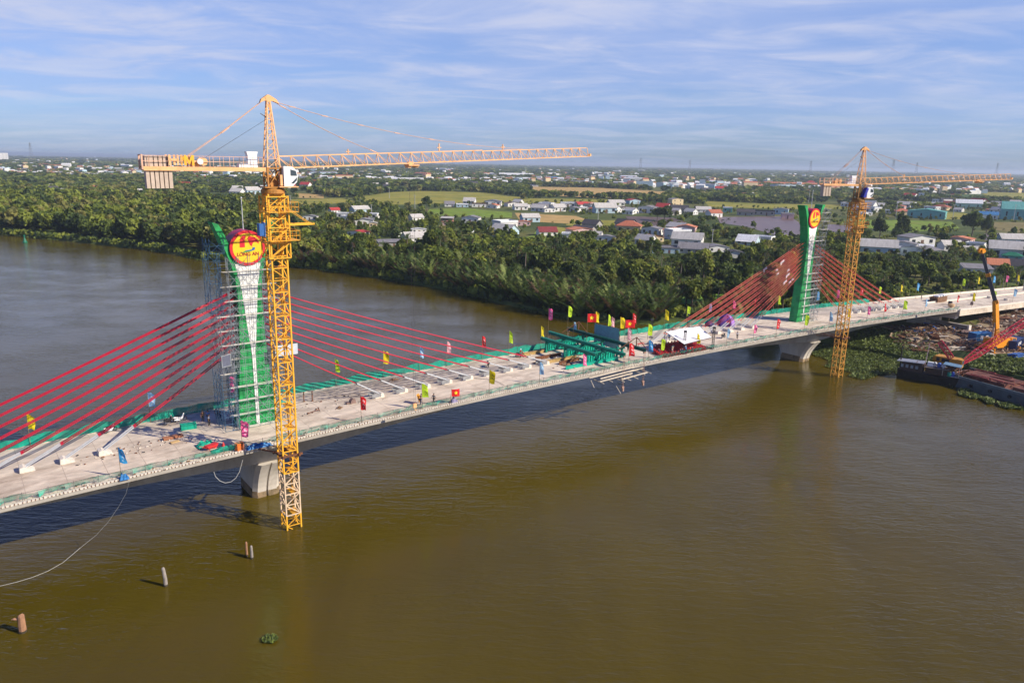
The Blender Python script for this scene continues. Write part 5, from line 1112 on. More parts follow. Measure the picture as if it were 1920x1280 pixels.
# floating weeds (water hyacinth)
weedm = mat('hyacinth_leaf', (.14, .185, .03), .6, var=.4, scale=1.5, trans=.2); weedd = mat('hyacinth_dark', (.065, .095, .022), .7, var=.4, scale=1.5, trans=.2)
def pip(x, y, P):
    c = False; n = len(P); j = n - 1
    for i in range(n):
        if (P[i][1] > y) != (P[j][1] > y) and x < (P[j][0] - P[i][0]) * (y - P[i][1]) / (P[j][1] - P[i][1]) + P[i][0]: c = not c
        j = i
    return c
def leaves(P, size, hmax, seed=0):
    """quads around points P (n,3): random tilted leaves"""
    r = np.random.RandomState(seed); n = len(P); a = r.uniform(0, 2 * np.pi, n); tl = r.uniform(.2, 1.0, n)
    ux = np.stack([np.cos(a), np.sin(a), np.zeros(n)], 1); uy = np.stack([-np.sin(a) * np.cos(tl), np.cos(a) * np.cos(tl), np.sin(tl)], 1); s = size * r.uniform(.5, 1.2, (n, 1))
    v = np.stack([P - ux * s * .5, P + uy * s * .5 - ux * s * .15, P + ux * s * .5 + uy * s * .9, P + ux * s * .4 - uy * s * .1], 1).reshape(-1, 3); f = np.arange(4 * n).reshape(n, 4); return v, f
def weedmat(name, poly, n, label=None, size=.45, z=1.0, thing=False, thr=-.25, base=.05):
    P_ = []; xs = [p.x for p in poly]; ys = [p.y for p in poly]; pl = [(p.x, p.y) for p in poly]; tries = 0
    while len(P_) < n and tries < n * 6:
        tries += 1; x, y = rng.uniform(min(xs), max(xs)), rng.uniform(min(ys), max(ys))
        if pip(x, y, pl) and mnoise.noise(Vector((x * .22, y * .22, 3))) > thr: P_.append((x, y, base + z * rng.random() * (.35 + .35 * mnoise.noise(Vector((x * .5, y * .5, 9))))))
    P_ = np.array(P_); c = P_.mean(0) if thing else np.zeros(3); c[2] = 0; v, f = leaves(P_ - c, size, 0, len(P_)); mi = (np.random.RandomState(3).rand(len(f)) < .4).astype(int)
    o = mobj(name, npmesh(name, v, f, [weedm, weedd], mi), None, tuple(c)); return tag(o, label, 'floating plant') if thing else tag(o, kind='stuff')
W_ = lambda l: [gnd(x, y, 0) for x, y in l]
weedmat('water_hyacinth', W_([(1520, 662), (1540, 648), (1600, 640), (1680, 632), (1720, 660), (1712, 690), (1688, 704), (1672, 700), (1650, 704), (1620, 713), (1590, 706), (1600, 700), (1572, 694), (1545, 688), (1556, 682), (1540, 676)]), 26000, thr=-.42, size=.32)
weedmat('bank_weeds', [bw(150, 2), bw(152, 12), bw(150, 22), bw(160, 22), bw(172, 16), bw(178, 4), bw(176, -8), bw(158, -12)], 9000, size=.6, z=2.0, thr=-.5, base=.7)
for sd_, pl in enumerate(((1790, 733, 1835, 748), (1835, 745, 1862, 758), (1868, 757, 1915, 770))):
    x0, y0, x1, y1 = pl; weedmat('floating_weeds', W_([(x0, y0), ((x0 + x1) / 2, y0 - 1), (x1, y1 - 6), (x1 + 3, y1), (x1 - 10, y1 + 1), (x0 + 8, y1 - 6)]), 700, ('left', 'middle', 'right')[sd_] + ' one of three weed patches floating along the barge side', thing=True)
weedmat('floating_weeds', W_([(491, 1200), (500, 1192), (515, 1191), (523, 1198), (512, 1207), (495, 1206)]), 420, 'lone clump of green weeds floating on the open river at the bottom', size=.22, z=.5, thing=True, thr=-1)
weedmat('floating_weeds', W_([(1745, 688), (1790, 720), (1800, 728), (1780, 728), (1740, 712)]), 10, 'few weeds between the work boat and the barge', thing=True)
bkp = []
for i, (x, y) in enumerate(BANK[:22]):
    bkp.append((x, y))
edge = [gnd(x, y, 0) for x, y in bkp]
P_ = []
for i in range(len(edge) - 1):
    for k in range(240):
        q = edge[i].lerp(edge[i + 1], rng.random()); nz_ = mnoise.noise(Vector((q.x * .06, q.y * .06, 1)))
        if nz_ > .0: P_.append((q.x + rng.uniform(-.5, .5), q.y - rng.random() * (1 + 7 * nz_), .1 + rng.random() * .3))
v, f = leaves(np.array(P_), .8, 0, 5); tag(mobj('bank_water_weeds', npmesh('bank_water_weeds', v, f, [weedm, weedd], (np.random.RandomState(2).rand(len(f)) < .3).astype(int))), kind='stuff')

# ------------------------------------------------------------------ barge, boat, cranes and rubble on the right bank
rustd = mat('rusty_deck', (.17, .065, .045), .85, var=.4, scale=.5, stain=(.09, .03, .025), stain_scale=.4, lo=.45, hi=.6); hullm = mat('slate_hull', (.07, .095, .105), .6, var=.3, scale=.6, stain=(.12, .07, .05), stain_scale=.5, lo=.55, hi=.75)
A_ = gnd(1765, 700, 2.0); B_ = gnd(1920, 743, 2.0); dr_ = (B_ - A_); dr_.z = 0; dr_.normalize(); nr = Vector((-dr_.y, dr_.x, 0))
if nr.y < 0: nr = -nr
ba = empty('steel_barge', (A_.x, A_.y, 0), math.atan2(dr_.y, dr_.x), 'long slate grey steel barge with rust red deck moored below the red lattice boom', 'barge')
LB, WB = 62.0, 9.5
b = MB(); b.prism([(0, 2.0), (LB, 2.0), (LB - 2, -.8), (1.6, -.8)], 0, WB, lambda x, z, t_: (x, t_, z)); b.build('hull', hullm, ba)
b = MB(); b.box((LB / 2, WB / 2, 2.03), (LB - .5, WB - .5, .06)); b.build('barge_deck', rustd, ba)
for y in (.2, WB - .2): b = MB(); b.bar((0, y, 2.25), (LB, y, 2.25), .22, .5); b.build('bulwark', mat('slate_rail', (.13, .16, .17), .6, var=.2), ba)
b = MB()
for i in range(5): b.box((8 + i * 11, WB / 2, 2.5), (9.2, WB - 3.0, .8))
b.build('hold_coaming', rustd, ba)
b = MB()
for i in range(60): x = rng.uniform(1, LB - 2); y = rng.uniform(.8, WB - 1); b.bar((x, y, 2.95), (x + rng.uniform(1, 5), y + rng.uniform(-.3, .3), 2.97 + rng.random() * .3), .25, .2)
tag(b.build('steel_offcuts', [mat('dark_red_steel', (.20, .04, .035), .7, var=.4)], ba), kind='stuff')
b = MB()
for x in range(3, 60, 4): b.lathe((x, -.25, 1.2), [(.35, -.12), (.35, .12)], 12, 'y')
tag(b.build('fender_tyres', mat('tyre_rubber', ()), ba), kind='stuff')
# work boat
winm_boat = mat('boat_window', (.25, .30, .33), .2)
S0 = gnd(1684, 706, 0); B0 = gnd(1808, 728, 0); db = (B0 - S0); db.z = 0; Lb = db.length; bt = empty('work_boat', (S0.x - nr.x * .7, S0.y - nr.y * .7, 0), math.atan2(db.y, db.x), 'old dark wooden work boat with patched sheet roofs moored at the end of the barge', 'boat')
bt.scale = (1.08, .8, 1.35)
b = MB(); secs = [(0, 1.7, 1.5), (.15, 2.1, 1.35), (.6, 2.2, 1.2), (.85, 1.5, 1.45), (1.0, .1, 2.0)]
for t_, hw, z in secs: b.v += [(Lb * t_, 2.0 - hw, z), (Lb * t_, 2.0 + hw, z), (Lb * t_ * .97, 2.0 + hw * .6, -.5), (Lb * t_ * .97, 2.0 - hw * .6, -.5)]
for i in range(4):
    for k in range(4): a_ = i * 4 + k; c_ = i * 4 + (k + 1) % 4; b.f.append((a_, c_, c_ + 4, a_ + 4)); b.m.append(0)
b.f += [(0, 1, 2, 3), (16, 17, 18, 19)]; b.m += [0, 0]; b.build('hull', mat('black_tarred_wood', (.025, .022, .02), .6, var=.4), bt)
b = MB(); b.box((Lb * .80, 2, 1.5), (Lb * .26, 2.6, .08)); b.build('foredeck', palew, bt)
b = MB(); b.box((Lb * .2, 2, 2.0), (Lb * .30, 3.2, 1.4)); b.build('aft_cabin', mat('dark_brown_boards', (.07, .045, .03), .8, var=.4), bt)
b = MB(); b.prism([(-.3, 2.72), (Lb * .36, 2.9), (Lb * .36, 2.98), (-.3, 2.8)], .1, 3.9); b.build('sheet_roof', mat('weathered_sheet', (.34, .36, .40), .5, .3, var=.3), bt)
b = MB(); b.box((Lb * .54, 2, 1.85), (Lb * .30, 3.0, 1.0)); b.build('fore_cabin', mat('dark_brown_boards', ()), bt)
b = MB(); b.prism([(Lb * .37, 2.4), (Lb * .72, 2.5), (Lb * .72, 2.56), (Lb * .37, 2.46)], .2, 3.8); b.build('fore_roof', mat('grey_brown_roof', (.28, .23, .19), .8, var=.3), bt)
b = MB(); b.prism([(Lb * .62, 3.35), (Lb * .86, 3.2), (Lb * .86, 3.26), (Lb * .62, 3.41)], .3, 3.7); b.build('awning', mat('faded_blue_awning', (.12, .22, .33), .7, var=.3), bt)
b = MB(); [b.bar((Lb * x, y, 1.5), (Lb * x, y, 3.3), .08) for x in (.63, .85) for y in (.4, 3.6)]; b.build('awning_posts', palew, bt)
b = MB(); [b.box((Lb * (.06 + .07 * i), .38, 2.1), (.5, .06, .5)) for i in range(4)]; b.build('cabin_window', winm_boat, bt)
b = MB(); b.tube([(Lb * .36, 2, 2.3), (Lb * .36 + .3, 2, 6.2)], .07, 6); b.build('boat_mast', mat('pinkish_white_pole', (.7, .5, .47), .6), bt)
b = MB(); b.box((Lb * .44, 1.6, 2.9), (1.0, .8, .7)); b.build('white_box', wht, bt)
for x_, c_ in ((.56, (.05, .12, .4)), (.62, (.55, .6, .68)), (.5, (.5, .5, .5))): b = MB(); b.lathe((Lb * x_, 1.8, 2.95), [(.35, -.5), (.35, .5)], 12, 'y'); b.build('drum', mat(f'drum_{int(x_*100)}', c_, .5), bt)
for x_, y_, c_ in ((.76, 1.2, (.04, .1, .45)), (.82, 2.6, (.5, .04, .04)), (.8, 1.9, (.6, .5, .38)), (.72, .8, (.03, .3, .2))): b = MB(); b.lathe((Lb * x_, y_, 1.5), [(.3, 0), (.36, .3), (.33, .7), (.2, .8)], 10); b.build('bucket', mat(f'bucket_{int(x_*100)}', c_, .6), bt)
b = MB(); b.tube([(.2, 2, 1.3), (.1, 2, 5.2)], .14, 7); b.build('stern_post', mat('black_tarred_wood', ()), bt)
b = MB()
for i in range(90): x = rng.uniform(.5, Lb * .9); b.bar((x, rng.uniform(.4, 3.6), rng.uniform(1.6, 3.0)), (x + rng.uniform(-1, 1.4), rng.uniform(.4, 3.6), rng.uniform(1.7, 3.0)), .08, .12)
tag(b.build('boat_clutter', [rust], bt), kind='stuff')
# crawler crane body with lowered red lattice boom
lred = mat('red_lattice_paint', (.40, .012, .035), .5, var=.2); yel = mat('machine_yellow', (.50, .24, .025), .5, var=.15)
Q0 = gnd(1750, 683, 2.6); Q1 = gnd(1793, 692, 2.6); dq = (Q1 - Q0); dq.z = 0; az_ = math.atan2(dq.y, dq.x); cc = empty('crawler_crane', ((Q0.x + Q1.x) / 2, (Q0.y + Q1.y) / 2, 2.05), az_, 'yellow crawler crane on the barge end with its red lattice boom lowered to the right', 'crawler crane')
Lc = dq.length
b = MB(); b.box((0, 1.2, 1.9), (Lc, 2.6, 1.5)); b.prism([(-Lc / 2 - .4, 1.2), (-Lc / 2, 1.2), (-Lc / 2, 2.6), (-Lc / 2 - .4, 2.3)], .2, 2.3); b.build('machine_house', yel, cc)
b = MB(); b.box((0, -.12, 2.0), (1.6, .04, .8)); b.box((-Lc * .33, -.12, 2.0), (.7, .04, .8)); b.build('louvre_panel', dark, cc)
for y in (-.4, 2.8): b = MB(); b.prism([(-2.6, .5), (-2.2, .05), (2.2, .05), (2.6, .5), (2.2, 1.0), (-2.2, 1.0)], y - .35, y + .35); b.build('crawler_track', dark, cc)
b = MB(); b.box((Lc / 2 + .4, .4, 1.9), (1.1, 1.1, 1.7)); b.build('operator_cab', mat('machine_yellow', ()), cc)
b = MB(); b.box((Lc / 2 + .97, .4, 2.2), (.04, .9, .9)); b.build('cab_window', glass, cc)
def lat_boom(b, p, q, w0, w1, w2, ch=.12, br=.06, n=14):
    p, q = Vector(p), Vector(q); d = (q - p).normalized(); x = d.cross(Vector((0, 0, 1))).normalized(); y = x.cross(d); pv = None
    for i in range(n + 1):
        t_ = i / n; w = w0 + (w1 - w0) * min(1, t_ * 6) if t_ < .5 else w2 + (w1 - w2) * min(1, (1 - t_) * 6)
        cs = [p.lerp(q, t_) + x * (w / 2 * a) + y * (w / 2 * c) for a, c in ((-1, -1), (1, -1), (1, 1), (-1, 1))]
        for k in range(4): b.bar(cs[k], cs[(k + 1) % 4], br)
        if pv:
            for k in range(4): b.bar(pv[k], cs[k], ch); b.bar(pv[k], cs[(k + 1) % 4], br)
        pv = cs
    return b
Minv = Matrix.Rotation(-az_, 4, 'Z')
bs = Vector((Lc / 2 + .2, 1.4, 1.6)); be_w = gnd(1925, 601, 9.0); loc_ = Vector(cc.location); be = Minv @ (be_w - loc_)
b = lat_boom(MB(), bs, bs + (be - bs) * 1.35, .4, 1.25, 1.2, .13, .07, 30); b.build('lattice_boom', lred, cc)
af = [Minv @ (onplane(x, y, loc_ + Vector((0, 0, 2)), facing(loc_)) - loc_) for x, y in ((1784, 671), (1762, 640))]
b = lat_boom(MB(), af[0], af[1], .9, 1.0, .9, .16, .09, 6); b.build('gantry_frame', lred, cc)
b = MB(); b.tube([af[1], bs + (be - bs) * .5 + Vector((0, 0, 1))], .03, 4); b.tube([af[1], (-Lc / 2, 1.2, 2.6)], .05, 4); b.build('pendant_rope', steelc, cc)
# orange telescopic crane
M0 = gnd(1868, 655, 1.0); up_ = facing(M0); piv = onplane(1868, 632, M0, up_); elb = onplane(1866.5, 566, M0, up_); tip = onplane(1841, 474, M0, up_)
mc = empty('mobile_crane', (M0.x, M0.y, 1.0), R(20), 'orange mobile crane on the bank with telescopic boom raised above the deck', 'mobile crane'); Mi = Matrix.Rotation(-R(20), 4, 'Z'); lo = lambda P_: Mi @ (P_ - M0)
org = mat('crane_orange_paint', (.80, .30, .01), .45, var=.12); 
piv, elb, tip = lo(piv), lo(elb), lo(tip)
b = MB(); b.bar(piv, elb, .95, 1.1); b.build('boom_base_section', org, mc)
b = MB(); b.bar(elb, elb.lerp(tip, .55), .75, .9); b.build('boom_section', mat('dark_grey_boom', (.07, .07, .075), .5, var=.2), mc)
b = MB(); b.bar(elb.lerp(tip, .55), tip, .6, .72); b.build('boom_section', mat('dark_grey_boom', ()), mc)
for t_ in (0.0, .55): b = MB(); c_ = elb.lerp(tip, t_); d_ = (tip - elb).normalized(); b.bar(c_ - d_ * .5, c_ + d_ * .4, 1.05 - .2 * t_, 1.2 - .3 * t_); b.build('boom_collar', org, mc)
b = MB(); b.bar(tip, tip + Vector((-.3, 0, 1.0)), 1.2, .9); b.lathe(tip + Vector((-.8, 0, .7)), [(.5, -.3), (.5, .3)], 14, 'y'); b.bar(tip + Vector((.2, 0, 1)), tip + Vector((1.0, 0, .3)), .5, .3); b.build('boom_head', org, mc)
b = MB(); b.tube([piv + Vector((-1.8, -.3, -1.6)), piv.lerp(elb, .55)], [.28, .2], 8); b.build('lift_ram', mat('pale_ram', (.6, .4, .25), .4), mc)
b = MB(); b.box((0, 0, 1.2), (9.5, 2.6, .9)); b.box((3.6, 0, 1.9), (2.6, 2.6, .6)); b.build('chassis', org, mc)
b = MB(); b.box((-.6, 0, 2.3), (4.2, 2.5, 1.4)); b.prism([(1.2, 1.6), (3.4, 1.6), (2.6, 3.0), (1.2, 3.2)], -1.2, 1.2); b.build('upper_works', org, mc)
b = MB(); b.box((-2.9, 0, 2.5), (1.2, 2.7, 1.6)); b.build('counterweight', mat('crane_orange_paint', ()), mc)
b = MB(); b.box((4.3, -.5, 2.2), (1.7, 1.2, 1.5)); b.build('driver_cab', org, mc)
b = MB(); b.box((4.3, -1.115, 2.5), (1.2, .03, .7)); b.box((5.16, -.5, 2.5), (.03, 1.0, .7)); b.build('cab_window', glass, mc)
for x in (-3.6, -2.2, 1.4, 3.2):
    for y in (-1.25, 1.25): b = MB(); b.lathe((x, y, .62), [(.4, -.2), (.62, -.18), (.62, .18), (.4, .2)], 16, 'y'); b.build('wheel', mat('tyre_rubber', ()), mc)
for x in (-4.2, 4.6):
    b = MB(); b.bar((x, -2.8, .9), (x, 2.8, .9), .3, .3); [b.bar((x, y, 0), (x, y, .9), .2) for y in (-2.7, 2.7)]; [b.box((x, y, .05), (.8, .8, .1)) for y in (-2.7, 2.7)]; b.build('outrigger', mat('crane_orange_paint', ()), mc)
# containers, girder, heaps
def container(px, py, rz, c, label, L=6.0):
    p_ = gnd(px, py, 1.0); rt = empty('shipping_container', p_, rz, label, 'container'); m_ = mat('container_' + c[0], c[1], .5, var=.2); b = MB(); b.box((0, 0, 1.25), (L, 2.35, 2.3)); n_ = int(L / .3)
    for i in range(n_): 
        for y in (-1.2, 1.2): b.box((-L / 2 + .2 + i * .3, y, 1.25), (.12, .06, 2.2))
    b.build('shell', m_, rt); b = MB()
    for z in (.1, 2.42):
        for y in (-1.2, 1.2): b.bar((-L / 2, y, z), (L / 2, y, z), .14)
        for x in (-L / 2, L / 2): b.bar((x, -1.2, z), (x, 1.2, z), .14)
    for x in (-L / 2, L / 2):
        for y in (-1.2, 1.2): b.bar((x, y, 0.1), (x, y, 2.45), .14)
    b.build('corner_frame', m_, rt); b = MB(); b.box((L / 2 + .06, -.55, 1.25), (.05, 1.0, 2.1)); b.box((L / 2 + .06, .55, 1.25), (.05, 1.0, 2.1)); b.build('container_door', m_, rt)
    b = MB(); b.box((.6, -1.25, 1.5), (.9, .05, .8)); b.box((-1.2, -1.25, 1.5), (.9, .05, .8)); b.build('window', wht, rt); return rt
container(1838, 640, AXA - R(20), ('blue', (.02, .13, .33)), 'blue site container standing behind the orange crane')
container(1900, 652, AXA + R(8), ('navy', (.02, .04, .13)), 'navy container half hidden right of the orange crane', 8)
p0 = gnd(1735, 600, 2.4); p1_ = gnd(1817, 615, 2.4); b = MB(); dv = (p1_ - p0); Lg = dv.length
b.prism([(-.6, 0), (.6, 0), (.6, .25), (.15, .5), (.15, 1.3), (.5, 1.55), (.5, 1.8), (-.5, 1.8), (-.5, 1.55), (-.15, 1.3), (-.15, .5), (-.6, .25)], 0, Lg, lambda x, z, t_: (t_, x, z)); o = b.build('precast_girder', web_m, loc=(p0.x, p0.y, 1.3)); o.rotation_euler = (0, 0, math.atan2(dv.y, dv.x)); tag(o, 'long grey precast girder lying on the ground under the deck', 'girder')
b = MB(); b.box((Lg + .02, 0, .95), (.5, 1.3, 1.9)); b.box((0, 0, .95), (.5, 1.3, 1.9)); b.build('end_block', kerb_m, o)
b = MB(); [b.box((x, 0, -.15), (.5, 2.0, .3)) for x in (2, Lg - 2)]; b.build('bearer', palew, o)
p_ = gnd(1780, 603, 1.0); 
for px_, py_, top_ in ((1779, 602, 573),):
    p_ = gnd(px_, py_, 2.5); h_ = onplane(px_, top_, p_, facing(p_)).z; b = MB(); b.tube([(0, 0, 0), (0, 0, h_ - 2.5)], .12, 8); b.lathe((0, 0, h_ - 2.9), [(.2, 0), (.9, .3), (.9, .9), (.2, 1.2)], 14); o = b.build('round_post', mat('ochre_post', (.5, .33, .17), .7, var=.2), loc=p_); tag(o, 'ochre post with a round head rising from the girder to the deck edge', 'post')
DEB = W_([(1672, 622), (1740, 612), (1820, 622), (1850, 600), (1920, 585), (1990, 600), (1990, 690), (1920, 668), (1850, 672), (1800, 664), (1760, 668), (1700, 664), (1665, 640)]); dpl = [(p.x, p.y) for p in DEB]
sand = mat('trampled_earth', (.30, .22, .14), .95, var=.35, scale=.5, stain=(.14, .13, .06), stain_scale=.12, lo=.48, hi=.6)
b = MB(); b.add([(p.x, p.y, 1.06) for p in DEB], [tuple(t) for t in tessellate_polygon([[Vector((p.x, p.y, 0)) for p in DEB]])]); tag(b.build('work_yard', sand), kind='structure')
mats_d = [mat('dusty_timber', (.36, .27, .19), .9, var=.3), mat('dark_wood', (.12, .07, .045), .85, var=.4), rust, kerb_m, mat('blue_scrap', (.03, .1, .33), .6), mat('dark_scrap', (.03, .035, .05), .7)]
b = MB(); xs = [p[0] for p in dpl]; ys = [p[1] for p in dpl]; cnt = 0
while cnt < 2600:
    x, y = rng.uniform(min(xs), max(xs)), rng.uniform(min(ys), max(ys))
    if not pip(x, y, dpl): continue
    nz_ = mnoise.noise(Vector((x * .11, y * .11, 5)))
    if nz_ < rng.uniform(-.3, .15): continue
    cnt += 1; k = rng.random(); b.cm = 0 if k < .16 else 1 if k < .52 else 2 if k < .82 else 3 if k < .86 else (4 if nz_ > .3 else 5); L = rng.uniform(.5, 3.2); a_ = rng.uniform(0, 3.1); z = 1.1 + rng.random() * (.4 + 1.2 * max(0, nz_)); w_ = rng.uniform(.1, .4)
    b.bar((x, y, z), (x + L * math.cos(a_), y + L * math.sin(a_), z + rng.uniform(-.3, .5)), w_, w_ * rng.uniform(.3, .9))
tag(b.build('debris', mats_d), kind='stuff')
def pile(px, py, rz, kind, label, n=18, L=5.0):
    p_ = gnd(px, py, 1.0); b = MB(); m_ = {'pipe': rust, 'timber': mat('dusty_timber', ()), 'plank': palew, 'form': mat('brown_grey_metal', ()), 'blue': mat('blue_scrap', (.03, .1, .33), .6)}[kind]
    for i in range(n):
        r_, c_ = divmod(i, 6); y = (c_ - 2.5 + .5 * (r_ % 2)) * .34; z = .16 + r_ * .28; o_ = rng.uniform(-.3, .3)
        if kind == 'pipe': b.tube([(-L / 2 + o_, y, z), (L / 2 + o_, y, z)], .15, 7)
        else: b.bar((-L / 2 + o_, y, z), (L / 2 + o_, y + rng.uniform(-.1, .1), z), .26, .2)
    o = b.build({'pipe': 'pipe_stack', 'form': 'formwork_stack'}.get(kind, 'timber_pile_stack'), m_, loc=p_); o.rotation_euler = (0, 0, rz); tag(o, label, 'stack')
    c = MB(); [c.bar((x, -1.2, .02), (x, 1.2, .02), .18, .12) for x in (-L / 3, L / 3)]; c.build('bearer', palew, o)
for a_ in ((1712, 640, .4, 'timber', 'dusty timber stack at the left end of the work yard', 22, 4.5), (1752, 634, 1.2, 'pipe', 'rusty pipe stack below the precast girder', 18, 5), (1790, 655, .2, 'plank', 'pale plank stack behind the gantry frame', 14, 4), (1812, 628, .9, 'form', 'brown grey formwork stack left of the blue container', 24, 4), (1886, 632, .1, 'timber', 'dusty timber stack between orange crane and navy container', 20, 5),
           (1905, 668, .5, 'blue', 'blue scrap bundle at the grass edge near the right', 16, 3.5), (1880, 600, -.3, 'pipe', 'rusty pipe stack under the approach span', 18, 6), (1728, 660, -.5, 'pipe', 'rusty pipe stack just behind the work boat', 12, 4), (1850, 668, .1, 'plank', 'pale plank stack in front of the blue container', 12, 4)): pile(*a_)
b = MB()
for px_, py_, n_ in ((1885, 615, 26), (1910, 600, 26), (1750, 650, 20)):
    for i in range(n_): q = gnd(px_ + rng.uniform(-28, 28), py_ + rng.uniform(-6, 6), 1); r_ = rng.uniform(.4, 1.1); b.box((q.x, q.y, 1.0 + r_ * .3), (r_ * 1.4, r_, r_ * .8), Matrix.Rotation(rng.uniform(0, 3), 3, 'Z') @ Matrix.Rotation(rng.uniform(-.5, .5), 3, 'X'))
tag(b.build('rubble_blocks', mat('dusty_timber', ())), kind='stuff')
weedmat('bank_grass', [gnd(x, y, 1) for x, y in ((1815, 680), (1835, 668), (1880, 672), (1990, 690), (1990, 715), (1920, 703), (1850, 700), (1818, 694))], 9000, size=.55, z=2.2, thr=-.7, base=1.0)
# ------------------------------------------------------------------ houses
wc = {'white': (.72, .71, .68), 'cream': (.62, .50, .30), 'pink': (.62, .42, .40), 'grey': (.34, .33, .32), 'pale blue': (.42, .55, .62), 'teal': (.16, .40, .38), 'pale green': (.48, .66, .52), 'brown': (.22, .15, .11), 'tan': (.48, .38, .26)}
rc = {'red': (.42, .045, .04), 'terracotta': (.40, .13, .07), 'maroon': (.22, .04, .04), 'grey': (.22, .21, .22), 'dark': (.07, .065, .07), 'white': (.70, .71, .72), 'blue': (.05, .20, .42), 'teal': (.12, .36, .33), 'brown': (.15, .10, .08), 'pale': (.48, .46, .43), 'green': (.01, .16, .09), 'orange': (.55, .20, .10)}
def wm_(c): return mat('wall_' + c.replace(' ', '_'), wc[c], .9, var=.12, scale=.5, stain=tuple(x * .6 for x in wc[c]), stain_scale=.25, lo=.58, hi=.8)
def rm_(c): return mat('roof_' + c, rc[c], .75, var=.2, scale=.5, stretch=(2.5, .4, 1), stain=tuple(x * .6 for x in rc[c]), stain_scale=.2, lo=.52, hi=.75)
winm = mat('dark_window', (.03, .035, .045), .15, var=.2)
def house(w, d, h, style, wall, roof, storeys=1, wins=3, porch=False, name='house', rh=None, rootname='house'):
    """returns root at origin; x = width, front at -y"""
    rt = empty(rootname); rh = rh if rh is not None else {'gable': .30, 'hip': .28, 'cross': .34}.get(style, .12) * min(w, d); ov = .45
    b = MB()
    if style == 'gable': b.prism([(-d / 2, 0), (d / 2, 0), (d / 2, h), (0, h + rh), (-d / 2, h)], -w / 2, w / 2, lambda x, z, t_: (t_, x, z))
    elif style == 'front': b.prism([(-w / 2, 0), (w / 2, 0), (w / 2, h), (0, h + rh), (-w / 2, h)], -d / 2, d / 2)
    elif style == 'shed': b.prism([(-d / 2, 0), (d / 2, 0), (d / 2, h + rh), (-d / 2, h)], -w / 2, w / 2, lambda x, z, t_: (t_, x, z))
    else: b.box((0, 0, h / 2), (w, d, h))
    b.build('wall', wm_(wall), rt); b = MB(); th = .14
    if style == 'gable':
        k = rh / (d / 2); e = ov
        for sg in (-1, 1): b.prism([(sg * (d / 2 + e), h - e * k + .02), (0, h + rh + .02), (0, h + rh + th + .02), (sg * (d / 2 + e), h - e * k + th + .02)], -w / 2 - e, w / 2 + e, lambda x, z, t_: (t_, x, z))
    elif style == 'front':
        k = rh / (w / 2); e = ov
        for sg in (-1, 1): b.prism([(sg * (w / 2 + e), h - e * k + .02), (0, h + rh + .02), (0, h + rh + th + .02), (sg * (w / 2 + e), h - e * k + th + .02)], -d / 2 - e, d / 2 + e)
    elif style == 'shed': b.prism([(-d / 2 - .6, h - .05), (d / 2 + .3, h + rh + .04), (d / 2 + .3, h + rh + .16), (-d / 2 - .6, h + .07)], -w / 2 - .4, w / 2 + .4, lambda x, z, t_: (t_, x, z))
    elif style == 'hip':
        W2, D2 = w / 2 + ov, d / 2 + ov; rl = max(W2 - D2, .2); b.add([(-W2, -D2, h), (W2, -D2, h), (W2, D2, h), (-W2, D2, h), (-rl, 0, h + rh), (rl, 0, h + rh), (-W2, -D2, h - .12), (W2, -D2, h - .12), (W2, D2, h - .12), (-W2, D2, h - .12)], [(0, 1, 5, 4), (1, 2, 5), (2, 3, 4, 5), (3, 0, 4), (6, 9, 8, 7), (0, 6, 7, 1), (1, 7, 8, 2), (2, 8, 9, 3), (3, 9, 6, 0)])
    else:
        b.box((0, 0, h + .06), (w + .5, d + .5, .18))
        for sg in (-1, 1): b.box((sg * (w / 2 + .1), 0, h + .4), (.14, d + .3, .6)); b.box((0, sg * (d / 2 + .1), h + .4), (w + .06, .14, .6))
    b.build('roof', rm_(roof), rt)
    fh = h / storeys
    for st_ in range(storeys):
        for i in range(wins):
            x = -w / 2 + w * (i + .5) / wins
            if st_ == 0 and i == wins // 2: continue
            b = MB(); b.box((x, -d / 2 - .015, fh * (st_ + .55)), (min(1.3, w / wins * .55), .05, fh * .42)); wn = b.build('window', winm, rt)
            b = MB(); b.box((x, -d / 2 - .06, fh * (st_ + .55) - fh * .23), (min(1.5, w / wins * .65), .14, .1)); b.build('sill', wht, wn)
    for i in range(2 if d > 5 else 1):
        b = MB(); b.box((w / 2 + .015, -d / 4 + i * d / 2, fh * .55), (.05, 1.1, fh * .4)); b.build('window', winm, rt)
    x = -w / 2 + w * (wins // 2 + .5) / wins; b = MB(); b.box((x, -d / 2 - .02, fh * .36), (1.1, .06, fh * .70)); b.build('door', mat('brown_door', (.16, .09, .06), .6), rt)
    if porch:
        b = MB(); b.prism([(-d / 2 - 2.4, fh * .78), (-d / 2 - .05, fh * .95), (-d / 2 - .05, fh * .95 + .12), (-d / 2 - 2.4, fh * .78 + .12)], -w / 2, w / 2, lambda x, z, t_: (t_, x, z)); b.build('porch_roof', rm_(roof), rt)
        b = MB(); [b.bar((-w / 2 + .1 + (w - .2) * i / 3, -d / 2 - 2.2, 0), (-w / 2 + .1 + (w - .2) * i / 3, -d / 2 - 2.2, fh * .79), .18) for i in range(4)]; b.build('porch_posts', wht, rt)
    return rt
NOTREE = []; HRECT = []
def put(rt, px, py, rz, label, cat='house', group=None, clear=6, z=1.0):
    p_ = gnd(px, py, z); rt.location = p_; fr = math.atan2(p_.x, p_.y); rt.rotation_euler = (0, 0, -fr + rz); tag(rt, label, cat, group); NOTREE.append((p_.x, p_.y, clear)); return rt
def mper(py, px): p_ = gnd(px, py, 1); return (p_ - CAM).length / F_PX      # metres per pixel there
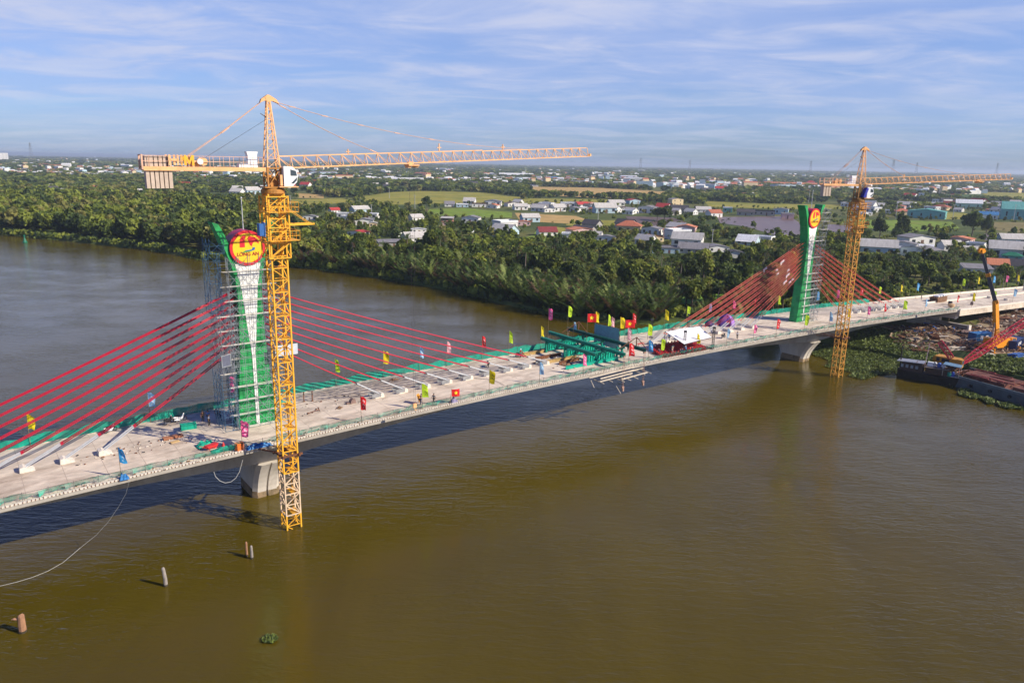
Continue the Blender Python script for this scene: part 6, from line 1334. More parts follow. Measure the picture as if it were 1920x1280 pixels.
# (px, py of the foot, width px, height px, depth m, style, wall, roof, storeys, windows, porch, rotation, label)
HS = [(672, 443, 34, 13, 7, 'front', 'white', 'red', 1, 3, False, -35, 'small white house with crimson roof among trees behind the river bank'),
      (778, 453, 44, 14, 9, 'gable', 'white', 'pale', 1, 4, False, 25, 'long white house with pale roof near the bank, right of the crimson roofed house'),
      (737, 462, 56, 5, 7, 'shed', 'grey', 'grey', 1, 3, False, 10, 'low grey sheet roofed shed joined left of the long white house'),
      (785, 437, 26, 8, 4, 'front', 'white', 'white', 1, 3, False, 10, 'little white gabled chapel like house behind the white balustrade'),
      (839, 415, 22, 9, 6, 'shed', 'brown', 'pale', 1, 2, False, -10, 'small brown hut with pale flat roof at the meadow edge'),
      (700, 425, 14, 7, 6, 'front', 'cream', 'pale', 1, 2, False, 0, 'tiny cream house hidden among the palms above the crimson roof'),
      (1222, 452, 34, 10, 9, 'front', 'cream', 'terracotta', 1, 3, False, 30, 'cream house with terracotta double roof in the palm grove'),
      (1203, 453, 22, 8, 7, 'front', 'cream', 'terracotta', 1, 2, False, -15, 'lower cream wing with terracotta roof, left of the larger cream house'),
      (1247, 473, 48, 10, 10, 'flat', 'pale blue', 'grey', 1, 4, False, 5, 'flat roofed pale blue grey house in the long grey roofed row'),
      (1300, 474, 52, 9, 9, 'gable', 'grey', 'grey', 1, 4, False, -5, 'long grey gabled house in the middle of the grey roofed row'),
      (1342, 471, 38, 10, 9, 'front', 'white', 'grey', 1, 3, False, 20, 'white gable ended house toward the right of the grey roofed row'),
      (1375, 482, 30, 9, 8, 'front', 'white', 'dark', 1, 2, False, 10, 'white gabled house with dark roof at the right end of the row'),
      (1402, 458, 34, 11, 10, 'gable', 'pale blue', 'white', 1, 3, True, -15, 'pale blue house with white roof and porch left of the far pylon'),
      (1430, 453, 34, 13, 9, 'flat', 'white', 'white', 1, 3, False, -15, 'white flat roofed house just behind the pale blue one'),
      (1338, 407, 24, 12, 9, 'gable', 'white', 'terracotta', 1, 2, False, 35, 'small white house with brown red roof beside the flooded field'),
      (1318, 398, 26, 8, 9, 'gable', 'white', 'pale', 1, 3, False, 10, 'white house with pale roof left of the row behind the flooded field'),
      (1364, 398, 16, 12, 8, 'flat', 'teal', 'white', 1, 2, False, 0, 'small teal walled flat roofed house in the row behind the flooded field'),
      (1398, 404, 30, 10, 8, 'gable', 'grey', 'dark', 1, 3, False, 0, 'dark roofed grey house in the row behind the flooded field'),
      (1432, 404, 36, 12, 9, 'flat', 'grey', 'dark', 1, 4, False, 0, 'unplastered dark grey block house in the row behind the flooded field'),
      (1464, 402, 24, 14, 8, 'front', 'pale blue', 'grey', 1, 2, False, -5, 'tall pale blue gabled house near the end of the row behind the flooded field'),
      (1476, 410, 20, 13, 8, 'flat', 'pink', 'pale', 1, 1, False, 5, 'pale pink box shaped house at the right end of the row behind the flooded field'),
      (1266, 385, 24, 17, 9, 'front', 'cream', 'grey', 2, 2, False, 35, 'two storey cream house with steep grey roof behind a dark round tree'),
      (1187, 382, 22, 10, 12, 'front', 'pale blue', 'red', 1, 2, False, 25, 'house with bright red roof and blue gable among village trees'),
      (1288, 378, 16, 6, 8, 'gable', 'white', 'pale', 1, 2, False, 0, 'small white house right behind the two storey cream house'),
      (1706, 374, 18, 11, 9, 'gable', 'white', 'red', 1, 3, False, -20, 'white house with dark red roof near the second crane mast'),
      (1726, 376, 8, 17, 6, 'flat', 'white', 'white', 3, 1, False, 0, 'narrow tall white building right of the red roofed white house'),
      (1708, 386, 30, 7, 5, 'shed', 'white', 'white', 1, 4, False, 35, 'long low white shed slanting in front of the tall narrow building'),
      (1737, 409, 54, 17, 18, 'front', 'teal', 'teal', 1, 4, False, -5, 'large teal warehouse with low gabled roof in the green meadow'),
      (1718, 408, 16, 9, 7, 'gable', 'grey', 'pale', 1, 2, False, 0, 'small grey shed attached to the left end of the teal warehouse'),
      (1815, 391, 36, 13, 14, 'gable', 'pale green', 'white', 1, 3, False, 5, 'pale green warehouse with white roof beyond the rice field'),
      (1780, 386, 18, 7, 8, 'gable', 'white', 'maroon', 1, 2, False, 0, 'white house with maroon roof left of the pale green warehouse'),
      (1790, 372, 12, 9, 8, 'front', 'cream', 'red', 1, 2, False, 10, 'tall little house with red roof behind the pale green warehouse'),
      (1852, 411, 26, 11, 9, 'gable', 'white', 'blue', 1, 3, False, 0, 'white house with blue roof beside the road on the right'),
      (1835, 408, 18, 11, 8, 'front', 'grey', 'brown', 1, 2, False, 0, 'grey brown house touching the left of the blue roofed house'),
      (1925, 412, 70, 24, 22, 'gable', 'teal', 'teal', 1, 5, False, 5, 'very large teal warehouse cut by the right picture edge'),
      (1680, 474, 24, 13, 8, 'flat', 'white', 'white', 1, 2, False, 15, 'small white building half buried in trees right of the second crane'),
      (1735, 474, 20, 9, 8, 'gable', 'white', 'white', 1, 2, False, 0, 'white and pale roofed hut in the dense trees behind the deck end'),
      (1828, 512, 40, 8, 9, 'shed', 'white', 'grey', 1, 3, False, 15, 'grey roofed white shed behind the orange boom'),
      (1868, 505, 28, 9, 8, 'gable', 'tan', 'orange', 1, 3, False, 10, 'tan shed with faded orange roof right of the orange boom'),
      (1903, 507, 44, 9, 9, 'gable', 'grey', 'dark', 1, 4, False, -8, 'dark roofed grey shed near the right edge above the deck'),
      (1896, 488, 26, 11, 6, 'hip', 'teal', 'green', 1, 2, False, 0, 'open green roofed shelter near the right edge'),
      (1482, 352, 84, 9, 14, 'gable', 'tan', 'orange', 2, 12, False, 0, 'long two storey school with orange roof on the horizon plain'),
      (1519, 352, 14, 14, 12, 'hip', 'white', 'red', 2, 3, False, 0, 'white hall with red domed roof at the right end of the long school'),
      (1410, 346, 16, 12, 12, 'flat', 'pale blue', 'white', 3, 3, False, 0, 'pale blue tall block on the plain left of the long school'),
      (1488, 364, 14, 6, 9, 'hip', 'white', 'red', 1, 2, False, 0, 'small white house with crimson roof below the long school'),
      (1468, 363, 18, 5, 9, 'hip', 'tan', 'orange', 1, 2, False, 0, 'low house with orange roof left of the crimson roofed one below the school'),
      (159, 349, 26, 9, 11, 'front', 'white', 'dark', 1, 3, False, 35, 'bright white gabled house rising above the left forest'),
      (110, 353, 26, 4, 10, 'gable', 'white', 'pale', 1, 4, False, 0, 'low white house with pale roof left of the bright gabled one'),
      (7, 303, 13, 19, 18, 'flat', 'white', 'white', 7, 3, False, 0, 'tall white apartment block at the far left on the horizon'),
      (1006, 370, 3, 3, 4, 'front', 'white', 'grey', 1, 1, False, 0, 'tiny white field hut at the rice field edge'),
      (1134, 371, 12, 6, 8, 'gable', 'white', 'brown', 1, 2, False, 0, 'white hut with brown roof standing in the stubble field, left one'),
      (1150, 371, 12, 7, 8, 'gable', 'pink', 'brown', 1, 2, False, 0, 'pinkish hut standing in the stubble field, right one'),
      (925, 390, 20, 8, 10, 'front', 'white', 'orange', 1, 2, False, -20, 'white house with orange roof in the village row behind the meadow'),
      (898, 388, 26, 9, 9, 'flat', 'white', 'brown', 1, 3, False, 0, 'white flat house left of the orange roofed house in the village row'),
      (960, 387, 26, 9, 9, 'front', 'white', 'brown', 1, 3, False, 30, 'white gabled house right of the orange roofed house in the village row'),
      (985, 389, 22, 8, 9, 'front', 'white', 'grey', 1, 3, False, 20, 'white gabled house with grey roof farther right in the village row'),
      (1013, 392, 30, 7, 9, 'gable', 'white', 'grey', 1, 3, False, 0, 'wide white house with grey roof, middle of the village row'),
      (867, 388, 22, 7, 9, 'flat', 'pale blue', 'white', 1, 3, False, 0, 'pale blue low house at the left part of the village row'),
      (843, 387, 18, 7, 9, 'gable', 'white', 'grey', 1, 2, False, 0, 'small white house at the left end of the village row'),
      (1025, 441, 34, 10, 9, 'gable', 'white', 'maroon', 1, 3, False, 15, 'white house with maroon wall sheet roof among the trees behind the palm bank'),
      (1108, 392, 26, 7, 9, 'gable', 'white', 'dark', 1, 3, False, 10, 'white house with dark roof right in the village row'),
      (1145, 394, 22, 6, 9, 'flat', 'white', 'white', 1, 3, False, 0, 'low white flat house at the right end of the village row'),
      (1175, 395, 28, 8, 9, 'front', 'white', 'brown', 1, 3, False, 20, 'white house with brown roof before the two storey cream house')]
bal_m = wht
for (px, py, wpx, hpx, d, st_, wl, rf, ns, nw, pc, rz, lab) in HS:
    k = mper(py, px); o = house(wpx * k, d, max(2.6, hpx * k * .66), st_, wl, rf, ns, nw, pc); put(o, px, py, R(rz), lab, 'house', clear=wpx * k * .5 + 2); HRECT.append((px - wpx / 2, px + wpx / 2, py - hpx, py, o.location.length))
# industrial sheds on the plain
IND = [(905, 334, 30, 6, 'blue', 'white', 'blue roofed factory shed at the left end of the industrial group'), (930, 338, 30, 8, 'white', 'white', 'white roofed factory hall beside the blue roofed shed'), (968, 333, 62, 9, 'white', 'white', 'longest white factory hall on the plain'), (975, 339, 50, 7, 'white', 'white', 'lower white factory hall in front of the longest one'), (1008, 341, 36, 8, 'pale', 'teal', 'teal walled factory hall right of the long white halls'),
       (1045, 338, 20, 7, 'blue', 'white', 'small blue roofed shed right of the teal factory hall'), (1085, 339, 44, 8, 'grey', 'pale blue', 'grey roofed wide factory hall at the right end of the industrial group'), (1130, 349, 44, 9, 'pale', 'white', 'white factory cluster beside the stubble field'), (1160, 350, 26, 10, 'white', 'white', 'bright white factory hall at the stubble field corner'), (925, 348, 40, 6, 'dark', 'grey', 'dark roofed shed in front of the white halls'),
       (975, 350, 44, 4, 'dark', 'grey', 'long dark low shed beside the stubble field'), (1002, 350, 14, 4, 'white', 'white', 'small white shed at the end of the long dark shed')]
for (px, py, wpx, hpx, rf, wl, lab) in IND:
    k = mper(py, px); o = house(wpx * k, 26, hpx * k * .55, 'gable', wl, rf, 1, 6, False, rh=hpx * k * .35); put(o, px, py, R(rng.uniform(-8, 8)), lab, 'factory hall', clear=wpx * k * .5); HRECT.append((px - wpx / 2, px + wpx / 2, py - hpx, py, o.location.length))
# small white towers in the town
for px, py, wpx, hpx, lab in ((1206, 348, 7, 13, 'slim white water tower house right of the stubble field'), (1043, 336, 6, 12, 'slim white tower beside the factory halls')):
    k = mper(py, px); o = house(wpx * k, 6, hpx * k * .8, 'flat', 'white', 'pale', 3, 1); put(o, px, py, 0, lab, 'tower')
# balustrades
for x0, y0, x1, y1, lab in ((735, 445, 768, 441, 'white balustrade wall in front of the chapel like house'), (884, 436, 914, 433, 'white balustrade wall by the meadow above the palm bank')):
    a_, c_ = gnd(x0, y0), gnd(x1, y1); L = (c_ - a_).length; rt = empty('balustrade', a_, math.atan2((c_ - a_).y, (c_ - a_).x), lab, 'balustrade'); b = MB(); b.bar((0, 0, .25), (L, 0, .25), .25, .3); b.bar((0, 0, 1.9), (L, 0, 1.9), .25, .22); b.build('rail', wht, rt)
    for i in range(9): b = MB(); b.bar((L * i / 8, 0, 0), (L * i / 8, 0, 2.3), .4, .4); b.build('pillar', wht, rt)
# generic village houses: eight kinds, copied
kinds = [('white', 'pale', 'gable', 'small white house with pale roof'), ('white', 'grey', 'front', 'small white gabled house with grey roof'), ('cream', 'terracotta', 'hip', 'small cream house with terracotta roof'), ('white', 'white', 'flat', 'small white flat roofed house'), ('pale blue', 'pale', 'gable', 'small pale blue house with pale roof'), ('white', 'red', 'gable', 'small white house with red roof'), ('grey', 'dark', 'gable', 'small grey house with dark roof'), ('pink', 'orange', 'front', 'small pink house with orange roof')]
protos = []
ZON = [((0, 352), (260, 352), (300, 362), (240, 368), (0, 368)), ((320, 335), (500, 335), (500, 365), (330, 372)), ((545, 338), (960, 342), (960, 356), (740, 354), (545, 358)), ((830, 382), (1180, 386), (1200, 396), (830, 392)), ((1200, 345), (1600, 352), (1600, 375), (1330, 372), (1280, 358)), ((1560, 385), (1700, 380), (1700, 404), (1600, 408)), ((1740, 376), (1920, 384), (1920, 402), (1740, 396)), ((1000, 392), (1300, 396), (1300, 404), (1000, 399)), ((1620, 340), (1920, 345), (1920, 360), (1620, 356)), ((1400, 352), (1600, 356), (1600, 372), (1400, 370)), ((820, 404), (960, 412), (1290, 430), (1300, 466), (1150, 456), (960, 448), (860, 436)), ((560, 396), (760, 398), (800, 420), (600, 430)), ((1640, 446), (1900, 458), (1900, 486), (1640, 482))]
zn = ['on the plain behind the left forest', 'on the plain below the counter jib', 'in the band of trees beyond the rice field', 'in the village row behind the meadow', 'on the wooded plain left of the second crane', 'beside the second crane mast', 'in the village on the far right plain', 'between the ploughed field and the village', 'near the horizon on the far right', 'around the long orange roofed school', 'in the gardens behind the nipa palms', 'among palms above the crimson roofed house', 'in the trees behind the deck end']
proto_used = {}
for zi, z in enumerate(ZON):
    cxs = [p[0] for p in z]; cys = [p[1] for p in z]; n_ = (24, 24, 36, 12, 44, 14, 28, 16, 24, 20, 22, 8, 10)[zi]; made = 0; tries = 0
    while made < n_ and tries < 400:
        tries += 1; x, y = rng.uniform(min(cxs), max(cxs)), rng.uniform(min(cys), max(cys))
        if not pip(x, y, z): continue
        g_ = gnd(x, y)
        if any(pip(g_.x, g_.y, f_) for f_ in FIELDS) or any((g_.x - a_) ** 2 + (g_.y - c_) ** 2 < (r_ + 9) ** 2 for a_, c_, r_ in NOTREE): continue
        ki = rng.choices(range(8), (9, 8, 3, 8, 3, 3, 3, 2))[0]; kd = kinds[ki]
        if ki not in proto_used: o = house(10, 7.5, 3.0, kd[2], kd[0], kd[1], 1, 3, False); proto_used[ki] = o
        else: o = copy_tree(proto_used[ki])
        k_ = rng.uniform(.8, 1.45); o.scale = (k_ * rng.uniform(.9, 1.5), k_, k_ * rng.uniform(.9, 1.3)); put(o, x, y, rng.uniform(-.7, .7), kd[3] + ' ' + zn[zi], 'house', 'village houses ' + zn[zi], 5); made += 1
        if zi >= 10: m_px = F_PX / g_.length * 10 * k_; HRECT.append((x - m_px * .5, x + m_px * .5, y - m_px * .42, y, g_.length))
# distant town: thousands of small buildings nobody could count
def boxes(cs, ws, ds, hs, rzs, gab):
    n = len(cs); lx = np.array([-1, 1, 1, -1, -1, 1, 1, -1]) * .5; ly = np.array([-1, -1, 1, 1, -1, -1, 1, 1]) * .5; lz_ = np.array([0, 0, 0, 0, 1, 1, 1, 1.])
    X = lx[None] * ws[:, None]; Y = ly[None] * ds[:, None]; Z = lz_[None] * hs[:, None]; gx = np.stack([-.5 * ws, .5 * ws], 1); gy = np.zeros((n, 2)); gz = np.stack([hs + gab, hs + gab], 1)
    X = np.concatenate([X, gx], 1); Y = np.concatenate([Y, gy], 1); Z = np.concatenate([Z, gz], 1); c, s = np.cos(rzs)[:, None], np.sin(rzs)[:, None]
    V = np.stack([X * c - Y * s + cs[:, 0:1], X * s + Y * c + cs[:, 1:2], Z + cs[:, 2:3]], 2).reshape(-1, 3)
    F = np.array([(0, 1, 5, 4), (1, 2, 6, 5), (2, 3, 7, 6), (3, 0, 4, 7), (4, 5, 9, 8), (6, 7, 8, 9), (5, 6, 9, 9), (7, 4, 8, 8)]); 
    return V, (F[None] + (np.arange(n) * 10)[:, None, None]).reshape(-1, 4), np.tile(np.array([0, 0, 0, 0, 1, 1, 0, 0]), n)
cs = []; wl_ = [wm_('white'), rm_('white'), wm_('cream'), rm_('terracotta'), wm_('pale blue'), rm_('grey')]; sel = []
while len(cs) < 5600:
    px = rng.uniform(-40, 1980); hz = 287 + .0187 * px; t_ = rng.random() ** 1.5; py = hz + 5 + 38 * t_ ; g_ = gnd(px, py)
    dn = mnoise.noise(Vector((g_.x * .0016, g_.y * .0016, 0))) + .5 * mnoise.noise(Vector((g_.x * .008, g_.y * .008, 7)))
    if dn < rng.uniform(-.25, .12) or any(pip(g_.x, g_.y, f_) for f_ in FIELDS): continue
    cs.append((g_.x, g_.y, 1.0)); sel.append(rng.choices((0, 1, 2), (6, 4, 3))[0])
cs = np.array(cs); sel = np.array(sel); n = len(cs); D_ = np.hypot(cs[:, 0], cs[:, 1]); big = (npr.rand(n) < .09) * npr.uniform(1, 4, n) + 1
ws = npr.uniform(8, 17, n) * big; ds = npr.uniform(7, 12, n) * np.sqrt(big); hs = npr.uniform(3.5, 8.5, n) * (1 + .8 * (npr.rand(n) < .12)); V, Fc, mi = boxes(cs, ws, ds, hs, npr.uniform(-.8, .8, n), npr.uniform(.3, 3, n))
Fc = Fc.copy(); mi = mi + np.repeat(sel * 2, 8)
f3 = Fc.tolist(); me = bpy.data.meshes.new('distant_town'); me.from_pydata(V.tolist(), [], [tuple(dict.fromkeys(f)) for f in f3])
for m_ in wl_: me.materials.append(m_)
me.polygons.foreach_set('material_index', mi.astype(np.int32)); me.update(); tag(mobj('distant_town', me), kind='stuff')
# masts, poles and pylons
polm = mat('concrete_pole', (.45, .45, .44), .8)
def upole(px, py, h, label, grp=None):
    p_ = gnd(px, py); b = MB(); b.tube([(0, 0, 0), (0, 0, h)], [.28, .16], 6); o = b.build('utility_pole', polm, loc=p_); tag(o, label, 'utility pole', grp); b = MB(); b.bar((-1, 0, h - .4), (1, 0, h - .4), .14); [b.bar((x, 0, h - .4), (x, 0, h), .1) for x in (-.9, 0, .9)]; b.build('crossarm', polm, o)
for i, (px, py, h) in enumerate(((1679, 410, 15), (1786, 412, 14), (1900, 414, 15), (1516, 380, 16), (778, 392, 13), (730, 372, 13), (697, 408, 10), (1121, 415, 10), (1335, 455, 8), (545, 392, 12), (1462, 462, 7), (193, 347, 10), (330, 350, 14), (391, 352, 12))):
    upole(px, py, h, 'slim concrete utility pole standing alone above the trees of the plain', 'utility poles on the plain')
for i, (px, top) in enumerate(((1672, 300), (1518, 302), (1716, 305), (1866, 306), (1292, 300), (1200, 296), (60, 268))):
    hz = 287 + .0187 * px; p_ = gnd(px, hz + 16); h_ = onplane(px, top, p_, facing(p_)).z; b = MB(); w_ = h_ * .09
    for sx, sy in ((-1, -1), (1, -1), (1, 1), (-1, 1)): b.bar((sx * w_, sy * w_, 0), (sx * w_ * .12, sy * w_ * .12, h_), .7)
    for k in range(1, 7): z = h_ * k / 7; q = w_ * (1 - .88 * k / 7); [b.bar((a_ * q, c_ * q, z), (e_ * q, g2 * q, z), .5) for a_, c_, e_, g2 in ((-1, -1, 1, -1), (1, -1, 1, 1), (1, 1, -1, 1), (-1, 1, -1, -1))]
    for k in (.7, .82, .94): b.bar((-w_ * 1.2, 0, h_ * k), (w_ * 1.2, 0, h_ * k), .7)
    o = b.build('power_pylon', mat('grey_lattice', (.2, .2, .2), .7), loc=p_); tag(o, ('tallest' if i == 99 else ORD[i]) + ' thin lattice power tower on the hazy horizon' if px > 100 else 'lone thin radio mast on the horizon at the far left', 'power tower')
# ------------------------------------------------------------------ trees
def lm_(n, c, ov=.36, tr=.40): return mat(n, c, .65, var=.38, scale=.55, objvar=ov, trans=tr, spec=.25)
lg = [lm_('leaf_deep_green', (.100, .135, .024)), lm_('leaf_fresh_green', (.200, .235, .034)), lm_('leaf_olive', (.195, .190, .050)), lm_('leaf_dark', (.060, .090, .026))]
pn = [lm_('palm_frond_green', (.075, .120, .024)), lm_('palm_frond_pale', (.18, .22, .06)), lm_('palm_frond_dead', (.12, .075, .04), .2)]
bark = mat('bark', (.14, .11, .085), .9, var=.3, scale=2)
def crown_np(n, rx, rz, cz, lobes, size, seed, shell=.55):
    r = np.random.RandomState(seed); L = r.randn(lobes, 3); L /= np.linalg.norm(L, axis=1)[:, None]; L *= r.uniform(.25, .72, (lobes, 1)); lr = r.uniform(.32, .58, lobes)
    i = r.randint(0, lobes, n); d = r.randn(n, 3); d /= np.linalg.norm(d, axis=1)[:, None]; d[:, 2] = np.where(d[:, 2] < -.35, -d[:, 2], d[:, 2])
    rad = lr[i][:, None] * (shell + (1 - shell) * r.rand(n, 1) ** .6) * (1 + .12 * r.randn(n, 1)); P = L[i] + d * rad; P *= np.array([rx, rx, rz]); P[:, 2] += cz
    nr = d + .8 * r.randn(n, 3); nr /= np.linalg.norm(nr, axis=1)[:, None]; a = np.cross(nr, np.array([.3, .2, 1.]) + .5 * r.randn(n, 3)); a /= np.linalg.norm(a, axis=1)[:, None]; b = np.cross(nr, a)
    s = size * r.uniform(.55, 1.25, (n, 1)); v = np.stack([P - a * s * .6 - b * s * .3, P + a * s * .35 - b * s * .6, P + a * s * .7 + b * s * .25, P - a * s * .3 + b * s * .65], 1).reshape(-1, 3)
    return v, np.arange(4 * n).reshape(n, 4)
def crown_mesh(n, rx, rz, cz, lobes, size, seed, mats, pal):
    v, f = crown_np(n, rx, rz, cz, lobes, size, seed); r = np.random.RandomState(seed + 1); mi = (r.rand(n) < pal).astype(int); return npmesh('crown', v, f, mats, mi)
def trunk_mesh(h, r0, seed, nl=6, spread=2.2):
    g = random.Random(seed); b = MB(); k = g.uniform(-.4, .4); b.tube([(0, 0, -.3), (k * .3, 0, h * .4), (k, k * .5, h * .85)], [r0, r0 * .8, r0 * .45], 7)
    for i in range(nl): a = g.uniform(0, 6.28); z = h * g.uniform(.35, .7); l = spread * g.uniform(.6, 1.1); b.tube([(k * .5, 0, z), (math.cos(a) * l * .6, math.sin(a) * l * .6, z + l * .5), (math.cos(a) * l, math.sin(a) * l, z + l * .95)], [r0 * .45, r0 * .3, r0 * .12], 5)
    return b.mesh('trunk', bark)
def frond_np(base, az, elev, L, nl, lw, ll, droop, r, rise=0.0):
    """one palm frond: curved rachis with narrow paired leaflets"""
    V = []; Fq = []; n = 7; pts_ = []; p = np.array(base, float); e = elev
    for i in range(n + 1):
        pts_.append(p.copy()); p = p + np.array([math.cos(az) * math.cos(e), math.sin(az) * math.cos(e), math.sin(e)]) * (L / n); e -= droop / n * (.6 + .8 * i / n)
    side = np.array([-math.sin(az), math.cos(az), 0]); 
    w = .05
    for i in range(n): a, b_ = pts_[i], pts_[i + 1]; k = len(V); V += [a - side * w, a + side * w, b_ + side * w, b_ - side * w]; Fq.append((k, k + 1, k + 2, k + 3))
    for j in range(nl):
        t_ = .12 + .86 * j / nl; x = t_ * n; i = min(int(x), n - 1); q = pts_[i] + (pts_[i + 1] - pts_[i]) * (x - i); fw = (pts_[i + 1] - pts_[i]) / (L / n); up = np.cross(side, fw); l = ll * (1 - .55 * abs(2 * t_ - .9)) * r.uniform(.8, 1.15)
        for sg in (-1, 1):
            d = side * sg * .82 + fw * .62 + up * r.uniform(-.45, .05); d /= np.linalg.norm(d); k = len(V); V += [q - fw * lw * .5, q + fw * lw * .5, q + d * l * .7 + fw * lw * .3 - np.array([0, 0, .1 * l]), q + d * l - np.array([0, 0, .22 * l])]; Fq.append((k, k + 1, k + 2, k + 3))
    return V, Fq
def palm_mesh(name, nf, h, L, e0, e1, nl, lw, ll, droop, seed, dead=.15, pale=.2):
    r = np.random.RandomState(seed); V = []; F_ = []; M_ = []
    for i in range(nf):
        az = 2.4 * i + r.uniform(-.3, .3); t_ = i / nf; el = e0 + (e1 - e0) * t_ + r.uniform(-.12, .12); v, f = frond_np((r.uniform(-.2, .2), r.uniform(-.2, .2), h), az, el, L * r.uniform(.75, 1.12), nl, lw, ll, droop * r.uniform(.7, 1.3), r); k = len(V); V += v; F_ += [tuple(x + k for x in q) for q in f]
        m = 2 if r.rand() < dead else (1 if r.rand() < pale else 0); M_ += [m] * len(f)
    return npmesh(name, np.array(V), np.array(F_), pn, np.array(M_))
def mesh_np(me):
    n = len(me.vertices); v = np.empty(n * 3, np.float32); me.vertices.foreach_get('co', v); f = np.empty(len(me.loops), np.int32); me.loops.foreach_get('vertex_index', f); mi = np.empty(len(me.polygons), np.int32); me.polygons.foreach_get('material_index', mi); return v.reshape(-1, 3), f.reshape(-1, 4), mi
# kinds of broadleaf tree, each with its own crown and trunk
BL = []
for i, (rx, rz, cz, lo_, m0, m1, pal) in enumerate(((4.2, 4.4, 7.0, 11, 0, 1, .3), (3.4, 4.6, 6.6, 9, 1, 2, .35), (4.8, 4.0, 6.6, 13, 3, 0, .5), (3.0, 5.4, 7.4, 8, 0, 3, .4), (4.0, 3.6, 5.8, 10, 2, 1, .4), (3.6, 4.0, 6.4, 10, 1, 0, .3))):
    BL.append((crown_mesh(1500, rx, rz, cz, lo_, .85, 40 + i, [lg[m0], lg[m1]], pal), trunk_mesh(cz + 1, .28, i)))
NP_ = [palm_mesh('nipa_palm', 15, .2, 7.6, 1.45, .85, 15, .34, 1.25, .9, 70 + i, (.14, .42, .08, .3)[i], (.2, .3, .35, .1)[i]) for i in range(4)]
CP_ = [(palm_mesh('crown', 19, 0, 4.6, 1.1, -.35, 12, .22, 1.15, 1.5, 90 + i, .12, .25), ) for i in range(3)]
ctr = []
for i in range(3):
    g = random.Random(i); b = MB(); H_ = (8.5, 10.5, 7.0)[i]; k = g.uniform(-1, 1); b.tube([(0, 0, -.3), (k * .3, .1, H_ * .5), (k, .2, H_)], [.26, .18, .14], 7); ctr.append((b.mesh('trunk', mat('palm_trunk', (.25, .21, .17), .9, var=.2)), (k, .2, H_)))
low = [crown_np(90, 3.9, 3.8, 5.2, 7, 2.1, 200 + i, .5) for i in range(5)]; lowp = [mesh_np(palm_mesh('t', 13, 7.5, 4.3, 1.0, -.3, 4, .7, 1.5, 1.5, 300 + i, .1, .3)) for i in range(2)]
far_ = [crown_np(46, 4.6, 3.6, 4.0, 6, 3.2, 260 + i, .5) for i in range(4)]
def land_ok(x, y):
    return pip(x, y, LANDP)
LANDP = land_xy + far_ring
LM = [(560, 'right of the yellow crane'), (655, 'left of the crimson roofed house'), (720, 'below the crimson roofed house'), (800, 'below the long white house'), (930, 'below the white balustrade'), (1050, 'behind the steel beams'), (1180, 'behind the row of flags'), (1290, 'left of the far cables'), (1500, 'behind the far cables'), (1620, 'around the second crane'), (1760, 'behind the deck end'), (9999, 'behind the orange boom')]
LL = [(150, 'near the green buoy'), (300, 'below the counter jib'), (9999, 'just left of the near pylon')]
def lmk(px): return next(t for l, t in (LL if px < 500 else LM) if px < l)
def szw(s): return 'small' if s < .62 else 'middling' if s < .85 else 'tall' if s < 1.08 else 'very tall'
cnt = {'tree': 0, 'coconut': 0, 'nipa': 0, 'proto': {}}
def tree(x, y, sc, label, grp, k=None):
    k = rng.randrange(6) if k is None else k; cm_, tm_ = BL[k]; rt = empty('broadleaf_tree', (x, y, .95), rng.uniform(0, 6.28), label, 'tree', grp); rt.scale = (sc * rng.uniform(.85, 1.2), sc * rng.uniform(.85, 1.2), sc * rng.uniform(.85, 1.15)); mobj('trunk', tm_, rt); mobj('crown', cm_, rt); cnt['tree'] += 1
def coco(x, y, sc, label, grp):
    k = rng.randrange(3); rt = empty('coconut_palm', (x, y, .95), rng.uniform(0, 6.28), label, 'palm', grp); rt.scale = (sc, sc, sc * rng.uniform(.85, 1.2)); mobj('trunk', ctr[k][0], rt); mobj('crown', CP_[k][0], rt, ctr[k][1]); cnt['coconut'] += 1
def nipa(x, y, sc, label, grp, px):
    k = rng.randrange(4); label = ('mostly green', 'half browned', 'fresh pale', 'dusty olive')[k] + ' nipa palm clump, ' + ('short' if sc < 1.08 else 'middling' if sc < 1.22 else 'tall') + ', on the bank ' + lmk(px)
    o = mobj('nipa_palm', NP_[k], None, (x, y, .3), rng.uniform(0, 6.28), (sc, sc, sc * rng.uniform(.85, 1.2))); tag(o, label, 'palm', grp); cnt['nipa'] += 1
def pxof(x, y, z=1.0):
    v = Vector((x, y, z)) - CAM; d = v.dot(FWD); return (960 + F_PX * v.dot(RGT) / d, 640 - F_PX * v.dot(UPV) / d) if d > 1 else (-9999, 0)
placed = {}
def free(x, y, r_):
    gx, gy = int(x // 12), int(y // 12)
    for i in (-1, 0, 1):
        for j in (-1, 0, 1):
            for a, b_ in placed.get((gx + i, gy + j), ()):
                if (a - x) ** 2 + (b_ - y) ** 2 < r_ * r_: return False
    return True
def occupy(x, y): placed.setdefault((int(x // 12), int(y // 12)), []).append((x, y))
def infield(x, y): return any(pip(x, y, f_) for f_ in FIELDS)
def inhouse(x, y, m=0): return any((x - a) ** 2 + (y - c) ** 2 < (r_ + m) ** 2 for a, c, r_ in NOTREE)
YARD = dpl
nearbank = [gnd(x, y, 0) for x, y in BANK]
def bankdist(x, y):
    best = 1e9
    for i in range(len(nearbank) - 1):
        a, b_ = nearbank[i], nearbank[i + 1]; dx, dy = b_.x - a.x, b_.y - a.y; t_ = max(0, min(1, ((x - a.x) * dx + (y - a.y) * dy) / (dx * dx + dy * dy))); best = min(best, math.hypot(x - a.x - dx * t_, y - a.y - dy * t_))
    return best
merged = {'leaf': ([], [], []), 'palm': ([], [], [])}
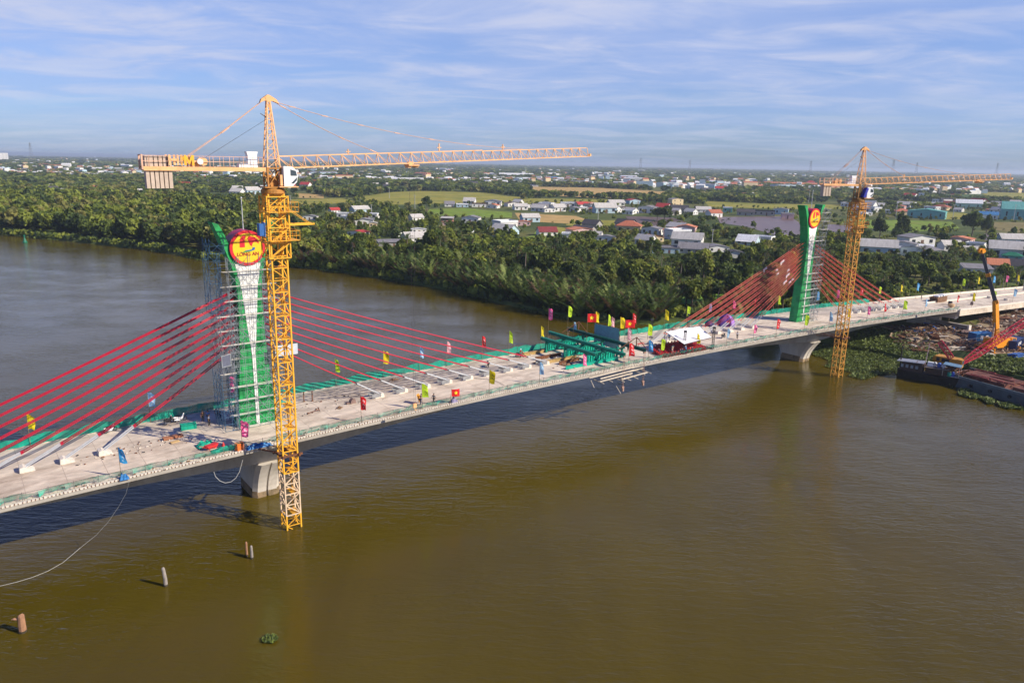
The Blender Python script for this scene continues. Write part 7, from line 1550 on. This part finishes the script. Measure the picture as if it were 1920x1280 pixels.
def merge(kind, v, f, mi, x, y, sc, z=.95, zs=1.0):
    a = rng.uniform(0, 6.28); c, s = math.cos(a), math.sin(a); w = np.empty_like(v); w[:, 0] = (v[:, 0] * c - v[:, 1] * s) * sc + x; w[:, 1] = (v[:, 0] * s + v[:, 1] * c) * sc + y; w[:, 2] = v[:, 2] * sc * zs + z
    V, F_, M_ = merged[kind]; off = sum(len(q) for q in V[-1:]) if False else merged.setdefault(kind + '_n', 0); V.append(w); F_.append(f + off); M_.append(np.full(len(f), 0, np.int32) + mi); merged[kind + '_n'] = off + len(w)
# 1. nipa palms along the water
cand = []
for i in range(len(nearbank) - 1):
    a, b_ = nearbank[i], nearbank[i + 1]; L = (b_ - a).length; d = (b_ - a) / L; q = Vector((-d.y, d.x, 0)); q = q if q.y > 0 else -q
    px = BANK[i][0]; w0 = 7 if px < 520 else (14 if px < 700 else (27 if px < 1200 else 22)); dens = .035 if px < 520 else .11
    for k in range(int(L * w0 * dens)):
        p_ = a + d * rng.uniform(0, L) + q * (rng.random() ** (1.0) * w0); cand.append((p_.length, p_.x, p_.y, px))
cand.sort()
for _, x, y, px in cand:
    if inhouse(x, y) or not free(x, y, 2.0) or infield(x, y): continue
    s_, w_ = sw(Vector((x, y, 0)))
    if abs(w_) < 13 and s_ < 240: continue
    occupy(x, y)
    if px < 520 and rng.random() < .4: continue
    if cnt['nipa'] < 300: nipa(x, y, rng.uniform(.5, .7) if 1265 < pxof(x, y)[0] < 1385 else rng.uniform(1.0, 1.35) if px > 520 else rng.uniform(.7, 1.0), None, 'nipa palms along the far bank', px)
# 2. trees: scattered over the land, denser zones by place; low trees keep houses and fields open to the river side
grpn = lambda px: ('trees of the dense wood on the far left bank' if px < 520 else ('trees and palms behind the nipa bank' if px < 1280 else 'trees behind the far end of the bridge'))
labn = lambda px: ('broad leafy tree in the dense wood on the far left bank' if px < 520 else ('broad leafy tree among the gardens behind the nipa palms' if px < 1280 else 'broad leafy tree in the thicket behind the far end of the bridge'))
special = [(1318, 532, 1.45, 1, 'large round bright green tree at the lawn left of the far pylon'), (1296, 534, 1.1, 2, 'dark spreading tree at the left of the large bright green tree'), (1245, 415, 1.25, 2, 'big dark round tree at the edge of the ploughed field'), (1232, 413, 1.0, 2, 'smaller dark round tree touching the big one by the ploughed field'), (1690, 448, 1.2, 3, 'tall pointed dark tree right of the second crane mast'), (1648, 452, 1.3, 3, 'tall dark tree next to the second crane mast'),
           (1822, 443, 1.75, 2, 'very large dark round tree at the flooded fields on the right'), (1847, 448, 1.2, 3, 'dark tree at the right foot of the very large round one'), (800, 394, 1.1, 2, 'dark round tree standing in front of the rice field'), (562, 478, 1.05, 1, 'bright leafy tree on the bank just right of the yellow crane'), (640, 436, 1.0, 4, 'yellowish leafy tree above the crimson roofed house'), (664, 424, 1.15, 4, 'second yellowish leafy tree right of the first one')]
for px, py, sc, k, lab in special:
    g_ = gnd(px, py); tree(g_.x, g_.y, sc, lab, None, k); occupy(g_.x, g_.y)
    if sc > 1.2: HRECT.append((px - 16, px + 16, py - 40 * 230 / max(230, g_.length), py, g_.length)); NOTREE.append((g_.x, g_.y, 5))
DENSE = [[(-80, 442), (-80, 360), (0, 362), (120, 367), (300, 374), (420, 384), (520, 390), (520, 500), (440, 492), (340, 479), (200, 460)],
         [(520, 500), (520, 388), (640, 392), (700, 390), (770, 392), (800, 405), (840, 424), (900, 440), (960, 444), (1000, 452), (1030, 456), (1060, 440), (1110, 434), (1190, 440), (1200, 462), (1260, 482), (1340, 488), (1390, 484), (1440, 470), (1500, 458), (1500, 600), (1290, 606), (1150, 604), (950, 568), (750, 525), (640, 508)],
         [(1300, 424), (1400, 436), (1480, 452), (1480, 470), (1300, 450), (1180, 436), (1200, 424)],
         [(1500, 452), (1640, 432), (1700, 437), (1800, 436), (1850, 452), (1990, 460), (1990, 560), (1640, 600), (1500, 610)],
         [(1560, 352), (1760, 360), (1740, 378), (1700, 392), (1560, 382)], [(545, 352), (760, 352), (700, 357), (545, 360)]]
def tall_ok(px, py, D, h, r_):
    """how tall a tree may grow here before it hides a listed house or a whole field from the river"""
    m = F_PX / math.hypot(D, 40); yt = py - h * m; rp = r_ * m * .8
    for x0, x1, y0, y1, hd in HRECT:
        if hd > D + 2 and px + rp > x0 and px - rp < x1 and yt < y1 - .30 * (y1 - y0) and py > y0: return max(.28, (py - (y1 - .30 * (y1 - y0))) / (h * m))
    for fp in FPX:
        ym = sum(q[1] for q in fp) / len(fp)
        if pip(px, yt, fp) and yt < ym: return max(.3, (py - ym - 1) / (h * m))
        if py > max(q[1] for q in fp) and min(q[0] for q in fp) < px < max(q[0] for q in fp) and yt < ym and py - ym < 60 and not pip(px, yt, fp): return max(.3, (py - ym - 1) / (h * m))
    return 9
pts2 = []
D = 205.0
while D < 900:
    step = 4.6 if D < 480 else 6.5; hw = D * .78; n_ = int(2 * hw / step)
    for i in range(n_): pts2.append((D, -hw + 2 * hw * (i + rng.random()) / n_, D + rng.uniform(0, step)))
    D += step
near_lim = 600
mid = [crown_np(300, *q) for q in ((4.2, 4.4, 6.2, 10, 1.35, 500, .5), (3.6, 4.6, 6.0, 9, 1.3, 501, .5), (4.6, 4.0, 5.8, 12, 1.4, 502, .5), (3.2, 5.2, 6.6, 8, 1.3, 503, .5))]
for D, x, y in pts2:
    if not land_ok(x, y) or infield(x, y) or pip(x, y, YARD): continue
    px, py = pxof(x, y)
    if px < -60 or px > 1990: continue
    s_, w_ = sw(Vector((x, y, 0)))
    if abs(w_) < 13 and s_ < 330: continue
    if w_ > 10 and y < 230: continue
    bd = bankdist(x, y)
    if bd < (1.0 if px < 520 else 3): continue
    n1 = mnoise.noise(Vector((x * .018, y * .018, 2))); n2 = mnoise.noise(Vector((x * .05, y * .05, 8)))
    dense = any(pip(px, py, q) for q in DENSE)
    if dense: pr = .95 if (px < 520 or bd < 45) else .62 + .9 * n1
    else: pr = .24 + .75 * n1
    if rng.random() > pr or not free(x, y, 3.9 if D < 500 else 4.8): continue
    if inhouse(x, y, 1.0): continue
    occupy(x, y); sc = rng.uniform(.75, 1.25)
    if px < 520 and dense: sc *= 1.10
    elif dense and bd < 38: sc *= 1.0
    elif dense: sc *= .66
    else: sc *= .50
    sc = min(sc, sc * 1.0, tall_ok(px, py, D, 10.5, 4.0) * 1.0)
    if sc < .30: continue
    pc = (.06 if px < 520 else (.50 if n2 > -.05 else .22))
    if rng.random() < pc:
        if cnt['coconut'] < 260 and D < 560: coco(x, y, sc * rng.uniform(.85, 1.05), szw(sc) + ' coconut palm with drooping crown ' + lmk(px) + (', near the water' if bd < 45 else ', set back inland'), 'coconut palms ' + ('left' if px < 520 else 'centre' if px < 1290 else 'right'))
        else: v, f, mi = lowp[rng.randrange(2)]; merge('palm', v, f, mi, x, y, sc)
    elif cnt['tree'] < 288 and D < near_lim: k_ = rng.randrange(6); tree(x, y, sc, szw(sc) + ' ' + ('deep green', 'fresh green', 'dark spreading', 'slender dark', 'olive', 'bright rounded')[k_] + ' tree ' + lmk(px) + (', near the water' if bd < 45 else ', set back inland'), grpn(px), k_)
    else:
        v, f = mid[rng.randrange(4)] if D < 650 else low[rng.randrange(5)]; merge('leaf', v, f, rng.choice((0, 0, 1, 1, 2, 3)), x, y, sc)
# undergrowth between near trees
und = crown_np(40, 2.6, 1.5, .9, 5, 1.2, 900, .4)
for k in range(2600):
    px = rng.uniform(-20, 1950); py = rng.uniform(395, 600); g_ = gnd(px, py)
    if k % 2 and px < 1300: i_ = rng.randrange(len(nearbank) - 6); g_ = nearbank[i_].lerp(nearbank[i_ + 1], rng.random()) + Vector((rng.uniform(-1, 1), rng.uniform(.3, 4.5), 1))
    if not land_ok(g_.x, g_.y) or infield(g_.x, g_.y) or inhouse(g_.x, g_.y) or pip(g_.x, g_.y, YARD) or bankdist(g_.x, g_.y) < .3: continue
    s_, w_ = sw(g_)
    if abs(w_) < 11 and s_ < 330 or w_ > 10: continue
    merge('leaf', und[0], und[1], rng.choice((0, 1, 1, 3)), g_.x, g_.y, rng.uniform(.6, 1.3))
# 3. farther woods, row by row to the horizon
D = 900.0
while D < 9000:
    step = max(8.5, D / 95); hw = D * .76; n_ = int(2 * hw / (step * .9)); big = max(1.0, step / 9)
    for i in range(n_):
        x = -hw + 2 * hw * (i + rng.random()) / n_; y = D + rng.uniform(0, step)
        n1 = mnoise.noise(Vector((x * .0045, y * .0045, 2))) + .5 * mnoise.noise(Vector((x * .02, y * .02, 5)))
        if n1 < -.20 + rng.uniform(-.1, .15) or not land_ok(x, y) or infield(x, y) or (D < 1300 and inhouse(x, y)): continue
        v, f = far_[rng.randrange(4)]; merge('leaf', v, f, rng.choice((0, 0, 0, 3, 3, 1, 2)), x, y, rng.uniform(.75, 1.2) * big, .5, 1.0 / big ** .72)
    D += step
for kd, ms, nm in (('leaf', lg, 'distant_woodland'), ('palm', pn, 'distant_palm_grove')):
    V, F_, M_ = merged[kd]
    if V: tag(mobj(nm, npmesh(nm, np.concatenate(V), np.concatenate(F_), ms, np.concatenate(M_))), kind='stuff')
print('COUNTS', cnt['tree'], cnt['coconut'], cnt['nipa'], [len(x) if hasattr(x, '__len__') else x for x in merged.values()])

# ------------------------------------------------------------------ haze
hz_m = bpy.data.materials.new('haze_air'); hz_m.use_nodes = True; t = hz_m.node_tree; t.nodes.clear(); o = N(t, 'ShaderNodeOutputMaterial'); vv = N(t, 'ShaderNodeVolumePrincipled'); vv.inputs['Color'].default_value = (.72, .84, 1.0, 1); vv.inputs['Density'].default_value = HAZE; vv.inputs['Anisotropy'].default_value = .2; t.links.new(vv.outputs[0], o.inputs['Volume'])
b = MB(); b.box((0, 13000, 30), (64000, 46000, 64)); hz_o = b.build('haze', hz_m); tag(hz_o, kind='stuff')
